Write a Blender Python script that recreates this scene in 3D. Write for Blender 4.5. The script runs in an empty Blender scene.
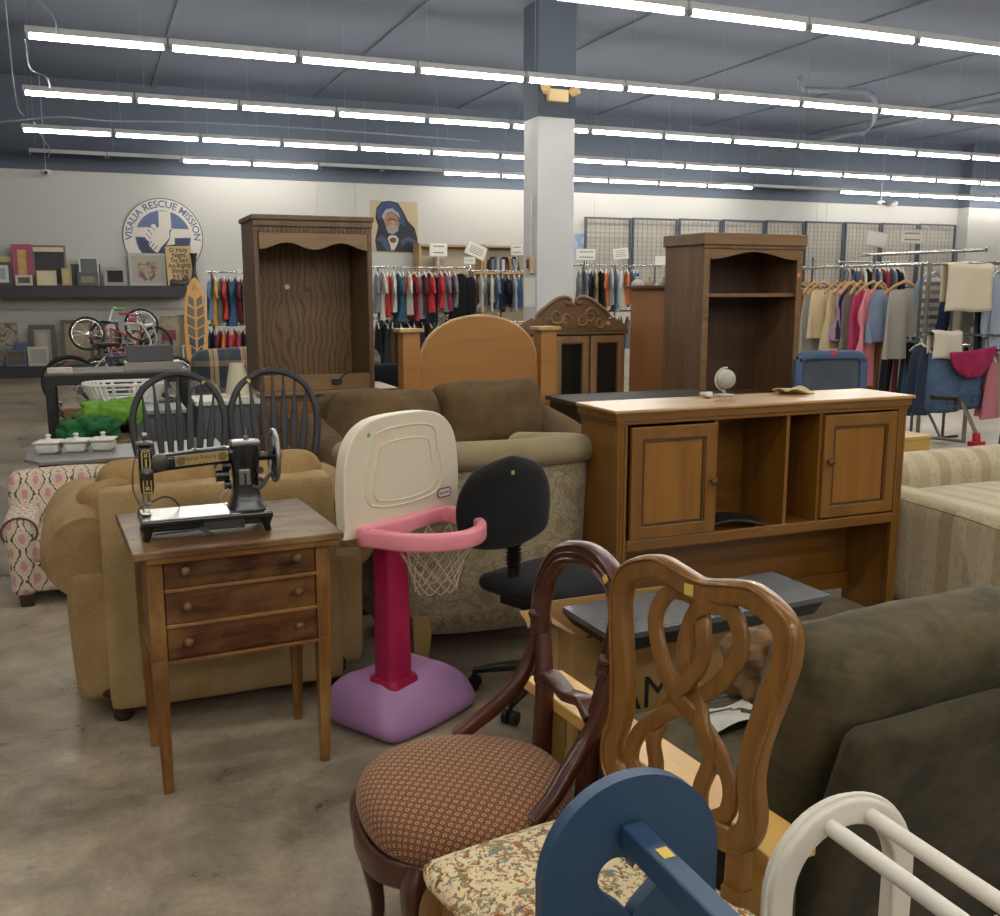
import bpy, math, random
from mathutils import Vector, Matrix, Euler, noise
R = math.radians
PI = math.pi
rnd = random.Random(7)
sc = bpy.context.scene
col = sc.collection

# ---------------------------------------------------------------- camera geometry
F = 980.; CX = 500.; CY = 458.; PIT = R(9.73); YAW = R(22.5); H = 1.5
def ray(px, py):
    x = (px-CX)/F; u = -(py-CY)/F
    fh = math.cos(PIT)+u*math.sin(PIT); up = u*math.cos(PIT)-math.sin(PIT)
    return Vector((x*math.cos(YAW)+fh*math.sin(YAW), -x*math.sin(YAW)+fh*math.cos(YAW), up))
O0 = Vector((0, 0, H))
def PZ(px, py, z=0.): r = ray(px, py); return O0+r*((z-H)/r.z)
def PY(px, py, y): r = ray(px, py); return O0+r*(y/r.y)
def PX(px, py, x): r = ray(px, py); return O0+r*(x/r.x)

# ---------------------------------------------------------------- mesh builder
def V(*a): return Vector(a)
def smooth_path(pts, n=6, closed=False):
    pts = [Vector(p) for p in pts]; out = []; N = len(pts)
    segs = N if closed else N-1
    for i in range(segs):
        if closed: p0, p1, p2, p3 = pts[(i-1) % N], pts[i], pts[(i+1) % N], pts[(i+2) % N]
        else:
            p1, p2 = pts[i], pts[i+1]
            p0 = pts[i-1] if i > 0 else p1*2-p2
            p3 = pts[i+2] if i+2 < N else p2*2-p1
        for k in range(n):
            t = k/n
            out.append(0.5*((2*p1)+(p2-p0)*t+(2*p0-5*p1+4*p2-p3)*t*t+(3*p1-p0-3*p2+p3)*t**3))
    if not closed: out.append(pts[-1])
    return out
def sm1(vals, n=6):
    return [v.x for v in smooth_path([(a, 0, 0) for a in vals], n)]
class MB:
    def __init__(s): s.v = []; s.f = []; s.m = []; s.mi = 0
    def _add(s, vs, fs, M=None):
        b = len(s.v)
        for p in vs:
            p = Vector(p); s.v.append(M @ p if M else p)
        for f in fs: s.f.append(tuple(b+i for i in f)); s.m.append(s.mi)
        return s
    def box(s, c, d, rot=None, M=None, taper=None):
        hx, hy, hz = d[0]/2, d[1]/2, d[2]/2; tx, ty = taper or (1, 1)
        vs = [(-hx*tx, -hy*ty, -hz), (hx*tx, -hy*ty, -hz), (hx*tx, hy*ty, -hz), (-hx*tx, hy*ty, -hz), (-hx, -hy, hz), (hx, -hy, hz), (hx, hy, hz), (-hx, hy, hz)]
        T = Matrix.Translation(Vector(c))
        if rot: T = T @ Euler(rot).to_matrix().to_4x4()
        if M: T = M @ T
        return s._add(vs, [(0, 3, 2, 1), (4, 5, 6, 7), (0, 1, 5, 4), (1, 2, 6, 5), (2, 3, 7, 6), (3, 0, 4, 7)], T)
    def bb(s, a, b, M=None):
        a = Vector(a); b = Vector(b)
        return s.box((a+b)/2, [abs(b[i]-a[i]) for i in range(3)], M=M)
    def sweep(s, path, prof, up=(0, 0, 1), closed=False, scales=None, caps=True, M=None):
        P = [Vector(p) for p in path]; n = len(P); k = len(prof); vs = []; up = Vector(up)
        prev = None
        for i in range(n):
            a = P[(i-1) % n] if (closed or i > 0) else P[0]
            b = P[(i+1) % n] if (closed or i < n-1) else P[-1]
            t = (b-a)
            t = t.normalized() if t.length > 1e-9 else Vector((0, 0, 1))
            x = up.cross(t)
            if x.length < 1e-3: x = prev if prev else Vector((1, 0, 0))
            x.normalize(); y = t.cross(x).normalized()
            if prev and up.length < 1e-6: pass
            prev = x
            sx, sy = (1, 1) if not scales else (scales[i] if isinstance(scales[i], tuple) else (scales[i], scales[i]))
            for (u, w) in prof: vs.append(P[i]+x*u*sx+y*w*sy)
        fs = []
        for i in range(n if closed else n-1):
            j = (i+1) % n
            for q in range(k):
                r = (q+1) % k
                fs.append((i*k+q, i*k+r, j*k+r, j*k+q))
        if caps and not closed:
            fs.append(tuple(range(k))[::-1]); fs.append(tuple((n-1)*k+q for q in range(k)))
        return s._add(vs, fs, M)
    def tube(s, path, r, seg=8, closed=False, caps=True, M=None):
        P = [Vector(p) for p in path]; n = len(P)
        rr = r if isinstance(r, (list, tuple)) else [r]*n
        # parallel transport frame
        vs = []; t0 = (P[1]-P[0]).normalized()
        x = t0.orthogonal().normalized(); pt = t0
        for i in range(n):
            a = P[(i-1) % n] if (closed or i > 0) else P[0]
            b = P[(i+1) % n] if (closed or i < n-1) else P[-1]
            t = (b-a)
            t = t.normalized() if t.length > 1e-9 else pt
            x = x-t*x.dot(t)
            x = x.normalized() if x.length > 1e-6 else t.orthogonal().normalized()
            y = t.cross(x); pt = t
            for q in range(seg):
                an = 2*PI*q/seg; vs.append(P[i]+(x*math.cos(an)+y*math.sin(an))*rr[i])
        fs = []
        for i in range(n if closed else n-1):
            j = (i+1) % n
            for q in range(seg):
                w = (q+1) % seg; fs.append((i*seg+q, i*seg+w, j*seg+w, j*seg+q))
        if caps and not closed:
            fs.append(tuple(range(seg))[::-1]); fs.append(tuple((n-1)*seg+q for q in range(seg)))
        return s._add(vs, fs, M)
    def cyl(s, a, b, r, r2=None, seg=16, M=None):
        return s.tube([a, b], [r, r if r2 is None else r2], seg, M=M)
    def lathe(s, prof, c=(0, 0, 0), seg=24, M=None, sx=1, sy=1):
        vs = []; fs = []; n = len(prof)
        for (r, z) in prof:
            for q in range(seg):
                a = 2*PI*q/seg; vs.append((c[0]+r*math.cos(a)*sx, c[1]+r*math.sin(a)*sy, c[2]+z))
        for i in range(n-1):
            for q in range(seg):
                w = (q+1) % seg; fs.append((i*seg+q, i*seg+w, (i+1)*seg+w, (i+1)*seg+q))
        if prof[0][0] > 1e-6: fs.append(tuple(range(seg))[::-1])
        if prof[-1][0] > 1e-6: fs.append(tuple((n-1)*seg+q for q in range(seg)))
        return s._add(vs, fs, M)
    def prism(s, poly, h, M=None, z0=0.):
        """poly in xy, extruded z0..z0+h"""
        n = len(poly); vs = [(p[0], p[1], z0) for p in poly]+[(p[0], p[1], z0+h) for p in poly]
        fs = [tuple(range(n))[::-1], tuple(range(n, 2*n))]+[(i, (i+1) % n, n+(i+1) % n, n+i) for i in range(n)]
        return s._add(vs, fs, M)
    def ring_prism(s, outer, inner, h, M=None, z0=0.):
        n = len(outer); vs = []
        for z in (z0, z0+h):
            for p in outer: vs.append((p[0], p[1], z))
            for p in inner: vs.append((p[0], p[1], z))
        fs = []
        for i in range(n):
            j = (i+1) % n
            fs += [(i, n+i, n+j, j), (2*n+i, 2*n+j, 3*n+j, 3*n+i), (i, j, 2*n+j, 2*n+i), (n+i, 3*n+i, 3*n+j, n+j)]
        return s._add(vs, fs, M)
    def rbox(s, c, d, r=.05, bulge=(0, 0, 0), n=8, nz=0., nsc=4., rot=None, M=None, fn=None, seed=0):
        """rounded, puffed box"""
        h = Vector(d)/2; r = min(r, min(h)*.999); inn = h-Vector((r, r, r))
        T = Matrix.Translation(Vector(c))
        if rot: T = T @ Euler(rot).to_matrix().to_4x4()
        if M: T = M @ T
        vs = []; fs = []; idx = {}
        ax = [(-1+2*i/n) for i in range(n+1)]
        def warp(t): return math.copysign(abs(t)**.8, t)
        def pt(a, b, c2):
            key = (a, b, c2)
            if key in idx: return idx[key]
            p = Vector((warp(ax[a])*h.x, warp(ax[b])*h.y, warp(ax[c2])*h.z))
            q = Vector([max(-inn[i], min(inn[i], p[i])) for i in range(3)])
            dd = p-q
            if dd.length > 1e-9: p = q+dd.normalized()*r
            nx, ny, nz_ = [p[i]/h[i] for i in range(3)]
            e = lambda t: max(0, 1-t*t)
            bx = bulge[0]*e(ny)*e(nz_)*(1 if nx > 0 else -1)*min(1, abs(nx)**3)
            by = bulge[1]*e(nx)*e(nz_)*(1 if ny > 0 else -1)*min(1, abs(ny)**3)
            bz = bulge[2]*e(nx)*e(ny)*(1 if nz_ > 0 else -1)*min(1, abs(nz_)**3)
            p = p+Vector((bx, by, bz))
            if nz:
                w = noise.noise(p*nsc+Vector((seed*3.1, seed*1.7, seed)))
                w += .5*noise.noise(p*nsc*2.3+Vector((seed, 5, seed*2)))
                p = p+(p.normalized() if p.length > 0 else p)*w*nz
            if fn: p = fn(p)
            idx[key] = len(vs); vs.append(p); return idx[key]
        for f in range(6):
            for i in range(n):
                for j in range(n):
                    if f == 0: q = [(i, j, 0), (i, j+1, 0), (i+1, j+1, 0), (i+1, j, 0)]
                    elif f == 1: q = [(i, j, n), (i+1, j, n), (i+1, j+1, n), (i, j+1, n)]
                    elif f == 2: q = [(i, 0, j), (i+1, 0, j), (i+1, 0, j+1), (i, 0, j+1)]
                    elif f == 3: q = [(i, n, j), (i, n, j+1), (i+1, n, j+1), (i+1, n, j)]
                    elif f == 4: q = [(0, i, j), (0, i, j+1), (0, i+1, j+1), (0, i+1, j)]
                    else: q = [(n, i, j), (n, i+1, j), (n, i+1, j+1), (n, i, j+1)]
                    fs.append(tuple(pt(*k) for k in q))
        return s._add(vs, fs, T)
    def grid(s, fn, nu, nv, M=None, closeu=False):
        vs = [fn(i/nu, j/nv) for j in range(nv+1) for i in range(nu+1)]; w = nu+1
        fs = [(j*w+i, j*w+i+1, (j+1)*w+i+1, (j+1)*w+i) for j in range(nv) for i in range(nu)]
        return s._add(vs, fs, M)
    def sphere(s, c, r, seg=16, M=None, sc_=(1, 1, 1)):
        n = max(6, seg//2)
        prof = [(math.sin(PI*i/n)*r, -math.cos(PI*i/n)*r*sc_[2]) for i in range(n+1)]
        return s.lathe(prof, c, seg, M, sc_[0], sc_[1])
    def build(s, name, mat, parent=None, smooth=None, bevel=0, loc=None, sub=0, solid=0, bseg=2):
        me = bpy.data.meshes.new(name)
        me.from_pydata([tuple(v) for v in s.v], [], s.f)
        mats = mat if isinstance(mat, (list, tuple)) else [mat]
        for m in mats: me.materials.append(m)
        if len(mats) > 1: me.polygons.foreach_set('material_index', s.m)
        me.validate(); me.update()
        o = bpy.data.objects.new(name, me); col.objects.link(o)
        if smooth is not None:
            me.polygons.foreach_set('use_smooth', [True]*len(me.polygons))
            if smooth < 180:
                try: me.set_sharp_from_angle(angle=R(smooth))
                except Exception: pass
        if parent: o.parent = parent
        if loc: o.location = loc
        if solid:
            md = o.modifiers.new('solid', 'SOLIDIFY'); md.thickness = solid
        if bevel:
            md = o.modifiers.new('bevel', 'BEVEL'); md.width = bevel; md.segments = bseg; md.limit_method = 'ANGLE'; md.angle_limit = R(40)
        if sub:
            md = o.modifiers.new('sub', 'SUBSURF'); md.levels = sub; md.render_levels = sub
        return o
def circ(r, n=8, ry=None):
    return [(r*math.cos(2*PI*i/n), (ry or r)*math.sin(2*PI*i/n)) for i in range(n)]
def rrect(w, h, r=None, n=3):
    r = min(w, h)*.25 if r is None else r; out = []
    for (cx, cy, a0) in ((w/2-r, h/2-r, 0), (-w/2+r, h/2-r, 90), (-w/2+r, -h/2+r, 180), (w/2-r, -h/2+r, 270)):
        for i in range(n+1):
            a = R(a0+90*i/n); out.append((cx+r*math.cos(a), cy+r*math.sin(a)))
    return out

def tag(o, label=None, cat=None, group=None, kind=None):
    if label: o['label'] = label
    if cat: o['category'] = cat
    if group: o['group'] = group
    if kind: o['kind'] = kind
    return o
def thing(name, label, cat, loc=(0, 0, 0), rz=0., group=None, rot=None):
    o = bpy.data.objects.new(name, None); col.objects.link(o)
    o.empty_display_size = .1
    o.location = loc; o.rotation_euler = rot or (0, 0, rz)
    return tag(o, label, cat, group)
def copy_tree(o, parent=None):
    c = o.copy(); col.objects.link(c); c.parent = parent
    for ch in list(o.children): copy_tree(ch, c)
    return c
def struct(name, mb, mat, **k):
    o = mb.build(name, mat, **k); o['kind'] = 'structure'; return o
ORD = ['first', 'second', 'third', 'fourth', 'fifth', 'sixth', 'seventh', 'eighth', 'ninth', 'tenth', 'eleventh', 'twelfth', 'thirteenth', 'fourteenth', 'fifteenth', 'sixteenth', 'seventeenth', 'eighteenth', 'nineteenth', 'twentieth', 'twenty-first', 'twenty-second', 'twenty-third', 'twenty-fourth', 'twenty-fifth', 'twenty-sixth']
def text_geo(mb, txt, size, M, depth=.001, align='CENTER', bend=None, spacing=1., bold=0.):
    cu = bpy.data.curves.new('t', 'FONT'); cu.body = txt; cu.size = size; cu.extrude = depth; cu.align_x = align; cu.align_y = 'CENTER'
    cu.space_character = spacing; cu.offset = bold; cu.resolution_u = 3
    ob = bpy.data.objects.new('t', cu)
    me = bpy.data.meshes.new_from_object(ob)
    vs = [v.co.copy() for v in me.vertices]; fs = [tuple(p.vertices) for p in me.polygons]
    if bend:
        for v in vs:
            a = v.x/bend; r = bend+v.y; v.x = r*math.sin(a); v.y = r*math.cos(a)
    mb._add(vs, fs, M)
    bpy.data.objects.remove(ob); bpy.data.meshes.remove(me); bpy.data.curves.remove(cu)
# frame facing the camera side (-Y): local x -> +X, local y -> +Z, local z -> -Y
def FACE(c, rz=0., tilt=0.):
    return Matrix.Translation(Vector(c)) @ Matrix.Rotation(rz, 4, 'Z') @ Matrix.Rotation(R(90)+tilt, 4, 'X')
# ---------------------------------------------------------------- materials
def hexc(h):
    h = h.lstrip('#'); out = []
    for i in (0, 2, 4):
        c = int(h[i:i+2], 16)/255; out.append(c/12.92 if c <= .04045 else ((c+.055)/1.055)**2.4)
    return tuple(out)+(1,)
class NT:
    def __init__(s, name, rough=.6, metal=0., spec=.5, sheen=0., coat=0.):
        s.mat = bpy.data.materials.new(name); s.mat.use_nodes = True; s.t = s.mat.node_tree; s.t.nodes.clear()
        s.out = s.n('ShaderNodeOutputMaterial'); s.b = s.n('ShaderNodeBsdfPrincipled'); s.l(s.b.outputs[0], s.out.inputs[0])
        s.b.inputs['Roughness'].default_value = rough; s.b.inputs['Metallic'].default_value = metal
        s.b.inputs['Specular IOR Level'].default_value = spec
        if sheen: s.b.inputs['Sheen Weight'].default_value = sheen
        if coat: s.b.inputs['Coat Weight'].default_value = coat; s.b.inputs['Coat Roughness'].default_value = .15
        s.tc = s.n('ShaderNodeTexCoord')
    def n(s, t, **k):
        x = s.t.nodes.new(t)
        for a, b in k.items(): setattr(x, a, b)
        return x
    def l(s, a, b): s.t.links.new(a, b)
    def m(s, op, a, b=None, c=None):
        x = s.n('ShaderNodeMath', operation=op)
        for i, v in enumerate((a, b, c)):
            if v is None: continue
            if isinstance(v, (int, float)): x.inputs[i].default_value = v
            else: s.l(v, x.inputs[i])
        return x.outputs[0]
    def mapping(s, sc=(1, 1, 1), rot=(0, 0, 0), src='Object', loc=(0, 0, 0)):
        x = s.n('ShaderNodeMapping'); x.inputs['Scale'].default_value = sc; x.inputs['Rotation'].default_value = rot; x.inputs['Location'].default_value = loc
        s.l(s.tc.outputs[src], x.inputs[0]); return x.outputs[0]
    def noise(s, vec, scale=5, det=3, rough=.5, dist=0., out=0):
        x = s.n('ShaderNodeTexNoise'); x.inputs['Scale'].default_value = scale; x.inputs['Detail'].default_value = det
        x.inputs['Roughness'].default_value = rough; x.inputs['Distortion'].default_value = dist
        s.l(vec, x.inputs['Vector']); return x.outputs[out]
    def vor(s, vec, scale=5, feat='F1', out='Distance', rnd_=1.):
        x = s.n('ShaderNodeTexVoronoi', feature=feat); x.inputs['Scale'].default_value = scale; x.inputs['Randomness'].default_value = rnd_
        s.l(vec, x.inputs['Vector']); return x.outputs[out]
    def ramp(s, fac, stops, interp='LINEAR'):
        x = s.n('ShaderNodeValToRGB'); r = x.color_ramp; r.interpolation = interp
        while len(r.elements) < len(stops): r.elements.new(.5)
        for e, (p, c) in zip(r.elements, stops):
            e.position = p; e.color = hexc(c) if isinstance(c, str) else ((c, c, c, 1) if isinstance(c, (int, float)) else c)
        s.l(fac, x.inputs[0]); return x.outputs[0]
    def mix(s, fac, a, b, mode='MIX'):
        x = s.n('ShaderNodeMix', data_type='RGBA', blend_type=mode)
        for i, v in ((0, fac), (6, a), (7, b)):
            if isinstance(v, str): v = hexc(v)
            if isinstance(v, (int, float, tuple)): x.inputs[i].default_value = v
            else: s.l(v, x.inputs[i])
        return x.outputs[2]
    def color(s, c):
        if isinstance(c, str): s.b.inputs['Base Color'].default_value = hexc(c)
        elif isinstance(c, tuple): s.b.inputs['Base Color'].default_value = c
        else: s.l(c, s.b.inputs['Base Color'])
        return s
    def rough(s, v): s.l(v, s.b.inputs['Roughness']); return s
    def bump(s, h, st=.3, d=.01):
        x = s.n('ShaderNodeBump'); x.inputs['Strength'].default_value = st; x.inputs['Distance'].default_value = d
        s.l(h, x.inputs['Height']); s.l(x.outputs[0], s.b.inputs['Normal']); return s
    def boxuv(s, vecsrc=None):
        """u,v from object coordinates and object-space normal"""
        p = s.n('ShaderNodeSeparateXYZ'); s.l(vecsrc or s.tc.outputs['Object'], p.inputs[0])
        q = s.n('ShaderNodeSeparateXYZ'); s.l(s.tc.outputs['Normal'], q.inputs[0])
        ax = s.m('GREATER_THAN', s.m('ABSOLUTE', q.outputs[0]), .71); az = s.m('GREATER_THAN', s.m('ABSOLUTE', q.outputs[2]), .71)
        u = s.m('ADD', s.m('MULTIPLY', ax, p.outputs[1]), s.m('MULTIPLY', s.m('SUBTRACT', 1, ax), p.outputs[0]))
        v = s.m('ADD', s.m('MULTIPLY', az, p.outputs[1]), s.m('MULTIPLY', s.m('SUBTRACT', 1, az), p.outputs[2]))
        return u, v
MATS = {}
def memo(f):
    def g(*a, **k):
        key = (f.__name__, a, tuple(sorted(k.items())))
        if key not in MATS: MATS[key] = f(*a, **k)
        return MATS[key]
    return g
@memo
def plain(c, rough=.6, metal=0., spec=.5, coat=0., var=.0, vs=6):
    t = NT('plain_'+c.strip('#'), rough, metal, spec, coat=coat)
    if var:
        nz = t.noise(t.mapping(), vs, 4, .6)
        t.color(t.mix(t.m('MULTIPLY', nz, var), c, (0, 0, 0, 1)))
    else: t.color(c)
    return t.mat
@memo
def wood(a, b, axis=0, scale=1., rough=.4, coat=0., wear=None, fine=.5, spec=.5, bump=.15):
    t = NT('wood_'+a.strip('#'), rough, spec=spec, coat=coat)
    s = [14., 14., 14.]; s[axis] = .9
    v = t.mapping([q*scale for q in s])
    n1 = t.noise(v, 1.3, 5, .6, 1.2); s2 = [90., 90., 90.]; s2[axis] = 3.
    n2 = t.noise(t.mapping([q*scale for q in s2]), 1., 3, .6, .3)
    f = t.m('ADD', t.m('MULTIPLY', n1, 1-fine*.5), t.m('MULTIPLY', n2, fine*.5))
    c = t.ramp(f, [(.3, b), (.68, a)])
    if wear:
        w = t.noise(t.mapping((3, 3, 3)), 1.2, 6, .65, .5)
        s3 = [9., 9., 9.]; s3[axis] = 1.5
        w2 = t.noise(t.mapping(s3), 1.5, 4, .6)
        c = t.mix(t.ramp(t.m('ADD', t.m('MULTIPLY', w, .6), t.m('MULTIPLY', w2, .5)), [(.5, 0.), (.66, .85)]), c, wear)
    t.color(c)
    t.bump(n2, bump, .002)
    return t.mat
@memo
def fabric(c, c2=None, scale=1., rough=.95, sheen=.04, weave=300, st=.3, blotch=3.):
    t = NT('fabric_'+c.strip('#'), rough, spec=.2, sheen=sheen)
    v = t.mapping()
    n = t.noise(v, blotch*scale, 4, .6, .4); n2 = t.noise(v, weave, 2, .6)
    f = t.m('ADD', t.m('MULTIPLY', n, .65), t.m('MULTIPLY', n2, .35))
    c2 = c2 or c
    t.color(t.ramp(f, [(.35, c2), (.65, c)]))
    t.bump(n2, st, .003)
    return t.mat
@memo
def suede(c, c2, sc=4.):
    t = NT('suede_'+c.strip('#'), .9, spec=.15, sheen=.08)
    v = t.mapping()
    n = t.noise(v, sc*1.3, 4, .55, .7); n2 = t.noise(t.mapping((1, 1, 2.5)), sc*3, 3, .6, 1.)
    f = t.m('ADD', t.m('MULTIPLY', n, .6), t.m('MULTIPLY', n2, .4))
    t.color(t.ramp(f, [(.38, c2), (.6, c)])); t.bump(n, .2, .02)
    return t.mat
def uvvec(t, u, v, su=1., sv=None):
    x = t.n('ShaderNodeCombineXYZ'); t.l(t.m('MULTIPLY', u, su), x.inputs[0]); t.l(t.m('MULTIPLY', v, sv or su), x.inputs[1]); return x.outputs[0]
@memo
def damask():
    t = NT('damask_pink', .9, spec=.2, sheen=.2); u, v = t.boxuv()
    uu = t.m('MULTIPLY', u, PI/.054); vv = t.m('MULTIPLY', v, PI/.068)
    p = t.m('SUBTRACT', t.m('COSINE', uu), t.m('MULTIPLY', t.m('COSINE', vv), .75))
    wob = t.m('MULTIPLY', t.m('SUBTRACT', t.noise(uvvec(t, u, v, 1), 60, 1), .5), 1.0)
    q = t.m('ABSOLUTE', t.m('ADD', p, wob))
    c = t.ramp(t.m('DIVIDE', q, 1.8), [(0, '#57504a'), (.1, '#cbbca4'), (.34, '#cbbca4'), (.37, '#7d756b'), (.41, '#cbbca4'), (.60, '#a99f8b'), (.65, '#c9b5a4'), (.76, '#bb8488')], 'CONSTANT')
    t.color(c); t.bump(t.noise(t.mapping(), 250, 2), .2, .002); return t.mat
@memo
def paisley():
    t = NT('paisley_beige', .85, spec=.25, sheen=.2); u, v = t.boxuv()
    vec = uvvec(t, u, v, 1.)
    n = t.noise(vec, 7., 2, .5, 3.2)
    w = t.m('ABSOLUTE', t.m('SUBTRACT', t.m('FRACT', t.m('MULTIPLY', n, 6.)), .5))
    n2 = t.noise(vec, 11., 2, .5, 1.5)
    f = t.m('ADD', t.m('MULTIPLY', t.m('GREATER_THAN', w, .33), .5), t.m('MULTIPLY', t.m('GREATER_THAN', n2, .56), .5))
    t.color(t.ramp(f, [(0, '#a4967a'), (.4, '#8f8166'), (.9, '#85775c')])); t.bump(f, .15, .003); return t.mat
@memo
def lattice():
    t = NT('burgundy_lattice', .85, spec=.2, sheen=.1)
    p = t.n('ShaderNodeSeparateXYZ'); t.l(t.tc.outputs['Object'], p.inputs[0])
    kz = t.m('ADD', 1., t.m('MULTIPLY', t.m('MAXIMUM', 0., t.m('SUBTRACT', .478, p.outputs[2])), 4.5))
    u0, v0 = t.m('MULTIPLY', p.outputs[0], kz), t.m('MULTIPLY', p.outputs[1], kz)
    S = 1/.0175
    a = t.m('MULTIPLY', t.m('ADD', u0, v0), S*.72); b = t.m('MULTIPLY', t.m('SUBTRACT', u0, v0), S*.72)
    fa = t.m('SUBTRACT', t.m('FRACT', a), .5); fb = t.m('SUBTRACT', t.m('FRACT', b), .5)
    ab = t.m('ABSOLUTE', fa); bb_ = t.m('ABSOLUTE', fb)
    line = t.m('GREATER_THAN', t.m('MAXIMUM', ab, bb_), .43)
    # flower: four petals
    r = t.m('SQRT', t.m('ADD', t.m('MULTIPLY', fa, fa), t.m('MULTIPLY', fb, fb)))
    pet = t.m('MULTIPLY', t.m('LESS_THAN', r, .34), t.m('GREATER_THAN', t.m('MAXIMUM', t.m('ABSOLUTE', t.m('ADD', fa, fb)), t.m('ABSOLUTE', t.m('SUBTRACT', fa, fb))), .12))
    cut = t.m('GREATER_THAN', t.m('MINIMUM', ab, bb_), .035)
    pet = t.m('MULTIPLY', pet, cut)
    c = t.mix(pet, '#5a302a', '#b0905c'); c = t.mix(line, c, '#8a5644')
    t.color(c); t.bump(pet, .2, .002); return t.mat
@memo
def tapestry():
    t = NT('floral_tapestry', .9, spec=.2); p = t.mapping()
    c = t.mix(t.ramp(t.noise(p, 44, 3, .6, 1.2), [(.54, 0.), (.58, 1.)]), '#e4d0a6', '#978a62')
    c = t.mix(t.ramp(t.noise(t.mapping(loc=(3, 1, 0)), 56, 3, .6, 1.), [(.56, 0.), (.6, 1.)]), c, '#a0693c')
    c = t.mix(t.ramp(t.noise(t.mapping(loc=(7, 2, 0)), 50, 3, .6, 1.), [(.6, 0.), (.63, 1.)]), c, '#7d8580')
    c = t.mix(t.ramp(t.noise(t.mapping(loc=(1, 9, 0)), 26, 2, .6, .6), [(.63, 0.), (.66, .8)]), c, '#b4685c')
    c = t.mix(t.ramp(t.noise(t.mapping(loc=(5, 5, 0)), 60, 2, .6), [(.62, 0.), (.65, .7)]), c, '#5a3f28')
    t.color(c); t.bump(t.noise(p, 400, 2), .3, .002); return t.mat
@memo
def stripes(cols, period=.24, axis='u', cham=.5):
    t = NT('striped_fabric', .85, spec=.2, sheen=.2); u, v = t.boxuv()
    w = u if axis == 'u' else v
    f = t.m('FRACT', t.m('ADD', t.m('DIVIDE', w, period), 100))
    n = len(cols)
    c = t.ramp(f, [(i/n, cc) for i, cc in enumerate(cols)], 'CONSTANT')
    n1 = t.noise(t.mapping((1, 1, .6)), 60, 3, .7)
    c = t.mix(t.m('MULTIPLY', t.ramp(n1, [(.52, 0.), (.62, 1.)]), cham*.5), c, '#6d6250')
    t.color(c); t.bump(n1, .2, .003); return t.mat
@memo
def plaid():
    t = NT('plaid_fabric', .9, spec=.2, sheen=.2); u, v = t.boxuv()
    f = t.m('FRACT', t.m('ADD', t.m('DIVIDE', u, .27), 10)); g = t.m('FRACT', t.m('ADD', t.m('DIVIDE', v, .24), 10))
    c = t.ramp(f, [(0, '#3a4450'), (.38, '#b89d72'), (.5, '#7a3a30'), (.53, '#c4aa80'), (.66, '#3a4450'), (.86, '#59503f')], 'CONSTANT')
    d = t.ramp(g, [(0, '#2f3a46'), (.5, '#b89d72'), (.7, '#4b5560')], 'CONSTANT')
    t.color(t.mix(.35, c, d)); return t.mat
@memo
def emis(c, st):
    t = NT('lit_tube', .4); t.color('#ffffff'); t.b.inputs['Emission Color'].default_value = hexc(c); t.b.inputs['Emission Strength'].default_value = st
    return t.mat
@memo
def glass(c='#dfe6e6', a=.25, rough=.05):
    t = NT('pane_glass', rough, spec=.6); t.color(c); t.b.inputs['Transmission Weight'].default_value = 1-a; t.b.inputs['IOR'].default_value = 1.45
    return t.mat
CHROME = plain('#b9bab8', .22, 1.); DCHROME = plain('#6d6e70', .35, .9)
BLACK = plain('#141414', .45); BLKGLOSS = plain('#0c0c0d', .18, coat=.5); DKGREY = plain('#2c2d2f', .6)
WHITEP = plain('#cfcdc6', .45)
# ---------------------------------------------------------------- room
YB = 19.35; ZW = 3.56; ZC = 5.1; XL, XR, YF = -6., 26., -6.
def m_floor():
    t = NT('polished_concrete', .32, spec=.45)
    p = t.mapping()
    n1 = t.noise(p, .8, 6, .62, .6); n2 = t.noise(p, 5., 6, .7, .4); n3 = t.noise(p, 60., 3, .7)
    f = t.m('ADD', t.m('ADD', t.m('MULTIPLY', n1, .5), t.m('MULTIPLY', n2, .38)), t.m('MULTIPLY', n3, .12))
    c = t.ramp(f, [(.40, '#6f6455'), (.47, '#8a7e6b'), (.53, '#9d907b'), (.62, '#b8ab94')])
    # pale worn scuffs and small dark marks
    sc1 = t.noise(t.mapping((1.2, 4, 1), (0, 0, .5)), 1.2, 4, .6, .8)
    c = t.mix(t.ramp(sc1, [(.6, 0.), (.78, .35)]), c, '#c0b59d')
    sp = t.noise(t.mapping(loc=(4, 2, 0)), 7, 2, .5)
    c = t.mix(t.ramp(sp, [(.70, 0.), (.76, .5)]), c, '#35302a')
    t.color(c); t.rough(t.ramp(n2, [(.3, .26), (.7, .4)])); t.bump(n2, .015, .01); return t.mat
M_FLOOR = m_floor()
M_WALL = plain('#b3b2ae', .8, var=.08, vs=.7)
M_BLUE = plain('#545d6b', .85, var=.2, vs=.5)
M_DECK = plain('#6b7587', .85, var=.15, vs=.6)
mb = MB(); mb.bb((XL, YF, -.1), (XR, YB, 0)); struct('floor', mb, M_FLOOR)
mb = MB(); mb.bb((XL, YB, 0), (XR, YB+.2, ZW)); struct('wall_back', mb, M_WALL)
mb = MB(); mb.bb((XL, YB-.03, ZW), (XR, YB+.2, ZC)); struct('trim_1', mb, M_BLUE)
mb = MB(); mb.bb((XL-.2, YF, 0), (XL, YB, ZC)); struct('wall_left', mb, M_WALL)
mb = MB(); mb.bb((XR, YF, 0), (XR+.2, YB, ZC)); struct('wall_right', mb, M_WALL)
mb = MB(); mb.bb((XL, YF-.2, 0), (XR, YF, ZC)); struct('wall_front', mb, M_WALL)
mb = MB(); mb.bb((XL, YF, ZC), (XR, YB, ZC+.15)); struct('ceiling', mb, M_DECK)
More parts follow.
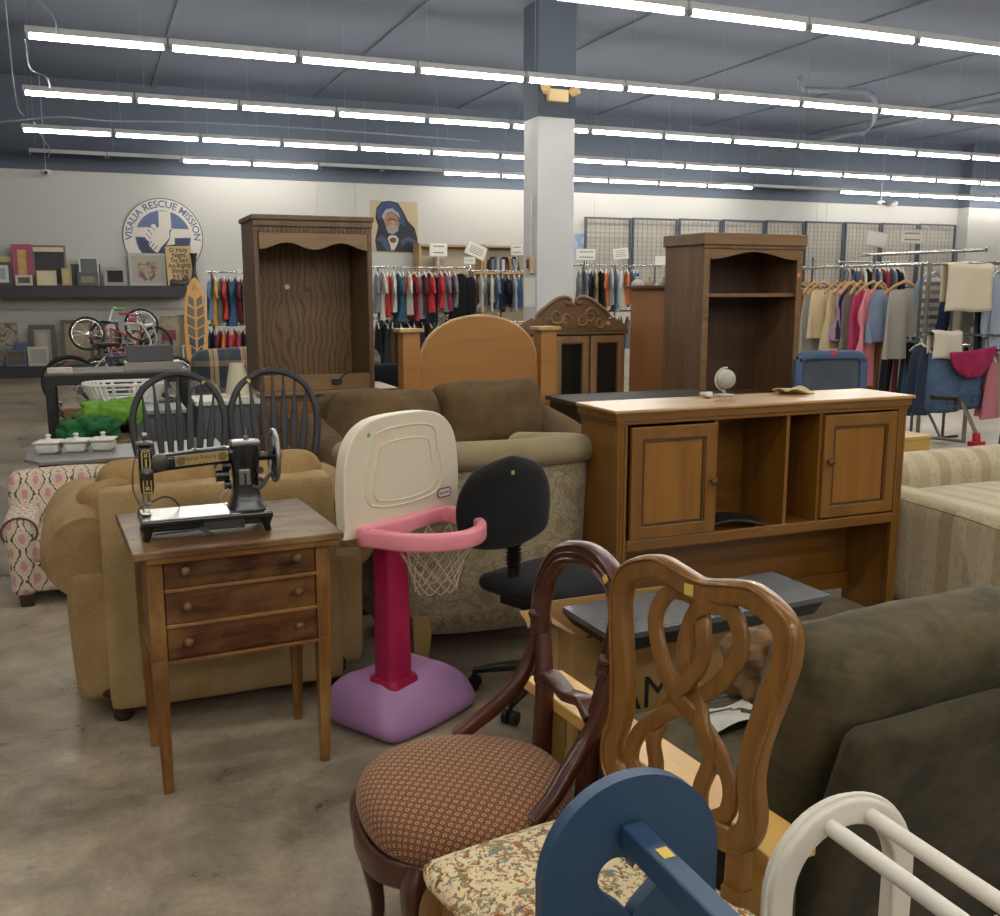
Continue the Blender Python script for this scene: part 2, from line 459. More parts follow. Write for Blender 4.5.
# roof joists along the depth of the hall
k = 0
for xx in [-4.5+2.9*i for i in range(11)]:
    k += 1
    mb = MB(); mb.bb((xx-.03, YF, ZC-.03), (xx+.04, YB, ZC)); struct('trim_%d' % (k+1), mb, M_DECK)
# wall pilaster at the right, and faint panel seams
pj = PY(958, 210, YB)
mb = MB(); mb.bb((pj.x, YB-.35, 0), (pj.x+2.6, YB, ZW)); struct('trim_20', mb, M_WALL)
mb = MB(); mb.bb((pj.x-.02, YB-.37, ZW), (pj.x+2.6, YB, ZC)); struct('trim_21', mb, M_BLUE)
for i, px in enumerate((317, 340, 356, 383, 595, 818, 828)):
    q = PY(px, 200, YB-.005)
    mb = MB(); mb.bb((q.x-.012, YB-.008, 2.), (q.x+.012, YB, ZW)); struct('trim_%d' % (30+i), mb, plain('#b5b1a6', .8))
# ---- column
c0 = PY(538, 116, 11.9); c1 = PY(575, 119, 11.9)
cw = c1.x-c0.x; ZP = c0.z
mb = MB(); mb.bb((c0.x, 11.9, 0), (c1.x, 11.9+cw*.85, ZP)); mb.bb((c0.x-.012, 11.888, 0), (c1.x+.012, 11.95, .0)) 
struct('trim_40', mb, plain('#b9babb', .7, var=.1, vs=2.), bevel=.008)
mb = MB(); mb.bb((c0.x-.004, 11.896, ZP), (c1.x+.004, 11.9+cw*.85+.004, ZC)); struct('trim_41', mb, M_BLUE)
# conduit on the column side and its little box
t = thing('wall_switch', 'small white switch box with a thin conduit on the white column', 'switch', (c0.x, 12.05, 0))
mb = MB(); mb.cyl((-.02, 0, 1.95), (-.02, 0, 2.75), .012, seg=8); mb.build('conduit', plain('#b9bbbd', .5), t, smooth=40)
mb = MB(); mb.bb((-.06, -.06, 1.72), (0, .06, 1.95)); mb.build('switch_box', plain('#b49c84', .5), t, bevel=.006)
mb = MB(); mb.bb((-.075, -.03, 1.78), (-.06, .03, 1.9)); mb.build('switch_plate', DKGREY, t, bevel=.004)
q = PY(529, 305, 11.9+.1)
mb = MB(); mb.bb((c0.x-.004, 11.95, 1.28), (c0.x-.0005, 12.3, 1.66)); tag(mb.build('paper_notice', plain('#dad8d2', .8)), 'white paper notice taped low on the left side of the column', 'notice')
# emergency light on the column's blue cap
q = PY(558, 95, 11.88)
t = thing('emergency_light', 'amber-lit twin head emergency light high on the column', 'light', (q.x, 11.889, q.z-.09))
mb = MB(); mb.bb((-.16, -.08, 0), (.12, .01, .15)); mb.build('housing', plain('#e2c894', .5), t, bevel=.01)
for sx in (-.18, .17):
    mb = MB(); mb.cyl((sx, -.05, .12), (sx+.05*(1 if sx > 0 else -1), -.13, .16), .055, .065, 12); mb.build('lamp_head', plain('#e8c88c', .4), t, smooth=50)

# ---------------------------------------------------------------- tube lights
TUBE_ST = 43.0
m_tube = emis('#fffaf0', TUBE_ST); m_house = plain('#b9bbbd', .5)
def fixture_proto(lit=True):
    t = thing('tube_light', 'x', 'light')
    mb = MB(); mb.bb((.0, -.022, .0), (1.2, .022, .045)); mb.bb((0, -.012, .045), (1.2, .012, .06)); mb.build('housing', m_house, t)
    if lit:
        mb = MB(); mb.tube([(.032, 0, -.03), (1.168, 0, -.03)], .0225, 8); mb.build('tube', m_tube, t, smooth=50)
    for x in (.018, 1.182):
        mb = MB(); mb.bb((x-.012, -.02, -.05), (x+.012, .02, .0)); mb.build('tube_holder', plain('#8d8f92', .5), t)
    mb = MB()
    for x in (.1, ): mb.cyl((x, 0, .06), (x, 0, ZC-3.76-.3), .0022, seg=4)
    mb.build('hanging_wire', plain('#8b93a2', .5), t)
    return t
fx = fixture_proto(); fo = fixture_proto(False)
used = {'a': False, 'b': False}
rows = [  # y, name, (first k, last k), dark fixtures
    (-4.4, 'second row behind the camera', -3, 7, ()), (-1.5, 'row behind the camera', -3, 8, ()), (1.45, 'row above the viewpoint', -3, 8, ()), (4.36, 'row just past the viewpoint', -3, 8, ()),  # unseen rows added at the same spacing to light the foreground
    (7.27, 'nearest ceiling row in view', 0, 12, ()), (10.15, 'second nearest ceiling row', 0, 15, ()), (13.0, 'third ceiling row', 0, 17, ()),
    (15.93, 'fourth ceiling row', 0, 19, ()), (18.6, 'farthest ceiling row', 0, 21, (0, 4, 5, 12, 13))]
x0s = [-.45, -.45, -.45, -.45, -.21, -.373, -.55, -.724, -.76]
for ri, (y, nm, a, b, _) in enumerate(rows):
    for k in range(a, b+1):
        lit = True
        if ri == 8:
            if k in (0, 1, 4, 5, 12, 13): lit = False
        src = fx if lit else fo; key = 'a' if lit else 'b'
        if not used[key]: o = src; used[key] = True
        else: o = copy_tree(src)
        o.location = (x0s[ri]+(1.222 if ri < 8 else 1.212)*k, y, 3.76)
        st = 'glowing' if lit else 'unlit grey'
        if ri >= 4: o['label'] = '%s tube light, %s from left, %s' % (st, ORD[k], nm)
        else: o['label'] = '%s unseen extra tube light, number %d along the %s' % (st, k-a+1, nm)
        o['group'] = 'tube lights of the '+nm

# ---- camera, world
cam = bpy.data.cameras.new('camera'); co = bpy.data.objects.new('camera', cam); col.objects.link(co)
co.location = (0, 0, H); co.rotation_euler = (R(90)-PIT, 0, -YAW)
cam.sensor_width = 36; cam.lens = F/1000*36; cam.clip_start = .02
sc.camera = co
w = bpy.data.worlds.new('world'); sc.world = w; w.use_nodes = True
w.node_tree.nodes['Background'].inputs[0].default_value = (.8, .85, 1, 1); w.node_tree.nodes['Background'].inputs[1].default_value = .02
sc.view_settings.view_transform = 'Standard'; sc.view_settings.look = 'None'; sc.view_settings.exposure = .24; sc.view_settings.gamma = 1
try: sc.view_settings.use_curve_mapping = False
except Exception: pass
# ================================================================ NEAR THINGS
# ---------------------------------------------------------------- old three-drawer sewing table
W1, W2 = '#6b4524', '#3a2415'
def wornwood(ax): return wood('#593117', '#2a150b', axis=ax, scale=.9, rough=.4, wear='#7d5a34', fine=.6, spec=.35)
def edgewood(ax): return wood('#8a5a28', '#4a2c14', axis=ax, scale=1.2, rough=.45, wear='#94703f', fine=.5, spec=.4)
nx0, nx1, ny0, ny1, nh = .09, .63, 2.915, 3.32, .765
t = thing('sewing_table', 'old worn brown wooden table with three drawers and tapered legs', 'table', ((nx0+nx1)/2, (ny0+ny1)/2, 0), R(3.2))
hw, hd = (nx1-nx0)/2, (ny1-ny0)/2
mb = MB(); mb.box((.0, .045, nh-.011), (hw*2+.075, hd*2+.16, .022)); mb.build('top', wood('#6f4c2b', '#33200f', axis=0, scale=.9, rough=.42, wear='#8a7048', fine=.6, spec=.4), t, bevel=.004)
mb = MB(); mb.box((.012, -hd-.012, nh-.031), (hw*2+.03, .028, .018)); mb.build('top_moulding', edgewood(0), t, bevel=.003)
for sx in (-1, 1):
    for sy in (-1, 1):
        mb = MB(); lw = .045
        mb.box((sx*(hw-lw/2), sy*(hd-lw/2), .585), (lw, lw, .315))
        # tapered lower leg
        a = [(sx*(hw-lw/2), sy*(hd-lw/2), .428), (sx*(hw-lw/2-.006), sy*(hd-lw/2-.006), 0.)]
        mb.sweep(a, [(lw/2, lw/2), (-lw/2, lw/2), (-lw/2, -lw/2), (lw/2, -lw/2)], up=(0, 1, 0), scales=[1, .62])
        mb.build('leg', edgewood(2), t, bevel=.003)
for sx in (-1, 1):
    mb = MB(); mb.box((sx*(hw-.018), 0, .585), (.012, hd*2-.09, .315)); mb.build('side_panel', wornwood(1), t, bevel=.002)
    mb = MB(); mb.box((sx*(hw-.012), 0, .425), (.014, hd*2-.09, .014)); mb.build('side_strip', edgewood(1), t, bevel=.002)
mb = MB(); mb.box((0, hd-.02, .585), (hw*2-.09, .012, .315)); mb.build('back_panel', wornwood(0), t)
dz = [(.655, .075), (.555, .085), (.462, .075)]
fw = hw*2-.09
for i, (z, h) in enumerate(((.690, .102), (.582, .102), (.474, .102))):
    mb = MB(); mb.box((0, -hd+.012, z), (fw-.006, .02, h-.006)); d = mb.build('drawer', wornwood(0), t, bevel=.0025)
    for sx in (-1, 1):
        mb = MB(); mb.lathe([(.006, 0), (.006, .008), (.013, .012), (.0145, .018), (.011, .024), (.004, .027), (0, .0275)], seg=14, M=Matrix.Translation((sx*(fw/2-.06), -hd+.002, z+.004)) @ Matrix.Rotation(R(90), 4, 'X'))
        mb.build('knob', wood('#7a5b38', '#4a3220', axis=2, rough=.35), d, smooth=50)
for z in (.636, .528, .418):
    mb = MB(); mb.box((0, -hd+.006, z), (fw, .022, .011)); mb.build('drawer_rail', edgewood(0), t, bevel=.002)

# ---------------------------------------------------------------- antique sewing machine
m_jap = plain('#0d0d0e', .22, coat=.4); m_gold = plain('#a8905c', .4, .3); m_steel = plain('#9a9a98', .28, .95); m_dirty = plain('#54524e', .4, .8)
t = thing('sewing_machine', 'black antique sewing machine with gold decals standing on the worn wooden table', 'sewing machine', (.29, 3.08, .7655), R(1))
# local: x right, y back
mb = MB()   # bed
mb.box((0, .0, .052), (.385, .175, .018)); mb.box((.0, -.0, .036), (.37, .16, .02))
mb.build('bed', m_jap, t, bevel=.004)
mb = MB(); mb.box((-.045, 0, .0625), (.285, .165, .004)); mb.build('bed_plate', plain('#a9aaa6', .22, .85, var=.35, vs=30), t, bevel=.0015)
for (x, y) in ((-.175, -.075), (.172, -.075), (-.175, .075), (.172, .075)):
    mb = MB(); mb.sweep([(x, y, .045), (x, y, .02), (x+(.006 if x > 0 else -.006), y, 0)], rrect(.022, .022, .005), up=(0, 1, 0), scales=[1.7, 1, .8]); mb.build('foot', m_jap, t, smooth=40)
mb = MB(); mb.box((.045, -.084, .034), (.12, .006, .028)); mb.sweep([(-.03, -.086, .03), (.0, -.09, .012), (.012, -.088, .004)], rrect(.012, .006), up=(0, 1, 0)); mb.build('bobbin_cover', m_dirty, t, bevel=.002)
mb = MB(); mb.tube([(-.16, -.085, .022), (-.02, -.085, .026)], .004, 6); mb.build('drive_rod', m_dirty, t, smooth=40)
# pillar
mb = MB(); prof = [(.115, .105, .062), (.112, .1, .07), (.098, .085, .085), (.083, .07, .11), (.077, .064, .15), (.082, .066, .19), (.088, .068, .215), (.088, .066, .24), (.086, .064, .262)]
vs = []
path = [(.125, 0, z) for (_, _, z) in prof]
mb.sweep(path, rrect(1, 1, .28, 4), up=(0, 1, 0), scales=[(a, b) for a, b, _ in prof]); mb.build('pillar', m_jap, t, smooth=50)
mb = MB(); mb.rbox((.128, 0, .268), (.088, .062, .018), r=.006, n=5); mb.build('top_cover', m_steel, t, smooth=50)
mb = MB(); mb.cyl((.133, 0, .275), (.133, 0, .288), .009, seg=10); mb.cyl((.133, 0, .288), (.133, 0, .315), .0022, seg=6); mb.build('spool_pin', m_steel, t, smooth=40)
# arm
mb = MB()
pa = smooth_path([(.12, 0, .235), (.04, 0, .232), (-.05, 0, .226), (-.11, 0, .222), (-.155, 0, .216)], 5)
n = len(pa); mb.sweep(pa, rrect(1, 1, .35, 4), up=(0, 1, 0), scales=[(.052, .056-.014*(i/(n-1))) for i in range(n)]); mb.build('arm', m_jap, t, smooth=50)
mb = MB(); mb.sweep([(.07, 0, .258), (-.02, 0, .252), (-.13, 0, .243)], rrect(.03, .006), up=(0, 0, 1)); mb.build('arm_plate', m_dirty, t, smooth=40)
mb = MB(); mb.cyl((-.02, 0, .25), (-.02, 0, .292), .0045, .0038, 8); mb.cyl((-.02, 0, .25), (-.02, 0, .258), .011, seg=10); mb.build('spool_pin', m_steel, t, smooth=40)
# decals on the arm
mb = MB(); mb.box((-.005, -.0275, .231), (.155, .0012, .031), rot=(0, R(-3.2), 0)); mb.build('gold_decal', m_gold, t)
mb = MB()
MM = Matrix.Translation((-.01, -.0284, .234)) @ Matrix.Rotation(R(3.2), 4, Vector((0, -1, 0))) @ Matrix.Rotation(R(90), 4, 'X')
text_geo(mb, 'Pierce Rotary', .0175, MM, .0004)
MM2 = Matrix.Translation((-.0, -.0284, .2205)) @ Matrix.Rotation(R(3.2), 4, Vector((0, -1, 0))) @ Matrix.Rotation(R(90), 4, 'X')
text_geo(mb, 'U  S  A', .009, MM2, .0004)
mb.build('decal_lettering', plain('#191712', .5), t)
for sx in (-1, 1):
    mb = MB(); mb.lathe([(.0135, 0), (.0135, .0008), (0, .0012)], seg=16, M=Matrix.Translation((-.005+sx*.062, -.028, .2305+sx*.0035)) @ Matrix.Rotation(R(90), 4, 'X')); mb.lathe([(.004, .001), (.007, .0018), (.01, .001)], seg=12, M=Matrix.Translation((-.005+sx*.062, -.028, .2305+sx*.0035)) @ Matrix.Rotation(R(90), 4, 'X'))
    mb.build('decal_medallion', plain('#6d5b36', .45), t)
# head
mb = MB(); mb.rbox((-.165, 0, .205), (.04, .05, .15), r=.01, n=6); mb.build('head', m_jap, t, smooth=50)
mb = MB(); mb.rbox((-.165, 0, .283), (.05, .058, .01), r=.004, n=4); mb.build('head_cap', m_dirty, t, smooth=50)
mb = MB(); mb.lathe([(.004, 0), (.004, .008), (.009, .012), (.0105, .019), (.008, .026), (0, .03)], (-.165, 0, .288), 14); mb.build('thread_knob', m_steel, t, smooth=60)
mb = MB()
for (x, z, w, h) in ((-.176, .235, .004, .05), (-.154, .235, .004, .05), (-.165, .262, .02, .004), (-.165, .25, .01, .012), (-.165, .225, .006, .03)):
    mb.box((x, -.0262, z), (w, .0012, h))
mb.build('head_decal', m_gold, t)
mb = MB()
for (x, z, w, h) in ((-.176, .155, .004, .04), (-.154, .155, .004, .04), (-.165, .137, .022, .006), (-.165, .15, .012, .012), (-.165, .168, .005, .02)):
    mb.box((x, -.0262, z), (w, .0012, h))
mb.build('head_decal', m_gold, t)
mb = MB(); mb.lathe([(.02, 0), (.02, .003), (.014, .006), (.006, .014), (0, .015)], seg=20, M=Matrix.Translation((-.165, -.0255, .195)) @ Matrix.Rotation(R(90), 4, 'X')); mb.build('tension_disc', m_dirty, t, smooth=40)
mb = MB(); mb.lathe([(.026, 0), (.026, .003), (.02, .006), (0, .007)], seg=20, M=Matrix.Translation((-.126, -.024, .226)) @ Matrix.Rotation(R(90), 4, 'X')); mb.build('tension_plate', m_dirty, t, smooth=40)
mb = MB(); mb.cyl((-.178, -.01, .13), (-.178, -.01, .075), .0035, seg=8); mb.build('presser_bar', m_steel, t, smooth=40)
mb = MB(); mb.cyl((-.163, -.008, .14), (-.163, -.008, .095), .0048, seg=8); mb.cyl((-.163, -.008, .095), (-.163, -.008, .07), .0018, seg=6); mb.sphere((-.163, -.008, .1), .008, 8); mb.build('needle_bar', m_steel, t, smooth=40)
mb = MB(); mb.box((-.172, -.012, .068), (.03, .014, .004)); mb.build('presser_foot', m_steel, t, bevel=.001)
mb = MB(); mb.sweep(smooth_path([(-.186, 0, .25), (-.2, -.01, .22), (-.205, -.012, .15), (-.19, -.008, .1)], 4), rrect(.004, .006), up=(0, 1, 0)); mb.build('lifter_lever', m_dirty, t, smooth=40)
# hand wheel at the right end with spokes
mb = MB(); M = Matrix.Translation((.216, 0, .222)) @ Matrix.Rotation(R(90), 4, 'Y')
mb.tube([(.078*math.cos(a), .078*math.sin(a), 0) for a in [2*PI*i/40 for i in range(40)]], .0085, 8, closed=True, M=M); w_ = mb.build('hand_wheel', m_steel, t, smooth=60)
mb = MB(); mb.cyl((0, 0, -.06), (0, 0, .016), .014, seg=14, M=M); mb.cyl((0, 0, .016), (0, 0, .022), .019, seg=14, M=M); mb.build('wheel_hub', m_jap, w_, smooth=40)
for i in range(5):
    a = 2*PI*i/5+.3
    mb = MB(); mb.sweep([(.012*math.cos(a), .012*math.sin(a), 0), (.075*math.cos(a), .075*math.sin(a), 0)], rrect(.008, .014), up=(0, 0, 1), M=M); mb.build('spoke', m_jap, w_, smooth=40)
# stitch regulator plate, bobbin winder
mb = MB(); mb.box((.118, -.037, .165), (.036, .006, .05)); pl_ = mb.build('regulator_plate', m_steel, t, bevel=.004)
mb = MB(); mb.box((.12, -.041, .16), (.006, .004, .036)); mb.build('regulator_slot', m_jap, pl_)
mb = MB(); mb.sweep(smooth_path([(.14, -.03, .135), (.165, -.035, .13), (.19, -.03, .16), (.205, -.02, .17)], 4), rrect(.012, .014), up=(0, 1, 0)); mb.cyl((.165, -.045, .185), (.165, -.02, .185), .011, seg=12); mb.cyl((.165, -.045, .155), (.165, -.02, .155), .008, seg=12); mb.build('bobbin_winder', m_dirty, t, smooth=40)
mb = MB(); mb.cyl((.075, -.01, .17), (.035, -.01, .17), .018, seg=14); mb.cyl((.08, -.01, .2), (.055, -.01, .2), .014, seg=12); mb.cyl((.08, -.01, .14), (.06, -.01, .14), .014, seg=12); mb.build('motor_boss', m_jap, t, smooth=40)
mb = MB(); mb.tube(smooth_path([(.07, -.02, .13), (.045, -.03, .11), (.05, -.03, .09), (.062, -.03, .075)], 4), .002, 6); mb.build('wire_hook', m_steel, t, smooth=40)
mb = MB(); mb.tube(smooth_path([(-.05, .09, .0045), (-.075, .06, .08), (-.11, .04, .108), (-.15, .02, .1), (-.19, .0, .085), (-.185, -.02, .07), (-.165, -.03, .068)], 5), .0028, 6); mb.build('power_cord', BLACK, t, smooth=40)

# ---------------------------------------------------------------- tan sofa chair seen from behind
m_tan = fabric('#ab9067', '#8d734b', weave=170, st=.8, blotch=5); m_tand = fabric('#a38860', '#836a45', weave=260, st=.4, blotch=9); m_pipe = fabric('#5c4329')
m_cush = fabric('#a5875a', '#826740', weave=260, st=.3, blotch=8)
t = thing('tan_sofa', 'tan brown rolled-arm sofa turned away, behind the old sewing table', 'sofa', (.39, 3.90, 0))
mb = MB()
def tan_back(p):
    return Vector((p.x*(1-.05*max(0, -p.z)), p.y+.07*(p.z+.3), p.z))
mb.rbox((0, -.36, .44), (.82, .17, .76), r=.022, bulge=(0, .015, 0), n=16, nz=.004, nsc=5, fn=lambda p: Vector((p.x, p.y+.12*(p.z+.38), p.z))); mb.build('back_rest', m_tan, t, smooth=180)
for sx in (-1, 1):
    mb = MB()
    # arm: a roll along the depth over a skirt panel
    for_roll = smooth_path([(sx*.45, -.33, .585), (sx*.45, -.2, .60), (sx*.45, .1, .61), (sx*.45, .24, .60)], 5)
    mb.sweep(for_roll, circ(.155, 24, .175), up=(0, 0, 1), scales=[.86, .92, .96]+[1.0]*(len(for_roll)-6)+[.97, .95, .9])
    mb.build('arm_roll', m_tand, t, smooth=50)
    mb = MB(); mb.rbox((sx*.43, -.04, .30), (.17, .6, .48), r=.04, bulge=(.02, .0, 0), n=10, nz=.006, nsc=5, fn=lambda p, s=sx: Vector((p.x+s*.05*max(0, p.z), p.y, p.z))); mb.build('arm_panel', m_tan, t, smooth=180)
mb = MB(); mb.rbox((0, .0, .33), (.7, .5, .3), r=.05, bulge=(0, .02, .03), n=10); mb.build('seat_cushion', m_cush, t, smooth=180)
mb = MB(); mb.rbox((0, -.04, .2), (.8, .56, .2), r=.03, n=8); mb.build('seat_base', m_tan, t, smooth=180)
for i, (x, w, rz) in enumerate(((-.2, .42, .03), (.21, .40, -.02))):
    mb = MB(); mb.rbox((x, -.14, .675), (w, .22, .40), r=.07, bulge=(.0, .04, .015), n=12, nz=.012, nsc=6, seed=i+3, rot=(R(-14), 0, rz)); c_ = mb.build('back_cushion', m_cush, t, smooth=180)
mb = MB(); mb.bb((-.4, -.42, .075), (.4, .2, .09)); mb.build('shade_sheet', plain('#0d0c0b', .95), t)  # near-black sheet added under the sofa to deepen the shade there
mb = MB(); mb.rbox((-.36, -.2, .70), (.2, .20, .27), r=.06, n=10, nz=.01, seed=9, rot=(R(-10), R(-14), .2)); mb.build('back_cushion', m_cush, t, smooth=180)
for sx in (-1, 1):
    for y in (-.36, .16):
        mb = MB(); mb.lathe([(.028, 0), (.036, .012), (.034, .03), (.05, .05), (.062, .075), (.058, .09), (.066, .1), (.05, .11)], (sx*.37, y, 0), 20); mb.build('bun_foot', wood('#3c1f14', '#241109', axis=2, rough=.25), t, smooth=40)

# ---------------------------------------------------------------- toy basketball hoop
m_pink = plain('#ea919e', .35, spec=.4); m_mag = plain('#a41c48', .38, spec=.4); m_lil = plain('#a67ca8', .42, spec=.4, var=.1, vs=3); m_cream = plain('#dacfb8', .4, spec=.4); m_creamd = plain('#a89a80', .45)
t = thing('toy_basketball_hoop', 'toy basketball hoop, pink rim, magenta pole and lilac base on the floor', 'toy hoop', (.945, 3.18, 0), R(30))
mb = MB()
def basefn(p):
    f = max(0., min(1., (p.z+.085)/.17))
    k = 1-.36*f**3
    y = p.y*k+.06*f; x = p.x*k
    return Vector((x, y-.05*math.cos(p.x*4), p.z))
mb.rbox((.01, .03, .085), (.48, .34, .17), r=.055, bulge=(0, 0, .0), n=18, fn=basefn); mb.build('base', m_lil, t, smooth=180)
mb = MB()
mb.sweep([(-.06, -.01, .1), (-.06, -.01, .17), (-.055, -.005, .4), (-.05, .0, .5), (-.045, .01, .69)], rrect(.115, .105, .03, 4), up=(0, 1, 0), scales=[1.0, .97, .93, .9, .9])
mb.build('pole', m_mag, t, smooth=50)
mb = MB(); mb.sweep([(-.06, -.01, .12), (-.06, -.01, .155), (-.06, -.01, .175)], rrect(.15, .135, .03, 4), up=(0, 1, 0), scales=[1.05, 1, .9]); mb.build('pole_collar', m_mag, t, smooth=50)
# backboard
def bboard(w, h, n=8, tz=.06):
    out = []
    pts = [(-w*.44, 0), (w*.44, 0), (w*.5, h*.1), (w*.5, h*.55), (w*.44, h*.82), (w*.28, h*.97), (0, h*1.0), (-w*.28, h*.97), (-w*.44, h*.82), (-w*.5, h*.55), (-w*.5, h*.1)]
    return [(p.x, p.y) for p in smooth_path([(a, b, 0) for a, b in pts], 4, True)]
bz = .70; BM = Matrix.Translation((0, .0, bz)) @ Matrix.Rotation(R(90), 4, 'X')
poly = bboard(.56, .392)
mb = MB(); mb.prism(poly, .045, M=BM, z0=-.02); bo = mb.build('backboard', m_cream, t, bevel=.014, bseg=4, smooth=60)
def offs(poly, k, cx=0, cy=.2): return [((x-cx)*k+cx, (y-cy)*k+cy) for x, y in poly]
rl = lambda w, h, cy: [(p.x, p.y) for p in smooth_path([(-w/2, cy-h/2, 0), (w/2, cy-h/2, 0), (w/2, cy+h*.2, 0), (w*.36, cy+h*.5, 0), (-w*.36, cy+h*.5, 0), (-w/2, cy+h*.2, 0)], 5, True)]
for (w, h, cy) in ((.33, .24, .22), (.265, .185, .205)):
    a = rl(w, h, cy); mb = MB(); mb.tube([BM @ Vector((x, y, .0255)) for x, y in a], .0035, 6, closed=True); mb.build('raised_ridge', m_cream, bo, smooth=60)
mb = MB(); oval = [(.038*math.cos(a), .021*math.sin(a)) for a in [2*PI*i/24 for i in range(24)]]
oo = rrect(.074, .036, .014, 4)
LM = BM @ Matrix.Translation((.20, .085, .026))
mb.prism(oo, .002, M=LM); lg = mb.build('logo_badge', plain('#a43a4c', .4), bo)
mb = MB(); mb.prism([(x*.85, y*.72) for x, y in oo], .001, M=LM, z0=.002); mb.build('badge_face', plain('#e9e4dc', .4), lg)
mb = MB(); text_geo(mb, 'little tikes', .0135, LM @ Matrix.Translation((0, 0, .0034)), .0003); mb.build('badge_lettering', plain('#24242e', .5), lg)
mb = MB(); mb.box((-.17, -.027, bz+.335), (.012, .002, .012), rot=(0, .6, 0)); mb.build('price_sticker', plain('#5fae55', .5), bo)
# rim: D shaped ring
def rimpath(rx, ry, yoff): return
rim = smooth_path([(-.215, -.035, 0), (-.215, -.12, 0), (-.185, -.23, 0), (-.10, -.315, 0), (.0, -.33, 0), (.10, -.275, 0), (.165, -.15, 0), (.185, -.035, 0), (-.01, -.035, 0)], 6, True)
mb = MB(); mb.sweep([(p.x, p.y, bz+.01) for p in rim], rrect(.036, .06, .012, 3), up=(0, 0, 1), closed=True); mb.build('rim', m_pink, t, smooth=50)
mb = MB()
nn = 12
def ringp(k, f):
    cx, cy = -.015, -.175
    a = 2*PI*f
    r1, r2 = [(.165, .125), (.14, .105), (.115, .08), (.1, .074), (.088, .068), (.082, .064)][k]
    return Vector((cx+r1*math.cos(a), cy+r2*math.sin(a), bz-.005-[0, .045, .085, .12, .15, .175][k]))
for i in range(nn):
    for k in range(5):
        for s_ in (-1, 1):
            a0 = (i+(k*.5))/nn; a1 = (i+s_*.5+k*.5)/nn
            p0, p1 = ringp(k, a0), ringp(k+1, a1); mid = (p0+p1)/2+Vector((0, 0, -.004))
            mb.tube([p0, mid, p1], .0019, 4, caps=False)
        if k == 0: pass
for i in range(nn):
    p0, p1 = ringp(5, (i+.5)/nn), ringp(5, (i+1.5)/nn); mb.tube(smooth_path([p0, (p0+p1)/2-Vector((0, 0, .014)), p1], 3), .0019, 4, caps=False)
mb.build('net', fabric('#b9ab90', st=.1), t, smooth=60)

# ---------------------------------------------------------------- black office chair
m_blk = fabric('#1c1c1d', '#121213', weave=500, sheen=.1, st=.2); m_plk = plain('#101011', .4)
t = thing('office_chair', 'black fabric office swivel chair with a small rounded back and green price sticker', 'office chair', (1.50, 3.14, 0), R(22))
mb = MB(); mb.rbox((.05, 0, .435), (.46, .42, .07), r=.035, bulge=(.01, .02, .012), n=12, fn=lambda p: Vector((p.x*(1-.12*max(0, -p.y*3)), p.y, p.z))); mb.build('seat', m_blk, t, smooth=180)
mb = MB(); mb.rbox((-.175, .03, .765), (.40, .075, .27), r=.037, bulge=(.03, .01, .03), n=12, fn=lambda p: Vector((p.x*math.sqrt(max(.05, 1-(max(0, p.z+.04)/.215)**2.6))*(1-.5*max(0, -p.z-.06)), p.y+.6*p.x*p.x, p.z))); mb.build('backrest', m_blk, t, smooth=180)
mb = MB(); mb.box((-.21, -.014, .880), (.014, .003, .014)); mb.build('price_sticker', plain('#7fae5a', .5), t)
mb = MB(); mb.tube([(-.12, .06, .39), (-.12, .07, .47), (-.12, .07, .66)], .02, 12)
for i in range(9): mb.lathe([(.02, 0), (.03, .006), (.02, .012)], (-.12, .07, .5+.014*i), 12)
mb.build('back_support', m_plk, t, smooth=60)
mb = MB(); mb.box((-.05, .0, .39), (.22, .2, .03)); mb.cyl((-.15, -.05, .385), (-.2, -.16, .365), .008, seg=6); mb.rbox((-.2, -.17, .363), (.035, .05, .016), r=.007, n=4); mb.build('tilt_mechanism', m_plk, t, bevel=.003)
mb = MB(); mb.cyl((0, 0, .08), (0, 0, .385), .026, .02, 14); mb.build('gas_column', m_plk, t, smooth=40)
for i in range(5):
    a = R(195+72*i); d = Vector((math.cos(a), math.sin(a), 0))
    mb = MB(); mb.sweep([d*.02+Vector((0, 0, .115)), d*.15+Vector((0, 0, .105)), d*.29+Vector((0, 0, .075))], rrect(.05, .035, .01), up=(0, 0, 1), scales=[1, .9, .6]); l_ = mb.build('base_spoke', m_plk, t, smooth=50)
    mb = MB()
    for s_ in (-1, 1):
        n_ = Vector((-d.y, d.x, 0)); c_ = d*.29+Vector((0, 0, .026)); mb.cyl(c_+n_*s_*.008, c_+n_*s_*.026, .026, seg=14)
    mb.cyl(d*.29+Vector((0, 0, .03)), d*.29+Vector((0, 0, .075)), .008, seg=8); mb.build('caster', m_plk, l_, smooth=40)

# ---------------------------------------------------------------- beige leaf-pattern sofa behind the hoop
m_pai = paisley(); m_roll = fabric('#97896c', '#857759', weave=250, blotch=6)
t = thing('leaf_pattern_armchair', 'beige leaf-patterned barrel armchair seen from behind, behind the toy hoop', 'armchair', (1.485, 3.98, 0)); t.scale = (1.08, 1, 1)
bp = smooth_path([(-.43, .42, 0), (-.455, .1, 0), (-.44, -.2, 0), (-.36, -.36, 0), (-.18, -.43, 0), (.1, -.45, 0), (.3, -.42, 0), (.41, -.32, 0), (.455, -.1, 0), (.46, .15, 0), (.43, .42, 0)], 6)
n = len(bp)
hts = sm1([.78, .81, .84, .865, .87, .87, .87, .855, .83, .80, .77], 6)
mb = MB()
def ob(u, v):
    i = min(n-1, int(round(u*(n-1)))); p = bp[i]; k = 1-.07*(1-v)
    return Vector((p.x*k, p.y*k, .125+v*(hts[i]-.125)))
mb.grid(ob, n-1, 8); mb.build('outer_back', m_pai, t, smooth=180, solid=.1)
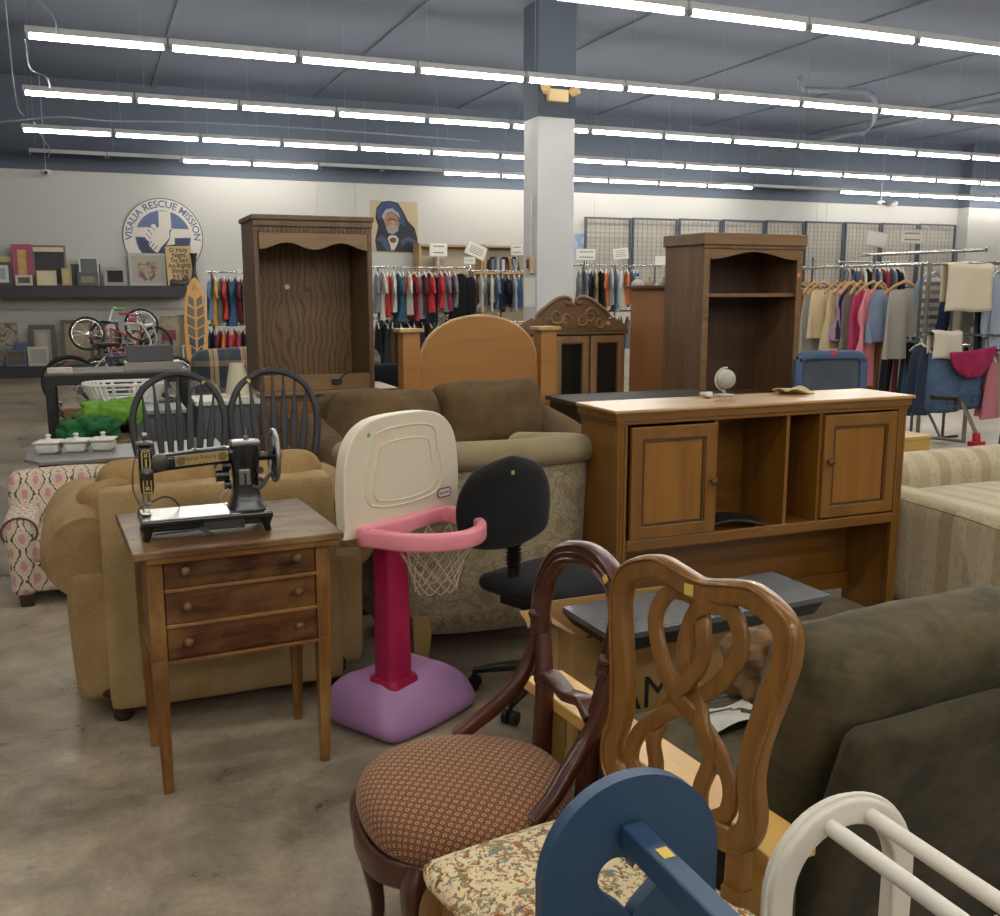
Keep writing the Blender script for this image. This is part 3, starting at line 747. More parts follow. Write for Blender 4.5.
mb = MB(); mb.sweep([(p.x*.93, p.y*.93, hts[i]-.02) for i, p in enumerate(bp)], circ(.07, 16, .062), up=(0, 0, 1)); mb.build('top_roll', m_roll, t, smooth=60)
mb = MB(); mb.rbox((0, .0, .33), (.68, .66, .28), r=.06, bulge=(0, .02, .03), n=10); mb.build('seat_cushion', m_pai, t, smooth=180)
mb = MB(); mb.bb((-.36, -.34, .1), (.36, .34, .2)); mb.build('under_frame', plain('#1a1611', .9), t)
for (x, y) in ((-.30, -.33), (.30, -.33), (-.33, .33), (.33, .33)):
    mb = MB(); mb.sweep([(x, y, .2), (x*1.04, y*1.06, .0)], [(.042, .042), (-.042, .042), (-.042, -.042), (.042, -.042)], up=(0, 1, 0), scales=[1, .62]); mb.build('leg', wood('#ab8a5a', '#86683f', axis=2), t, bevel=.003)
# ================================================================ FOREGROUND
m_mah = wood('#5a2a1a', '#26100b', axis=2, scale=.8, rough=.3, coat=.2, fine=.4, bump=.05)
m_oak = wood('#8d5f24', '#674214', axis=2, scale=.9, rough=.28, coat=.25, fine=.5, bump=.05)
# ---------------------------------------------------------------- balloon-back chair
t = thing('balloon_back_chair', 'dark mahogany balloon-back side chair with a round burgundy lattice-patterned seat', 'chair', (.675, 1.85, 0), R(-88))
def seatring(k, z, n=48, fr=1.):
    out = []
    for i in range(n):
        a = 2*PI*i/n; c, s_ = math.cos(a), math.sin(a)
        rx, ry = .232*k, (.228 if s_ < 0 else .232)*k
        e = 2.35
        x = rx*math.copysign(abs(c)**(2/e), c); y = ry*math.copysign(abs(s_)**(2/e), s_)+.012
        if s_ > 0: x *= 1-.22*s_
        out.append((x, y))
    return out
mb = MB(); levels = [(.97, .385), (1.0, .392), (1.015, .41), (1.01, .43), (.98, .448), (.92, .462), (.8, .474), (.6, .483), (.35, .488), (.1, .489)]
vs = []; N = 48
for k, z in levels: vs += [(x, y, z) for x, y in seatring(k, z)]
fs = [(i*N+q, i*N+(q+1) % N, (i+1)*N+(q+1) % N, (i+1)*N+q) for i in range(len(levels)-1) for q in range(N)]
fs.append(tuple((len(levels)-1)*N+q for q in range(N))); fs.append(tuple(range(N))[::-1])
mb._add(vs, fs); mb.build('seat', lattice(), t, smooth=180)
mb = MB(); rp = seatring(1.005, 0, 64); mb.tube([(x, y, .388+.014*max(0, -math.sin(2*PI*i/64))**6*-1) for i, (x, y) in enumerate(rp)], .006, 6, closed=True); mb.build('piping', fabric('#7a4a38', '#4a2c20', weave=120), t, smooth=60)
mb = MB()
rp = seatring(.985, 0, 64)
mb.sweep([(x, y, .355-.012*math.cos(4*2*PI*i/64)) for i, (x, y) in enumerate(rp)], rrect(.03, .058, .01), up=(0, 0, 1), closed=True); mb.build('seat_rail', m_mah, t, smooth=50)
for sx in (-1, 1):
    pa = smooth_path([(sx*.165, -.15, .385), (sx*.178, -.165, .33), (sx*.168, -.158, .22), (sx*.155, -.145, .1), (sx*.165, -.16, .02), (sx*.172, -.17, 0)], 5)
    sc_ = sm1([1.25, 1.3, .9, .6, .5, .62], 5)
    mb = MB(); mb.sweep(pa, rrect(.048, .048, .014), up=(0, 1, 0), scales=sc_); mb.build('leg', m_mah, t, smooth=50)
    # rear leg running up into the arched back
    pa = smooth_path([(sx*.12, .33, 0), (sx*.112, .28, .15), (sx*.106, .25, .33), (sx*.106, .25, .45), (sx*.118, .262, .58), (sx*.15, .272, .70)], 5)
    mb = MB(); mb.sweep(pa, rrect(.04, .042, .012), up=(0, 1, 0), scales=sm1([.7, .85, 1.05, 1., .95, .85], 5)); mb.build('leg', m_mah, t, smooth=50)
    pa = smooth_path([(sx*.162, .27, .72), (sx*.168, .25, .64), (sx*.165, .215, .58), (sx*.178, .165, .525), (sx*.195, .12, .485), (sx*.206, .07, .45)], 5)
    mb = MB(); mb.sweep(pa, rrect(.034, .032, .01), up=(0, 0, 1), scales=sm1([.7, .95, 1., 1., .95, .9], 5)); mb.tube([p+Vector((sx*.006, 0, .013)) for p in pa], .0075, 6); mb.build('hip_brace', m_mah, t, smooth=50)
arch = smooth_path([(-.150, .268, .70), (-.160, .274, .75), (-.168, .285, .80), (-.158, .298, .85), (-.108, .308, .90), (0, .315, .922), (.108, .308, .90), (.158, .298, .85), (.168, .285, .80), (.160, .274, .75), (.150, .268, .70)], 6)
na = len(arch)
mb = MB(); mb.sweep(arch, rrect(.048, .036, .011, 3), up=(0, -1, .15), scales=[(.66+.45*math.sin(PI*i/(na-1)), 1.) for i in range(na)]); ar = mb.build('arched_back', m_mah, t, smooth=50)
for off, rr in ((.016, .0055), (0, .004), (-.014, .0045)):
    mb = MB(); cc = Vector((0, .28, .79))
    mb.tube([p+((p-cc).normalized()*off*(.7+.4*math.sin(PI*i/(na-1))))+Vector((0, -.0175, 0)) for i, p in enumerate(arch)], rr, 6); mb.build('arch_bead', m_mah, ar, smooth=60)
for sx in (-1, 1):
    for z, r in ((.745, .021), (.712, .018)):
        mb = MB(); mb.sphere((sx*(.162 if z > .72 else .156), .262, z), r, 12, sc_=(1, 1, .7)); mb.build('carved_scroll', m_mah, ar, smooth=60)
mb = MB(); rail = smooth_path([(-.12, .255, .60), (-.08, .257, .622), (-.03, .26, .612), (0, .26, .606), (.03, .26, .612), (.08, .257, .622), (.12, .255, .60)], 5)
mb.sweep(rail, rrect(.024, .042, .008), up=(0, -1, 0)); mb.build('cross_rail', m_mah, t, smooth=50)
mb = MB(); mb.box((.112, .284, .902), (.016, .003, .013), rot=(R(-12), R(40), 0)); mb.build('price_sticker', plain('#e0c060', .5), t)

# ---------------------------------------------------------------- oak chair with interlaced loops
t = thing('loop_back_chair', 'honey oak chair with interlaced loop back and cream floral tapestry seat', 'chair', (.725, 1.355, 0), R(-76))
mb = MB(); mb.rbox((0, .01, .452), (.49, .38, .055), r=.026, bulge=(.008, .014, .016), n=12, fn=lambda p: Vector((p.x*(1-.45*(p.y)), p.y, p.z))); mb.build('seat', tapestry(), t, smooth=180)
mb = MB()
for a, b in (((-.235, -.155), (.235, -.155)), ((-.17, .19), (.17, .19)), ((-.235, -.155), (-.17, .19)), ((.235, -.155), (.17, .19))):
    mb.sweep([(a[0], a[1], .40), (b[0], b[1], .40)], rrect(.022, .06, .004), up=(0, 0, 1))
mb.build('seat_rail', m_oak, t, smooth=40)
for sx in (-1, 1):
    pa = smooth_path([(sx*.225, -.14, .43), (sx*.24, -.155, .36), (sx*.225, -.15, .2), (sx*.21, -.13, .07), (sx*.225, -.155, 0)], 5)
    mb = MB(); mb.sweep(pa, rrect(.05, .05, .014), up=(0, 1, 0), scales=sm1([1.1, 1.15, .75, .5, .7], 5)); mb.build('leg', m_oak, t, smooth=50)
    pa = smooth_path([(sx*.17, .26, 0), (sx*.165, .215, .2), (sx*.16, .19, .42), (sx*.158, .195, .50)], 5)
    mb = MB(); mb.sweep(pa, rrect(.042, .04, .008), up=(0, 1, 0)); mb.build('leg', m_oak, t, smooth=50)
# local frame of the back: x across, z up, leaning
def bk(x, z): return Vector((x, .2+.10*(z-.5)+.06*(z-.5)**2, z))
fr = [(-.11, .572), (-.155, .582), (-.172, .625), (-.158, .69), (-.162, .76), (-.182, .84), (-.195, .905), (-.188, .95), (-.155, .975), (-.105, .99), (-.055, .982), (0, .972), (.055, .982), (.105, .99), (.155, .975), (.188, .95), (.195, .905), (.182, .84), (.162, .76), (.158, .69), (.172, .625), (.155, .582), (.11, .572), (0, .582)]
P = smooth_path([bk(x, z) for x, z in fr], 5, True)
mb = MB(); mb.sweep(P, rrect(.046, .032, .008, 3), up=(0, -1, .15), closed=True); bf = mb.build('back_frame', m_oak, t, smooth=50)
cc = Vector((0, .25, .78))
mb = MB(); mb.tube([p+(p-cc).normalized()*.017+Vector((0, -.0155, 0)) for p in P], .0035, 6, closed=True); mb.build('frame_bead', m_oak, bf, smooth=60)
def strap(pts, dy, nm='back_loop'):
    Q = smooth_path([bk(x, z)+Vector((0, dy+k, 0)) for x, z, k in pts], 6)
    mb = MB(); mb.sweep(Q, rrect(.031, .015, .004, 2), up=(0, -1, .15)); mb.build(nm, m_oak, t, smooth=50)
for s_ in (-1, 1):
    # a strand: rises from lower outer side, crosses, forms the tall loop, and comes back
    strap([(s_*.085, .585, 0), (s_*.118, .615, 0), (s_*.112, .665, .004), (s_*.05, .725, .009*s_), (s_*-.025, .785, -.009*s_), (s_*-.085, .85, .0), (s_*-.10, .905, 0), (s_*-.07, .952, 0), (s_*-.015, .948, .009*s_), (s_*.022, .90, -.006*s_), (s_*.018, .84, 0), (s_*-.015, .785, -.009*s_), (s_*-.05, .735, .007*s_), (s_*-.062, .68, -.007*s_), (s_*-.055, .63, 0), (s_*-.06, .585, 0)], 0)
for s_ in (-1, 1):
    mb = MB(); mb.sweep([bk(s_*.155, .40), bk(s_*.155, .50), bk(s_*.150, .59)], rrect(.04, .03, .006), up=(0, -1, 0)); mb.build('back_post', m_oak, t, smooth=50)
mb = MB(); q = bk(-.0, .972); mb.box((q.x-.015, q.y-.018, q.z), (.02, .003, .02)); mb.build('price_sticker', plain('#e2bf62', .5), t)

# ---------------------------------------------------------------- blue rack with heart cut-out
m_blue = plain('#2f4c6a', .42, var=.15, vs=14)
yb = 1.05
a_, b_ = PY(539, 880, yb), PY(712, 860, yb); top = PY(630, 773, yb)
cx, hw = (a_.x+b_.x)/2, (b_.x-a_.x)/2; zt_ = top.z
t = thing('blue_quilt_rack', 'navy blue painted wooden rack with a rounded end panel and heart cut-out', 'rack', (cx, yb, 0))
def heart(w, n=120):
    out = []
    for i in range(n):
        a = 2*PI*i/n
        x = 16*math.sin(a)**3; y = 13*math.cos(a)-5*math.cos(2*a)-2*math.cos(3*a)-math.cos(4*a)
        out.append((x*w/32, y*w/32))
    return out
def endpanel(hw, zt_, n=40):
    """outline matched point by point to the heart (same angle order), centre at heart centre"""
    return
hz = zt_-.15; hh = heart(hw*.80)
FR = Matrix.Rotation(R(90), 4, 'X')
def rackpanel(y):
    mb = MB(); outer = []; inner = []
    for (x, z) in hh:
        inner.append((x, z+hz)); L = math.hypot(x, z+.02) or 1e-6; dx, dz = x/L, (z+.02)/L
        # march from heart centre outward to outline: arch radius hw centred at zt_-hw; straight sides; bottom at hz-.2
        best = 3.
        k = 0.
        while True:
            k += .0006; px_, pz_ = dx*k, hz+dz*k
            inside = abs(px_) <= hw and pz_ >= hz-.22 and (pz_ <= zt_-hw or px_*px_+(pz_-(zt_-hw))**2 <= hw*hw)
            if not inside: break
        outer.append((px_, pz_))
    mb.ring_prism(outer, inner, .022, M=Matrix.Translation((0, y, 0)) @ FR, z0=-.011)
    mb.bb((-hw, y-.011, 0), (-hw*.35, y+.011, hz-.21)); mb.bb((hw*.35, y-.011, 0), (hw, y+.011, hz-.21)); mb.bb((-hw, y-.011, hz-.36), (hw, y+.011, hz-.21))
    return mb
rackpanel(0).build('end_panel', m_blue, t, bevel=.005, bseg=3)
rackpanel(-.66).build('end_panel', m_blue, t, bevel=.005, bseg=3)
rs = PY(629, 833, yb-.01)
for (dx, dz) in ((0, 0), ):
    mb = MB(); mb.bb((rs.x-cx-.015, -.65, rs.z-.018), (rs.x-cx+.017, -.011, rs.z+.018)); mb.build('top_rail', m_blue, t, bevel=.004, bseg=3)
for sx in (-1, 1):
    mb = MB(); mb.bb((sx*hw*.72-.012, -.65, .3), (sx*hw*.72+.012, -.011, .335)); mb.build('side_rail', m_blue, t, bevel=.004)
mb = MB(); mb.bb((rs.x-cx-.005, -.105, rs.z+.018), (rs.x-cx+.011, -.083, rs.z+.0192)); mb.build('price_sticker', plain('#e3c35c', .5), t)

# ---------------------------------------------------------------- white rack
m_cw = plain('#e4ddce', .5, var=.12, vs=40)
yb = .95
a_, b_ = PY(766, 900, yb), PY(906, 880, yb); top = PY(845, 797, yb)
cx, hw = (a_.x+b_.x)/2, (b_.x-a_.x)/2; zt_ = top.z
t = thing('white_quilt_rack', 'white painted wooden rack with arched end frame and round rails', 'rack', (cx, yb, 0))
def archband(hw, bw, zt_, zb, n=24):
    o_, i_ = [], []
    o_.append((-hw, zb)); i_.append((-hw+bw, zb))
    for k in range(n+1):
        a = PI-PI*k/n
        o_.append((hw*math.cos(a), zt_-hw+hw*math.sin(a))); i_.append(((hw-bw)*math.cos(a), zt_-hw+(hw-bw)*math.sin(a)))
    o_.append((hw, zb)); i_.append((hw-bw, zb))
    return o_, i_
for y in (0, -.6):
    o_, i_ = archband(hw, .036, zt_, 0.)
    mb = MB(); mb.prism(o_+i_[::-1], .026, M=Matrix.Translation((0, y, 0)) @ FR, z0=-.013); ep = mb.build('end_frame', m_cw, t, bevel=.004, bseg=2)
    mb = MB(); mb.tube([(x, y, z) for x, z in archband(hw+.001, .03, zt_+.001, .02)[0]], .0045, 6); mb.build('edge_bead', m_cw, ep, smooth=60)
for (px, py) in ((829, 826), (869, 815)):
    q = PY(px, py, yb-.01)
    mb = MB(); mb.tube([(q.x-cx, -.012, q.z), (q.x-cx, -.59, q.z)], .0115, 14); mb.build('round_rail', m_cw, t, smooth=40)
mb = MB(); mb.tube([(-hw+.02, 0, .25), (-hw+.02, -.6, .25)], .011, 12); mb.build('round_rail', m_cw, t, smooth=40)
mb = MB(); mb.tube([(hw-.02, 0, .25), (hw-.02, -.6, .25)], .011, 12); mb.build('round_rail', m_cw, t, smooth=40)

# ---------------------------------------------------------------- olive suede armchair with pale wooden arms (seen from behind)
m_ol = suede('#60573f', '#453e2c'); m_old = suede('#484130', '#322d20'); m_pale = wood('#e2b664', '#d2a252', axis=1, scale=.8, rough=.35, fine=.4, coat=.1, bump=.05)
t = thing('olive_armchair', 'dark olive suede armchair with flat pale wooden arms, seen from behind', 'armchair', (1.439, 1.732, 0), R(4.5))
X0, Y0 = 1.44, 1.7
for x0, x1 in ((.965, 1.075), (1.80, 1.90)):
    mb = MB(); mb.bb((x0-X0, 1.235-Y0, .525), (x1-X0, 2.11-Y0, .555)); ar_ = mb.build('arm', m_pale, t, bevel=.004)
    for y in (1.27, 2.03):
        mb = MB(); mb.bb((x0+.03-X0, y-Y0, 0), (x0+.075-X0, y+.05-Y0, .525)); mb.build('leg', m_pale, t, bevel=.003)
    s_ = 1 if x0 < 1.4 else -1
    xs = x1+.0 if x0 < 1.4 else x0
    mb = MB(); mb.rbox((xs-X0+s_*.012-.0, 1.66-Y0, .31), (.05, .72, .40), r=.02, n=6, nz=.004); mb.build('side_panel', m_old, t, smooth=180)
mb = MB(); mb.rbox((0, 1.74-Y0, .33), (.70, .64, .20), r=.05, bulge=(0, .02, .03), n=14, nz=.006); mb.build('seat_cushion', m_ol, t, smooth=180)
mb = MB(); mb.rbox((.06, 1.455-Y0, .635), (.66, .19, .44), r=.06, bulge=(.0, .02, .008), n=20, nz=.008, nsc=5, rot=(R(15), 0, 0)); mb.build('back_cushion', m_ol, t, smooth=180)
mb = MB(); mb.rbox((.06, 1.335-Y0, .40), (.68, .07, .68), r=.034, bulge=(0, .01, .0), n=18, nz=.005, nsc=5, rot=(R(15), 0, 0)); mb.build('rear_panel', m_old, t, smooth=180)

# ---------------------------------------------------------------- open cardboard box with a flat glossy panel across it
m_card = plain('#a98450', .85, var=.2, vs=5); m_cardi = plain('#8f6e44', .9, var=.15, vs=5); m_tape = plain('#b79a62', .4)
t = thing('cardboard_box', 'open brown cardboard box printed AM behind the pale wooden arm', 'box', (1.27, 2.49, 0))
W, D, Hh = .62, .26, .47
def wall(a, b, n1='side_wall', jag=0): 
    mb = MB(); mb.bb(a, b); return mb.build(n1, m_card, t)
wall((0, 0, 0), (W, .006, Hh)); wall((0, D-.006, 0), (W, D, Hh+.04)); wall((0, .006, 0), (.006, D-.006, Hh+.02)); wall((W-.006, .006, 0), (W, D-.006, Hh)); wall((.006, .006, 0), (W-.006, D-.006, .006), 'bottom')
mb = MB()
mb.grid(lambda u, v: Vector((-.07*v+.012*math.sin(9*u)*v, u*D, Hh+.02+.04*v*math.sin(5*u+1)+.01*v)), 8, 3); mb.build('flap', m_card, t, solid=.004)
mb = MB(); mb.grid(lambda u, v: Vector((.02+.14*u, .01+.1*v, Hh-.02-.12*v*(1-u)+.03*math.sin(6*u))), 6, 4); mb.build('flap', m_cardi, t, solid=.004)
mb = MB(); mb.box((-.0012, .13, .24), (.0015, .05, .46)); mb.build('packing_tape', m_tape, t)
mb = MB(); LM = Matrix.Translation((.245, -.0012, .26)) @ Matrix.Rotation(R(90), 4, 'X'); text_geo(mb, 'AM', .15, LM, .0006); mb.build('printed_letters', plain('#15130f', .7), t)
mb = MB()
for i in range(5): mb.box((-.0012, .045+.012*i, .16+.006*(i % 2)), (.0012, .005, .10+.012*(i % 3)))
mb.build('printed_marks', plain('#2a2218', .7), t)
t = thing('glossy_panel', 'flat dark glossy panel lying across the open cardboard box', 'flat panel', (1.70, 2.49, .515), R(5), rot=(R(2), 0, R(5)))
mb = MB(); mb.bb((-.42, -.15, .012), (.42, .12, .03)); mb.build('panel_face', plain('#4c4f51', .18, spec=.8), t, bevel=.002)
mb = MB(); mb.prism([(-.42, .03), (.42, .03), (.37, -.015), (-.38, -.015)], .25, M=Matrix.Translation((0, .12, -.018)) @ FR); mb.build('panel_housing', plain('#1a1a1b', .35), t, bevel=.002)
t2 = thing('paper_bag', 'crumpled brown paper bag with a white receipt on the olive chair seat', 'bag', (1.56, 2.0, .455))
mb = MB(); mb.rbox((0, 0, .085), (.15, .12, .17), r=.03, n=14, nz=.035, nsc=16); mb.build('bag_body', plain('#7f5f3d', .85, var=.2), t2, smooth=30)
mb = MB(); mb.grid(lambda u, v: Vector((-.27+.2*u, -.16+.13*v, .012+.015*math.sin(4*u+2*v))), 6, 5, M=Matrix.Rotation(.1, 4, 'Z')); rc = mb.build('receipt', plain('#c9c6bc', .8), t2, solid=.0015)
mb = MB()
for i in range(4): mb.box((-.20+.012*i, -.12+.024*i, .031), (.075, .006, .0016))
mb.build('print_lines', plain('#4a4a48', .8), rc)

# ---------------------------------------------------------------- oak desk hutch
m_hu = wood('#85591f', '#65410f', axis=2, scale=.55, rough=.33, coat=.2, fine=.35, bump=.04)
m_hux = wood('#80551d', '#5e3b0e', axis=0, scale=.55, rough=.33, coat=.2, fine=.35, bump=.04)
m_hut = wood('#b48d55', '#9c763f', axis=0, scale=.5, rough=.3, coat=.3, fine=.4, bump=.04)
x0, x1, y0, y1 = 1.895, 3.375, 3.36, 3.675; ZT = .985
t = thing('desk_hutch', 'large honey oak desk hutch with two panelled doors, open shelves and moulded top', 'hutch', ((x0+x1)/2, (y0+y1)/2, 0))
cx, cy = (x0+x1)/2, (y0+y1)/2; hx, hy = (x1-x0)/2, (y1-y0)/2
for s_ in (-1, 1):
    mb = MB(); mb.bb((s_*hx, -hy+.02, 0), (s_*(hx-.022), hy, ZT)); mb.build('side_panel', m_hu, t, bevel=.002)
    mb = MB(); mb.bb((s_*(hx+.002), -hy-.006, 0), (s_*(hx-.045), -hy+.02, ZT)); mb.build('corner_stile', m_hu, t, bevel=.005)
    for k in (.014, .03):
        mb = MB(); mb.tube([(s_*(hx-k), -hy-.006, .01), (s_*(hx-k), -hy-.006, ZT-.01)], .004, 6); mb.build('reeding', m_hu, t, smooth=40)
mb = MB(); mb.bb((-hx+.022, hy-.012, .06), (hx-.022, hy, ZT)); mb.build('back_panel', m_hux, t)
mb = MB(); mb.bb((-hx+.022, hy-.04, .06), (hx-.022, hy-.012, .14)); mb.build('bottom_rail', m_hux, t, bevel=.003)
mb = MB(); mb.bb((-hx+.022, -hy+.005, .468), (hx-.022, hy-.012, .488)); mb.build('shelf', m_hux, t, bevel=.002)
mb = MB(); mb.bb((-hx+.045, -hy-.008, .452), (hx-.045, -hy+.014, .50)); mb.build('shelf_rail', m_hux, t, bevel=.005)
# stepped cornice
mb = MB()
path = [(-hx-.0, hy, 0), (-hx-.0, -hy, 0), (hx+.0, -hy, 0), (hx+.0, hy, 0)]
for (o_, za, zb) in ((.010, ZT-.012, ZT+.004), (.018, ZT+.004, ZT+.035), (.028, ZT+.035, ZT+.05)):
    mb = MB(); mb.bb((-hx-o_, -hy-o_, za), (hx+o_, hy+.002, zb)); mb.build('cornice' if za < ZT+.03 else 'top', m_hux if za < ZT+.03 else m_hut, t, bevel=.006 if za > ZT+.03 else .004, bseg=3)
for xx in (2.362, 2.728, 2.905):
    mb = MB(); mb.bb((xx-cx-.009, -hy+.004, .488), (xx-cx+.009, hy-.012, ZT-.012)); mb.build('divider', m_hu, t, bevel=.001)
mb = MB()
for i in range(14): mb.box((2.745-cx, .09, .53+.03*i), (.006, .02, .012))
o_ = mb.build('slot_strip', plain('#2a1a0e', .6), t); o_['kind'] = 'stuff'
def door(xa, xb, za, zb, kx, kz):
    mb = MB(); w, h = xb-xa, zb-za; cxx, czz = (xa+xb)/2-cx, (za+zb)/2
    def rr(k): return [(cxx-w/2+k, czz-h/2+k), (cxx+w/2-k, czz-h/2+k), (cxx+w/2-k, czz+h/2-k), (cxx-w/2+k, czz+h/2-k)]
    MM = Matrix.Translation((0, -hy-.006, 0)) @ FR
    mb.ring_prism(rr(0), rr(.052), .02, M=MM, z0=-.012); d = mb.build('door', m_hu, t, bevel=.004)
    mb = MB(); mb.ring_prism(rr(.052), rr(.064), .008, M=MM, z0=-.004); mb.build('door_moulding', wood('#5a3818', '#3e240e', axis=2, rough=.35), d, bevel=.002)
    mb = MB(); mb.prism(rr(.063), .006, M=MM, z0=-.008); mb.build('door_panel', wood('#936425', '#754c17', axis=2, scale=.5, rough=.35, fine=.3), d)
    mb = MB(); mb.lathe([(.007, 0), (.007, .012), (.016, .02), (.017, .027), (.011, .033), (0, .035)], seg=18, M=Matrix.Translation((kx-cx, -hy-.012, kz)) @ Matrix.Rotation(R(90), 4, 'X')); mb.build('knob', wood('#5c3a1c', '#40260f', axis=2, rough=.3), d, smooth=50)
door(1.952, 2.355, .502, .962, 2.335, .72); door(2.912, 3.318, .508, .965, 2.94, .76)
t2 = tag(bpy.data.objects.new('black_tray', None), None)
bpy.data.objects.remove(t2)
mb = MB(); mb.grid(lambda u, v: Vector((-.12+.24*u, -.08+.16*v, .018+.02*math.sin(PI*u)-.0*v)), 12, 6); o_ = mb.build('black_tray', plain('#17130f', .5), None, smooth=180, solid=.012); o_.location = (2.53, 3.47, .492); o_.rotation_euler = (0, 0, -.3); tag(o_, 'black curved plastic tray lying in the open shelf of the oak hutch', 'tray')

# ---------------------------------------------------------------- striped beige sofa at the right edge
m_st = stripes(('#b0a284', '#bbad90', '#a69879', '#b8aa8c'), period=.30)
xs_ = 3.47
ztop = PX(905, 492, xs_).z
t = thing('striped_sofa', 'cream and sage striped sofa at the right, standing beside the oak hutch', 'sofa', (xs_, 3.6, 0))
mb = MB(); mb.rbox((.13, -.2, .285), (.24, 1.25, .60-.08), r=.07, bulge=(.0, .0, .01), n=14, nz=.004); mb.build('arm', m_st, t, smooth=180)
mb = MB(); mb.tube(smooth_path([(.0, -.80, .5), (-.0, -.5, .52), (-.0, .0, .53), (0, .4, .53)], 4), .004, 6); mb.build('piping', fabric('#8d7f60'), t, smooth=60)
mb = MB(); mb.rbox((1.25, .45, .335), (2.4, .26, .55), r=.11, bulge=(0, .0, .01), n=18, nz=.006, rot=(0, 0, 0)); mb.build('back_rest', m_st, t, smooth=180)
for i in range(2):
    mb = MB(); mb.rbox((.75+.95*i, -.1, .36), (.95, .85, .2), r=.06, bulge=(0, .01, .02), n=10); mb.build('seat_cushion', m_st, t, smooth=180)
mb = MB(); mb.rbox((2.36, -.2, .30), (.24, 1.25, .54), r=.07, n=10); mb.build('arm', m_st, t, smooth=180)
mb = MB(); mb.bb((.05, -.7, .05), (2.4, .5, .26)); mb.build('base', m_st, t, bevel=.02)
# ================================================================ MID GROUND
# ---------------------------------------------------------------- pink damask child armchair
m_dm = damask()
t = thing('damask_armchair', 'small low armchair in cream fabric with pink and charcoal damask pattern', 'armchair', (-.15, 5.32, 0))
mb = MB(); mb.rbox((0.0, .2, .36), (.60, .17, .44), r=.06, bulge=(0, .015, .015), n=14, rot=(R(-4), 0, 0)); mb.build('back_rest', m_dm, t, smooth=180)
for sx in (-1, 1):
    mb = MB(); mb.rbox((sx*.225, -.05, .24), (.115, .5, .38), r=.045, n=12, fn=lambda p: Vector((p.x*(1+.5*max(0, p.z)/.19*.8), p.y, p.z))); mb.build('arm', m_dm, t, smooth=180)
    mb = MB(); pr = [(sx*.225+.078*math.cos(a), .375+.07*math.sin(a)) for a in [PI*i/10 for i in range(-2, 13)]]; mb.tube([(x, -.295, z-.005) for x, z in pr]+[], .006, 6); mb.build('arm_piping', fabric('#5a4c42'), t, smooth=60)
mb = MB(); mb.rbox((0, -.06, .27), (.36, .45, .13), r=.04, bulge=(0, .01, .015), n=10); mb.build('seat_cushion', m_dm, t, smooth=180)
mb = MB(); mb.rbox((0, -.05, .14), (.44, .44, .16), r=.02, n=6); mb.build('base', m_dm, t, smooth=180)
for sx in (-1, 1):
    for y in (-.25, .2):
        mb = MB(); mb.box((sx*.215, y, .03), (.07, .07, .06), taper=(.85, .85)); mb.build('leg', wood('#3a281a', '#241710', axis=2), t, bevel=.003)

# ---------------------------------------------------------------- bow-back windsor chairs
m_wb = plain('#17191c', .42)
def windsor():
    t = thing('windsor_chair', 'x', 'chair')
    mb = MB(); mb.lathe([(.16, .425), (.2, .432), (.222, .445), (.225, .458), (.2, .466), (.1, .455), (0, .452)], seg=28, sx=1., sy=.95); mb.build('seat', m_wb, t, smooth=60)
    bow = smooth_path([(-.165, .12, .46), (-.195, .155, .62), (-.222, .18, .78), (-.222, .2, .91), (-.175, .22, 1.03), (-.09, .235, 1.095), (0, .24, 1.115), (.09, .235, 1.095), (.175, .22, 1.03), (.222, .2, .91), (.222, .18, .78), (.195, .155, .62), (.165, .12, .46)], 5)
    mb = MB(); mb.sweep(bow, rrect(.034, .03, .008), up=(0, -1, .1)); mb.build('bow', m_wb, t, smooth=50)
    for i in range(7):
        u = (i-3)/3; xb = .115*u; xt = .178*u; zt_ = 1.108-.085*abs(u)**2.2
        def yy(z): return .13+.11*(z-.46)/.65
        zs = [.46+(zt_-.46)*f for f in (0, .2, .44, .6, .74, .88, 1)]; ws = [.5, .7, 1.4, 1.7, 1.2, .55, .45]
        pts = [(xb+(xt-xb)*(z-.46)/(zt_-.46), yy(z), z) for z in zs]
        mb = MB(); mb.sweep(pts, rrect(.024, .014, .004), up=(0, -1, 0), scales=[(w, 1) for w in ws]); mb.build('spindle', m_wb, t, smooth=50)
    for sx in (-1, 1):
        for sy in (-1, 1):
            mb = MB(); mb.tube([(sx*.12, sy*.12, .44), (sx*.15, sy*.155, .3), (sx*.175, sy*.18, .15), (sx*.2, sy*.205, 0)], [.014, .02, .018, .012], 10); mb.build('leg', m_wb, t, smooth=50)
        mb = MB(); mb.tube([(sx*.17, -.165, .18), (sx*.172, 0, .18), (sx*.17, .165, .18)], [.009, .014, .009], 8); mb.build('stretcher', m_wb, t, smooth=50)
    mb = MB(); mb.tube([(-.17, 0, .18), (0, 0, .18), (.17, 0, .18)], [.009, .014, .009], 8); mb.build('stretcher', m_wb, t, smooth=50)
    mb = MB(); mb.box((.13, .215, 1.065), (.02, .004, .017), rot=(0, R(30), 0)); mb.build('price_sticker', plain('#e0b860', .5), t)
    return t
w1 = windsor(); w1.scale = (1, 1, .965); w1.location = (.37, 5.06, 0); w1['label'] = 'black bow-back spindle chair, the left one behind the tan sofa'
w2 = copy_tree(w1); w2.location = (.86, 5.06, 0); w2.rotation_euler = (0, 0, R(-4)); w2['label'] = 'black bow-back spindle chair, the right one beside the brown sofa'
for c_ in w2.children:
    if c_.name.startswith('price_sticker'): c_.location = (-.255, 0, 0); c_.rotation_euler = (0, 0, 0)
w1['group'] = w2['group'] = 'black spindle chairs'
w1.rotation_euler = (0, 0, R(-6))

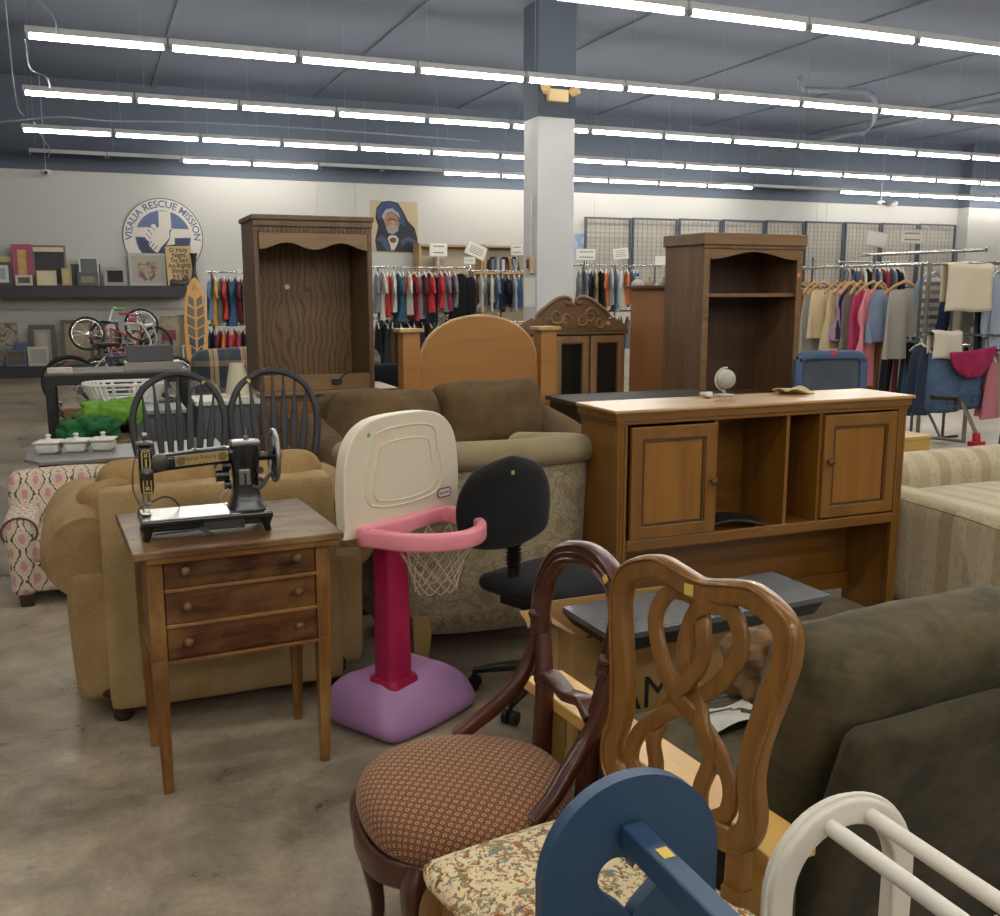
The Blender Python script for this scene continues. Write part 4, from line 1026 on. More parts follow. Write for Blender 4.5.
# ---------------------------------------------------------------- grey table with white dishes
p0 = PZ(30, 458, .6)
t = thing('grey_table', 'low grey-topped table with black legs behind the damask armchair', 'table', (.12, 5.93, 0))
mb = MB(); mb.prism([(-.50, -.13), (-.42, -.27), (.28, -.27), (.55, -.2), (.55, .25), (-.42, .25), (-.5, .15)], .02, z0=.58); mb.build('table_top', plain('#74746f', .35), t, bevel=.004)
for x in (-.4, .45):
    for y in (-.2, .18):
        mb = MB(); mb.box((x, y, .29), (.05, .05, .58)); mb.build('leg', BLACK, t, bevel=.003)
def dish(px, lab, y=5.98):
    q = PZ(px, 450, .6)
    t = thing('lidded_dish', lab, 'dish', (q.x, y, .6), group='white lidded dishes on the grey table'); t.scale = (.86, .86, .9); t.rotation_euler = (0, 0, R(-14))
    mb = MB(); mb.rbox((0, 0, .032), (.135, .15, .064), r=.02, n=8, fn=lambda p: Vector((p.x*(1+1.5*p.z), p.y*(1+1.5*p.z), p.z))); mb.build('dish_body', WHITEP, t, smooth=180)
    mb = MB(); mb.rbox((0, 0, .070), (.155, .17, .014), r=.006, n=6); mb.build('lid', WHITEP, t, smooth=180)
    mb = MB(); mb.lathe([(.03, .076), (.026, .084), (.012, .092), (.012, .1), (.02, .108), (.012, .116), (0, .118)], seg=14); mb.build('lid_knob', WHITEP, t, smooth=60)
dish(50, 'white lidded dish, leftmost of three on the grey table'); dish(77, 'white lidded dish, middle of three on the grey table'); dish(104, 'white lidded dish, rightmost of three on the grey table')

# ---------------------------------------------------------------- wooden cubby, basket, green plush, grey drawers
q0, q1 = PY(64, 408, 7.2), PY(122, 408, 7.2)
cz = q0.z
t = thing('wooden_cubby', 'small light wooden cubby with arched opening under the laundry basket', 'cubby', (q0.x, 7.2, 0))
wdt = q1.x-q0.x+.12; m_cb = wood('#84674a', '#6a5038', axis=0, rough=.5)
mb = MB(); mb.bb((-.02, -.02, cz-.02), (wdt+.02, .42, cz)); mb.build('top', m_cb, t, bevel=.003)
for x in (0, wdt/2-.01, wdt-.02): mb = MB(); mb.bb((x, 0, 0), (x+.02, .4, cz-.02)); mb.build('side_panel', m_cb, t)
mb = MB(); mb.bb((.02, .385, .02), (wdt-.02, .4, cz-.02)); mb.build('back_panel', wood('#4c3826', '#3a2a1c', axis=0), t)
for z in (.02, cz-.32): mb = MB(); mb.bb((.02, 0, z), (wdt-.02, .385, z+.02)); mb.build('shelf', m_cb, t)
mb = MB(); mb.prism([(.02, cz-.02), (.02, cz-.1), (.05, cz-.06), (wdt/2-.04, cz-.06), (wdt/2-.01, cz-.1), (wdt/2-.01, cz-.02)], .01, M=FR); mb.build('arch_trim', m_cb, t)
# basket
b0, b1 = PY(82, 384, 7.35), PY(166, 384, 7.35); bh = b0.z-cz
t = thing('laundry_basket', 'white plastic laundry basket with slotted sides on the wooden cubby', 'basket', ((b0.x+b1.x)/2, 7.4, cz+.001))
W = (b1.x-b0.x)/2; D = .19
def bp_(a, z):
    k = .78+.22*z/bh; e = 4.
    c, s_ = math.cos(a), math.sin(a)
    return Vector((W*k*math.copysign(abs(c)**(2/e), c), D*k*math.copysign(abs(s_)**(2/e), s_), z))
mb = MB(); mb.tube([bp_(2*PI*i/48, bh-.008) for i in range(48)], .011, 6, closed=True); mb.build('rim', WHITEP, t, smooth=60)
mb = MB()
for i in range(36):
    a = 2*PI*(i+.5)/36; mb.sweep([bp_(a, .0), bp_(a, bh*.5), bp_(a, bh)], rrect(.022, .012, .002, 1), up=(math.cos(a), math.sin(a), 0))
o_ = mb.build('side_ribs', WHITEP, t, smooth=40)
mb = MB(); mb.tube([bp_(2*PI*i/48, bh*.52) for i in range(48)], .006, 6, closed=True); mb.tube([bp_(2*PI*i/48, .02) for i in range(48)], .012, 6, closed=True); mb.build('band', WHITEP, t, smooth=60)
mb = MB(); mb.bb((-W*.74, -D*.74, .0), (W*.74, D*.74, .012)); mb.build('basket_floor', WHITEP, t)
# grey drawer unit behind the windsor chairs
q = PY(123, 418, 6.75); 
t = thing('grey_drawer_unit', 'grey drawer unit with pale top behind the left spindle chair', 'drawers', (.20, 6.95, 0))
mb = MB(); mb.bb((0, -.2, .02), (.34, .2, .70)); mb.build('carcass', plain('#3c3f44', .5), t, bevel=.004)
mb = MB(); mb.bb((-.012, -.215, .70), (.352, .21, .725)); mb.build('top', plain('#83868a', .4), t, bevel=.003)
for i in range(3):
    mb = MB(); mb.bb((.01, -.214, .06+.21*i), (.33, -.2, .25+.21*i)); d_ = mb.build('drawer', plain('#494d53', .45), t, bevel=.003)
    mb = MB(); mb.cyl((.17, -.214, .155+.21*i), (.17, -.235, .155+.21*i), .012, seg=12); mb.build('knob', CHROME, d_, smooth=50)
t = thing('grey_cabinet', 'dark grey panelled cabinet with white top seen through the spindle chairs', 'cabinet', (.62, 6.95, 0))
mb = MB(); mb.bb((0, -.2, .02), (.40, .2, .74)); mb.build('carcass', plain('#43474d', .5), t, bevel=.004)
mb = MB(); mb.bb((-.012, -.215, .74), (.412, .21, .77)); mb.build('top', plain('#b7b7b2', .4), t, bevel=.003)
for i in range(2):
    mb = MB(); mb.bb((.01+.195*i, -.212, .06), (.195+.195*i, -.2, .71)); d_ = mb.build('door', plain('#4c5056', .45), t, bevel=.003)
# green plush
def plush(pxy, y, size, c1, lab, seed):
    q = PY(pxy[0], pxy[1], y)
    mb = MB(); mb.rbox((0, 0, 0), size, r=min(size)*.45, n=26, nz=.05, nsc=12, seed=seed)
    zmin = min(v.z for v in mb.v)
    o = mb.build('green_cloth', fabric(c1, '#1f4a2a' if seed == 1 else '#54802c', weave=90, blotch=14), None, smooth=180); o.location = q
    tag(o, lab, 'cloth'); return o
plush((112, 413), 6.82, (.38, .22, .16), '#6f9a3c', 'light green crumpled cloth in front of the laundry basket', 4)
plush((90, 430), 6.62, (.34, .2, .15), '#2f6b3c', 'dark green crumpled cloth heaped behind the white dishes', 1)
q = PY(90, 440, 6.62)
t = thing('storage_tub', 'small wooden crate under the heaped green cloths', 'crate', (q.x+.08, 6.72, 0))
mb = MB(); zz = q.z-.005
mb.bb((-.27, -.18, 0), (.27, -.165, zz)); mb.bb((-.27, .165, 0), (.27, .18, zz)); mb.build('side_panel', m_cb, t)
mb = MB(); mb.bb((-.27, -.165, 0), (-.255, .165, zz)); mb.build('end_panel', m_cb, t)
mb = MB(); mb.bb((.255, -.165, 0), (.27, .165, zz)); mb.build('end_panel', m_cb, t)
mb = MB(); mb.bb((-.255, -.165, zz-.02), (.255, .165, zz)); mb.build('lid', m_cb, t)

# ---------------------------------------------------------------- black metal desk
yd = 7.95
a_, b_ = PY(44, 374, yd), PY(190, 374, yd); zt_ = a_.z; W = b_.x-a_.x
t = thing('black_desk', 'black metal-framed desk with square legs behind the laundry basket', 'desk', (a_.x, yd, 0))
mb = MB(); mb.bb((0, 0, zt_-.02), (W, .6, zt_)); mb.build('desk_top', plain('#5a564f', .25), t, bevel=.003)
for yy in (0, .54): mb = MB(); mb.bb((0, yy, zt_-.09), (W, yy+.06, zt_-.02)); mb.build('frame_rail', BLACK, t)
for x in (0, W-.065):
    for yy in (0, .53): mb = MB(); mb.bb((x, yy, 0), (x+.065, yy+.065, zt_-.09)); mb.build('leg', BLACK, t, bevel=.003)
q = PY(127, 367, yd+.15); q2 = PY(173, 345, yd+.15)
t = thing('grey_console', 'dark grey flat panel box standing on a silver base on the black desk', 'box', (q.x, yd+.15, zt_))
w_ = q2.x-q.x; 
mb = MB(); mb.bb((-.02, -.08, 0), (w_+.05, .18, .06)); mb.build('base', plain('#98958c', .35, .4), t, bevel=.004)
mb = MB(); mb.bb((0, 0, .06), (w_, .05, q2.z-zt_)); mb.build('screen', plain('#4b4e51', .5), t, bevel=.006)
q = PY(44, 374, yd)
mb = MB(); mb.bb((0, 0, 0), (.17, .12, .035)); o_ = mb.build('paper_stack', plain('#b7b0a0', .8), None, bevel=.002); o_.location = (q.x+.02, yd+.05, zt_); tag(o_, 'pale stack of paper at the left corner of the black desk', 'paper stack')

# ---------------------------------------------------------------- bicycles
def bicycle(lab, frame_c, loc, rz, wheel_r=.31, tilt=0., grip='#1a1a1a', tire='#26241f', bar_c=None, hb=(.32, .42), group=None):
    t = thing('bicycle', lab, 'bicycle', loc, rot=(tilt, 0, rz), group=group)
    mf = plain(frame_c, .35); mt = plain(tire, .7)
    L = wheel_r*3.2
    for x in (0, L):
        mb = MB(); mb.tube([(x+wheel_r*.96*math.cos(a), 0, wheel_r+wheel_r*.96*math.sin(a)) for a in [2*PI*i/32 for i in range(32)]], wheel_r*.075, 8, closed=True); wh = mb.build('tire', mt, t, smooth=60)
        mb = MB(); mb.tube([(x+wheel_r*.86*math.cos(a), 0, wheel_r+wheel_r*.86*math.sin(a)) for a in [2*PI*i/32 for i in range(32)]], wheel_r*.03, 6, closed=True); mb.build('rim', CHROME, wh, smooth=60)
        mb = MB()
        for i in range(16):
            a = 2*PI*i/16; mb.tube([(x, .02*(1 if i % 2 else -1), wheel_r), (x+wheel_r*.86*math.cos(a), 0, wheel_r+wheel_r*.86*math.sin(a))], .0016, 4)
        mb.cyl((x, -.04, wheel_r), (x, .04, wheel_r), .018, seg=10); mb.build('spokes', CHROME, wh)
    k = wheel_r/.31
    bbp = V(L*.44, 0, wheel_r*.9); st = V(L*.36, 0, wheel_r*.9+.40*k); hd = V(L*.83, 0, wheel_r*.9+.40*k); hd2 = V(L*.86, 0, wheel_r*.9+.30*k); re = V(0, 0, wheel_r); fe = V(L, 0, wheel_r)
    for a, b, r in ((bbp, st, .016), (bbp, hd2, .02), (st, hd, .017), (hd, hd2, .021)):
        mb = MB(); mb.tube([a, b], r*k, 8); mb.build('frame_tube', mf, t, smooth=50)
    for s_ in (-1, 1):
        o1 = V(0, s_*.03, 0)
        mb = MB(); mb.tube([st+o1*.3, re+o1*1.3, bbp+o1*.5], .009*k, 6); mb.build('rear_stay', mf, t, smooth=50)
        mb = MB(); mb.tube([hd2+V(0, s_*.02, -.02), V(L*.93, s_*.035, wheel_r*1.6), fe+o1*1.4], .012*k, 6); mb.build('fork', mf, t, smooth=50)
    mb = MB(); mb.tube([st, st+V(-.02, 0, .12*k)], .012, 8); mb.build('seat_post', CHROME, t, smooth=50)
    mb = MB(); mb.rbox(st+V(-.02, 0, .14*k), (.24*k, .12*k, .05), r=.024, n=6, fn=lambda p: Vector((p.x, p.y*(1-1.8*max(-.1, p.x)), p.z))); mb.build('saddle', BLACK, t, smooth=60)
    mb = MB(); mb.tube(smooth_path([hd, hd+V(-.03, 0, .1*k), hd+V(.02, .1, hb[1]*.3), hd+V(-.05, hb[0]*.7, hb[1]*.62), hd+V(-.12, hb[0], hb[1]*.62)], 4), .011, 8); mb.tube(smooth_path([hd+V(-.03, 0, .1*k), hd+V(.02, -.1, hb[1]*.3), hd+V(-.05, -hb[0]*.7, hb[1]*.62), hd+V(-.12, -hb[0], hb[1]*.62)], 4), .011, 8); mb.build('handlebar', plain(bar_c, .3) if bar_c else CHROME, t, smooth=50)
    for s_ in (-1, 1):
        mb = MB(); mb.tube([hd+V(-.10, s_*hb[0]*.92, hb[1]*.62), hd+V(-.2, s_*hb[0]*1.15, hb[1]*.62)], .018, 8); mb.build('grip', plain(grip, .6), t, smooth=50)
    mb = MB(); mb.cyl(bbp+V(0, -.012, 0), bbp+V(0, -.02, 0), .09*k, seg=20); mb.tube([bbp+V(0, -.03, 0), bbp+V(.1*k, -.04, -.12*k)], .01, 6); mb.box(bbp+V(.11*k, -.09, -.13*k), (.09, .09, .022)); mb.build('crank', DCHROME, t, smooth=40)
    return t
wq = PY(78, 381, 12.3)
bicycle('navy blue bicycle with black tires at the front of the bicycle cluster', '#22395c', (wq.x, 12.3, 0), R(16), .33, 0, '#c8c8c8', bar_c='#b8b8b6', hb=(.3, .6))
bicycle('white bicycle with pink tires in the middle of the bicycle cluster', '#b9b6b4', (wq.x-.05, 12.95, 0), R(8), .31, 0, '#b04a78', tire='#8a3552', hb=(.3, .85))
bicycle('black bicycle with red grips at the back of the bicycle cluster', '#2a2a2c', (wq.x-.1, 13.6, 0), R(0), .34, 0, '#b0392e', hb=(.3, .6))
bicycle('pink and violet bicycle leaning among the bicycle cluster', '#8e4560', (wq.x+1.2, 14.2, 0), R(176), .30, 0, '#5aa04a', hb=(.28, .95), bar_c='#c9c7c4')
b5 = bicycle('small red bicycle upside down on top of the bicycle cluster', '#a33a34', (wq.x+.1, 12.85, 1.18), 0, .20, 0, '#5aa04a', hb=(.2, .2)); b5.rotation_euler = (R(172), R(-8), R(10))
b6 = bicycle('small pale grey bicycle stacked upside down beside the red one', '#a7a7a4', (wq.x+.35, 13.2, 1.12), 0, .20, 0, '#9a4a70', hb=(.2, .2)); b6.rotation_euler = (R(186), R(6), R(-24))

# ---------------------------------------------------------------- brown sofa facing the viewer
m_br = fabric('#6b563a', '#4e3e28', weave=220, st=.3, blotch=5); m_brc = fabric('#6b563a', '#4c3c26', weave=220, st=.3, blotch=4)
t = thing('brown_sofa', 'brown microfibre two-cushion sofa facing the viewer in front of the arched headboard', 'sofa', (2.02, 5.85, 0))
mb = MB(); mb.rbox((0, .28, .48), (1.5, .2, .74), r=.08, n=12); mb.build('back_rest', m_br, t, smooth=180)
for i, (x, z, sd) in enumerate(((-.36, .665, 1), (.34, .69, 2))):
    mb = MB(); mb.rbox((x, .06, z), (.70, .26, .44), r=.085, bulge=(.0, .07, .01), n=20, nz=.028, nsc=4, seed=sd, rot=(R(-12), R(-2 if i else 2), 0)); c_ = mb.build('back_cushion', m_brc, t, smooth=180)
    mb = MB(); mb.rbox((x*.98, -.15, .42), (.68, .6, .2), r=.07, bulge=(0, .02, .03), n=10, nz=.01); mb.build('seat_cushion', m_brc, t, smooth=180)
for sx in (-1, 1):
    mb = MB(); mb.rbox((sx*.78, -.04, .385), (.24, .85, .61), r=.12, bulge=(.01, 0, .02), n=14, nz=.012, seed=5+sx, fn=lambda p: p+Vector((0, 0, .12*p.y))); mb.build('arm', m_br, t, smooth=180)
mb = MB(); mb.bb((-.8, -.42, .06), (.8, .34, .32)); mb.build('base', m_br, t, bevel=.02)

# ---------------------------------------------------------------- arched headboard with two square posts
m_hb = wood('#a27239', '#936330', axis=0, scale=.4, rough=.4, fine=.3, bump=.03); m_hbl = wood('#b99a68', '#a68650', axis=2, scale=.6, rough=.4)
yh = 6.62
pl, pr = PY(400, 330, yh), PY(553, 327, yh); tl = PY(475, 316, yh)
t = thing('arched_headboard', 'pale oak headboard with round arched panel between two square capped posts', 'headboard', ((pl.x+pr.x)/2, yh, 0))
hw = (pr.x-pl.x)/2; pw = .125
for sx in (-1, 1):
    mb = MB(); mb.bb((sx*hw, -pw/2, 0), (sx*(hw-pw), pw/2, pl.z-.015)); p_ = mb.build('post', m_hb, t, bevel=.003)
    mb = MB(); mb.bb((sx*(hw+.025), -pw/2-.025, pl.z-.015), (sx*(hw-pw-.025), pw/2+.025, pl.z+.01)); mb.build('post_cap', m_hbl, p_, bevel=.004)
iw = hw-pw; zs = PY(421, 365, yh).z; rise = tl.z-zs
ol = [(-iw, .25), (-iw, zs-.02)]
ol += [(-iw+.02, zs)]+[(iw*.97*math.cos(a), zs+rise*math.sin(a)**.9) for a in [PI-PI*i/24 for i in range(1, 24)]]+[(iw-.02, zs), (iw, zs-.02), (iw, .25)]
mb = MB(); mb.prism(ol, .035, M=FR, z0=-.02); mb.build('arched_panel', m_hb, t, bevel=.004)
mb = MB(); mb.tube([(x, -.006+.0, z) for x, z in ol[2:-2]], .012, 6); mb.build('arch_edge', m_hbl, t, smooth=60)

# ---------------------------------------------------------------- carved china hutch
m_ar = wood('#7b5e41', '#594229', axis=0, scale=.8, rough=.45); m_arz = wood('#6a4f35', '#4a3623', axis=2, scale=.8, rough=.45); m_arl = wood('#94734c', '#765838', axis=2, scale=.8, rough=.45)
ya = 7.9
l_, r_ = PY(513, 325, ya), PY(627, 325, ya); zc = PY(600, 332, ya).z
t = thing('carved_china_cabinet', 'brown wooden china cabinet with carved scroll crest and two glazed doors', 'cabinet', ((l_.x+r_.x)/2, ya, 0))
hw = (r_.x-l_.x)/2
for sx in (-1, 1): mb = MB(); mb.bb((sx*(hw-.02), 0, 0), (sx*(hw-.05), .42, zc-.02)); mb.build('side_panel', m_arz, t)
mb = MB(); mb.bb((-hw+.05, .40, 0), (hw-.05, .42, zc-.02)); mb.build('back_panel', plain('#2a2018', .7), t)
mb = MB(); mb.bb((-hw, -.03, zc-.02), (hw, .44, zc+.02)); mb.build('cornice', m_ar, t, bevel=.008)
for z in (.35, .62, .9): mb = MB(); mb.bb((-hw+.05, .04, z), (hw-.05, .40, z+.02)); mb.build('shelf', m_ar, t)
mb = MB(); mb.bb((-hw+.05, 0, .0), (hw-.05, .04, .3)); mb.build('lower_panel', m_ar, t)
zt_ = PY(570, 299, ya).z; h_ = zt_-zc
crest = [(-hw+.02, zc+.02), (-hw+.02, zc+.04), (-hw*.80, zc+.10), (-hw*.62, zc+h_*.30)]
left = [(-.98, .04), (-.93, .18), (-.72, .40), (-.64, .34), (-.62, .5), (-.5, .66), (-.36, .86), (-.2, .98), (-.08, .96), (-.02, .86)]
hp = [(hw*x, zc+.02+h_*y*.97) for x, y in left]; poly = [(-hw*.98, zc+.015)]+hp+[(0, zc+h_*.82)]+[(-x, z) for x, z in hp[::-1]]+[(hw*.98, zc+.015)]
mb = MB(); mb.prism(poly, .035, M=FR, z0=-.0); mb.build('carved_crest', m_ar, t, bevel=.004)
for sx in (-1, 1):
    mb = MB(); mb.tube(smooth_path([(sx*hw*x, -.036, zc+.02+h_*y) for x, y in ((.64, .40), (.6, .52), (.46, .72), (.3, .92), (.15, .99), (.05, .92), (.07, .8), (.14, .82))], 5), .018, 8); mb.build('crest_moulding', m_ar, t, smooth=60)
    for cx_, cz_, r0, tw in ((.30, .42, .075, 1), (.14, .30, .055, -1), (.46, .22, .05, -1)):
        mb = MB(); pts = []
        for i in range(22):
            a = i*.42*tw*sx; rr = r0*(1-i/26); pts.append((sx*hw*cx_+rr*math.cos(a), -.014, zc+.02+h_*cz_+rr*math.sin(a)))
        mb.tube([(a, b-.026, c) for a, b, c in pts], [.015*(1-i/40) for i in range(22)], 6); mb.build('scroll', m_arl, t, smooth=60)
dw = (2*hw-.06)/3
for kd in range(3):
    xa = -hw+.03+dw*kd+.008; xb = xa+dw-.016; za, zb = .32, zc-.03
    def rr(k): return [(xa+k, za+k), (xb-k, za+k), (xb-k, zb-k), (xa+k, zb-k)]
    mb = MB(); mb.ring_prism(rr(0), rr(.06), .025, M=FR, z0=0); d = mb.build('door', m_arl, t, bevel=.003)
    mb = MB(); mb.ring_prism(rr(.06), rr(.072), .012, M=FR, z0=.004); mb.build('door_bead', m_arz, d)
    mb = MB(); mb.prism(rr(.071), .004, M=FR, z0=.004); mb.build('glass_pane', glass('#3a3835', .35), d)
mb = MB(); mb.box((hw*.62, -.04, zc+.08), (.03, .008, .03)); mb.build('price_sticker', plain('#e08a50', .5), t)

# ---------------------------------------------------------------- tall plain panel cabinet
yp = 7.45
yp = 7.12; l_ = PY(668, 285, yp); r_ = V(l_.x+.5, 0, 0); dpt = PX(631, 285, l_.x).y-yp
t = thing('tall_oak_cabinet', 'tall narrow light oak cabinet side beside the pine bookcase, odds and ends on top', 'cabinet', (l_.x, yp, 0))
m_pn = wood('#9a6b42', '#8a5c36', axis=2, scale=.4, rough=.45, fine=.4); zt_ = l_.z
mb = MB(); mb.bb((0, 0, 0), (r_.x-l_.x, dpt, zt_-.03)); mb.build('carcass', m_pn, t, bevel=.003)
mb = MB(); mb.bb((-.04, -.03, zt_-.03), (r_.x-l_.x+.01, dpt+.02, zt_)); mb.build('top', wood('#5d4430', '#4a3424', axis=0), t, bevel=.006)

# ---------------------------------------------------------------- knotty pine bookcase
yk = 6.5
fl, fr_ = PY(704, 232.5, yk), PY(803, 236, yk); zt_ = fl.z; zsh = PY(750, 297, yk).z
m_pk = wood('#7a5b40', '#4e3725', axis=2, scale=.7, rough=.55, fine=.6); m_pkx = wood('#82623f', '#5a4128', axis=0, scale=.7, rough=.5, fine=.6)
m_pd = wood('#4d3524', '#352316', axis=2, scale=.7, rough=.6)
t = thing('pine_bookcase', 'tall rustic dark pine bookcase with arched valance behind the desk hutch', 'bookcase', (fl.x, yk, 0))
W = fr_.x-fl.x; D = .62
bkx = PX(666, 236, fl.x); D = min(.75, max(.4, bkx.y-yk))
for x in (0, W-.03):
    mb = MB(); mb.bb((x, 0, 0), (x+.03, D, zt_-.04)); mb.build('side_panel', m_pk, t, bevel=.003)
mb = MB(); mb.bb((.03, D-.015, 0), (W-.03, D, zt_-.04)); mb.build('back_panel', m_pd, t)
for x in (0, W-.055): mb = MB(); mb.bb((x, -.018, 0), (x+.055, 0, zt_-.04)); mb.build('stile', m_pkx, t, bevel=.003)
mb = MB(); mb.bb((-.02, -.04, zt_-.09), (W+.02, D+.01, zt_)); mb.build('top', m_pkx, t, bevel=.006)
mb = MB(); mb.bb((-.01, -.028, zt_-.12), (W+.01, 0, zt_-.09)); mb.build('cornice_moulding', m_pk, t, bevel=.008)
v = [(.055, zt_-.12)]+[(.055+(W-.11)*i/20, zt_-.20+.06*(.5-.5*math.cos(2*PI*i/20))) for i in range(21)]+[(W-.055, zt_-.12)]
mb = MB(); mb.prism(v[::-1], .018, M=FR, z0=0); mb.build('valance', m_pkx, t, bevel=.003)
for z in (zsh, .62, .3, .08):
    mb = MB(); mb.bb((.03, .02, z), (W-.03, D-.015, z+.028)); mb.build('shelf', m_pkx, t, bevel=.003)
mb = MB(); mb.bb((W-.05, -.022, zt_-.33), (W-.025, -.018, zt_-.30)); mb.build('price_sticker', plain('#e08040', .5), t)

# ---------------------------------------------------------------- walnut wall unit on a low dresser
yw = 7.0
fl, fr_, bt = PY(252, 214, yw), PY(371, 218, yw), PY(262, 392, yw); zt_ = fl.z; zb = bt.z
m_wn = wood('#70543a', '#4c3724', axis=2, scale=.6, rough=.45, fine=.6); m_wnx = wood('#8c6d47', '#6b5135', axis=0, scale=.6, rough=.4, fine=.5); m_wnd = wood('#4a3420', '#2c1e12', axis=2, scale=.35, rough=.5, fine=.15)
def m_wavy():
    t = NT('wavy_walnut_back', .5); p = t.mapping((1, 1, .8)); sp_ = t.n('ShaderNodeSeparateXYZ'); t.l(t.tc.outputs['Object'], sp_.inputs[0]); t.sx = sp_.outputs[0]
    n = t.noise(p, 3.0, 2, .5, .6); w = t.m('ABSOLUTE', t.m('SUBTRACT', t.m('FRACT', t.m('ADD', t.m('MULTIPLY', n, 5.), t.m('MULTIPLY', t.sx, 22.))), .5))
    n2 = t.noise(t.mapping((60, 60, 3)), 1, 3)
    t.color(t.mix(t.ramp(w, [(.04, .6), (.2, 0.)]), t.ramp(n2, [(.3, '#644a2d'), (.7, '#7a5c3a')]), '#2c1d12')); return t.mat
t = thing('walnut_hutch', 'tall empty walnut wall unit with scalloped valance and dentil trim on a low dresser', 'hutch', (fl.x, yw, zb))
W = fr_.x-fl.x; Hh = zt_-zb; bx = PX(240, 217, fl.x); D = min(.55, max(.3, bx.y-yw))
for x in (0, W-.035):
    mb = MB(); mb.bb((x, 0, 0), (x+.035, D, Hh-.03)); mb.build('side_panel', m_wn, t, bevel=.003)
mb = MB(); mb.bb((.035, D-.02, .0), (W-.035, D, Hh-.03)); mb.build('back_panel', m_wavy(), t)
mb = MB(); mb.bb((-.015, -.03, Hh-.035), (W+.015, D+.01, Hh)); mb.build('top', m_wn, t, bevel=.006)
mb = MB(); mb.bb((-.005, -.02, Hh-.08), (W+.005, 0, Hh-.035)); mb.build('cornice', m_wn, t, bevel=.008)
mb = MB()
for i in range(26): mb.bb((.01+(W-.03)*i/26, -.018, Hh-.115), (.01+(W-.03)*i/26+.019, 0, Hh-.088))
o_ = mb.build('dentil_trim', m_wn, t)
mb = MB(); mb.bb((0, -.005, Hh-.12), (W, 0, Hh-.08)); mb.build('frieze', m_wn, t)
v = [(.035, Hh-.12)]+[(.035+(W-.07)*i/40, Hh-.235+.048*(.5-.5*math.cos(4*PI*i/40))) for i in range(41)]+[(W-.035, Hh-.12)]
mb = MB(); mb.prism(v[::-1], .02, M=FR, z0=0); mb.build('scalloped_valance', m_wnx, t, bevel=.003)
for x in (0, W-.03): mb = MB(); mb.bb((x, -.008, 0), (x+.03, 0, Hh-.12)); mb.build('stile', m_wn, t, bevel=.003)
mb = MB(); mb.bb((.035, -.005, 0), (W-.035, .015, .11)); mb.build('bottom_board', m_wnx, t, bevel=.003)
mb = MB(); mb.bb((W*.62, -.03, .04), (W*.70, -.005, .075)); mb.tube(smooth_path([(W*.68, -.02, .07), (W*.72, -.01, .1), (W*.78, 0, .12), (W*.8, .03, .12)], 4), .005, 6); mb.build('plug', BLACK, t)
mb = MB(); mb.cyl((W*.38, D-.02, Hh*.60), (W*.38, D-.032, Hh*.60), .018, seg=12); mb.build('cable_hole_cap', plain('#c9c4b8', .5), t)
t = thing('low_dresser', 'low brown dresser with drawers under the tall walnut wall unit', 'dresser', (fl.x-.1, yw-.04, 0))
W2 = W+.25
mb = MB(); mb.bb((0, .0, 0), (W2, .5, zb-.03)); mb.build('carcass', m_wn, t, bevel=.003)
mb = MB(); mb.bb((-.02, -.03, zb-.03), (W2+.02, .52, zb-.001)); mb.build('top', m_wnx, t, bevel=.005)
for i in range(2):
    for j in range(3):
        mb = MB(); mb.bb((.03+i*(W2/2-.01), -.015, .08+j*.22), (W2/2-.02+i*(W2/2-.01), 0, .27+j*.22)); d_ = mb.build('drawer', wood('#80552b', '#64401d', axis=0, rough=.4), t, bevel=.004)
        mb = MB(); mb.sphere((W2/4+.01+i*(W2/2-.01), -.022, .175+j*.22), .014, 10); mb.build('knob', plain('#b5a57a', .3, .8), d_, smooth=60)

# ---------------------------------------------------------------- things round the hutch
q = PY(574, 402, 5.98); bkk = V(q.x, 6.45, q.z)
t = thing('black_dresser', 'black dresser with flat top behind the oak desk hutch', 'dresser', (q.x, 5.98, 0))
W = 1.25; zt_ = q.z
mb = MB(); mb.bb((.03, .02, 0), (W, bkk.y-6.0, zt_-.03)); mb.build('carcass', BLACK, t, bevel=.003)
mb = MB(); mb.bb((0, -.02, zt_-.03), (W+.03, bkk.y-5.98, zt_)); mb.build('top', plain('#34322f', .6), t, bevel=.004)
for j in range(3):
    mb = MB(); hj = (zt_-.12)/3; mb.bb((.05, .005, .07+j*hj), (W-.02, .02, .05+(j+1)*hj)); mb.build('drawer', plain('#191919', .4), t, bevel=.003)
# globe
zc = 1.036
q = PZ(722, 388, zc)
t = thing('desk_globe', 'small pale globe on a stand on top of the desk hutch', 'globe', (2.56, 3.62, zc))
q = PY(724, 387, 3.62); t.location = (q.x, 3.62, zc); t.scale = (1.35, 1.35, 1.3)
mb = MB(); mb.bb((-.026, -.02, 0), (.026, .02, .008)); mb.cyl((-.0, 0, .008), (-.0, 0, .022), .006, seg=10); mb.build('stand', plain('#b9b6ae', .4), t, bevel=.002)
def m_globe():
    t_ = NT('globe_map', .4); n = t_.noise(t_.mapping(), 22, 3); t_.color(t_.ramp(n, [(.5, '#a8a79e'), (.56, '#bdb9a8')])); return t_.mat
mb = MB(); mb.sphere((.004, 0, .058), .034, 20); mb.build('globe_ball', m_globe(), t, smooth=180)
mb = MB(); mb.tube([(.004+.039*math.cos(a), 0, .058+.039*math.sin(a)) for a in [R(80+10*i) for i in range(20)]], .0028, 6); mb.build('meridian_arc', plain('#c2bfb6', .35, .3), t, smooth=60)
q = PY(707, 388, 3.6)
mb = MB(); mb.rbox((0, 0, .012), (.05, .04, .024), r=.01, n=6, nz=.012, nsc=30); o_ = mb.build('crumpled_paper', plain('#c9c4b6', .8), None, smooth=30); o_.location = (q.x, 3.6, zc+.001); tag(o_, 'small crumpled white paper beside the globe on the hutch', 'paper')
q = PY(785, 384, 3.66)
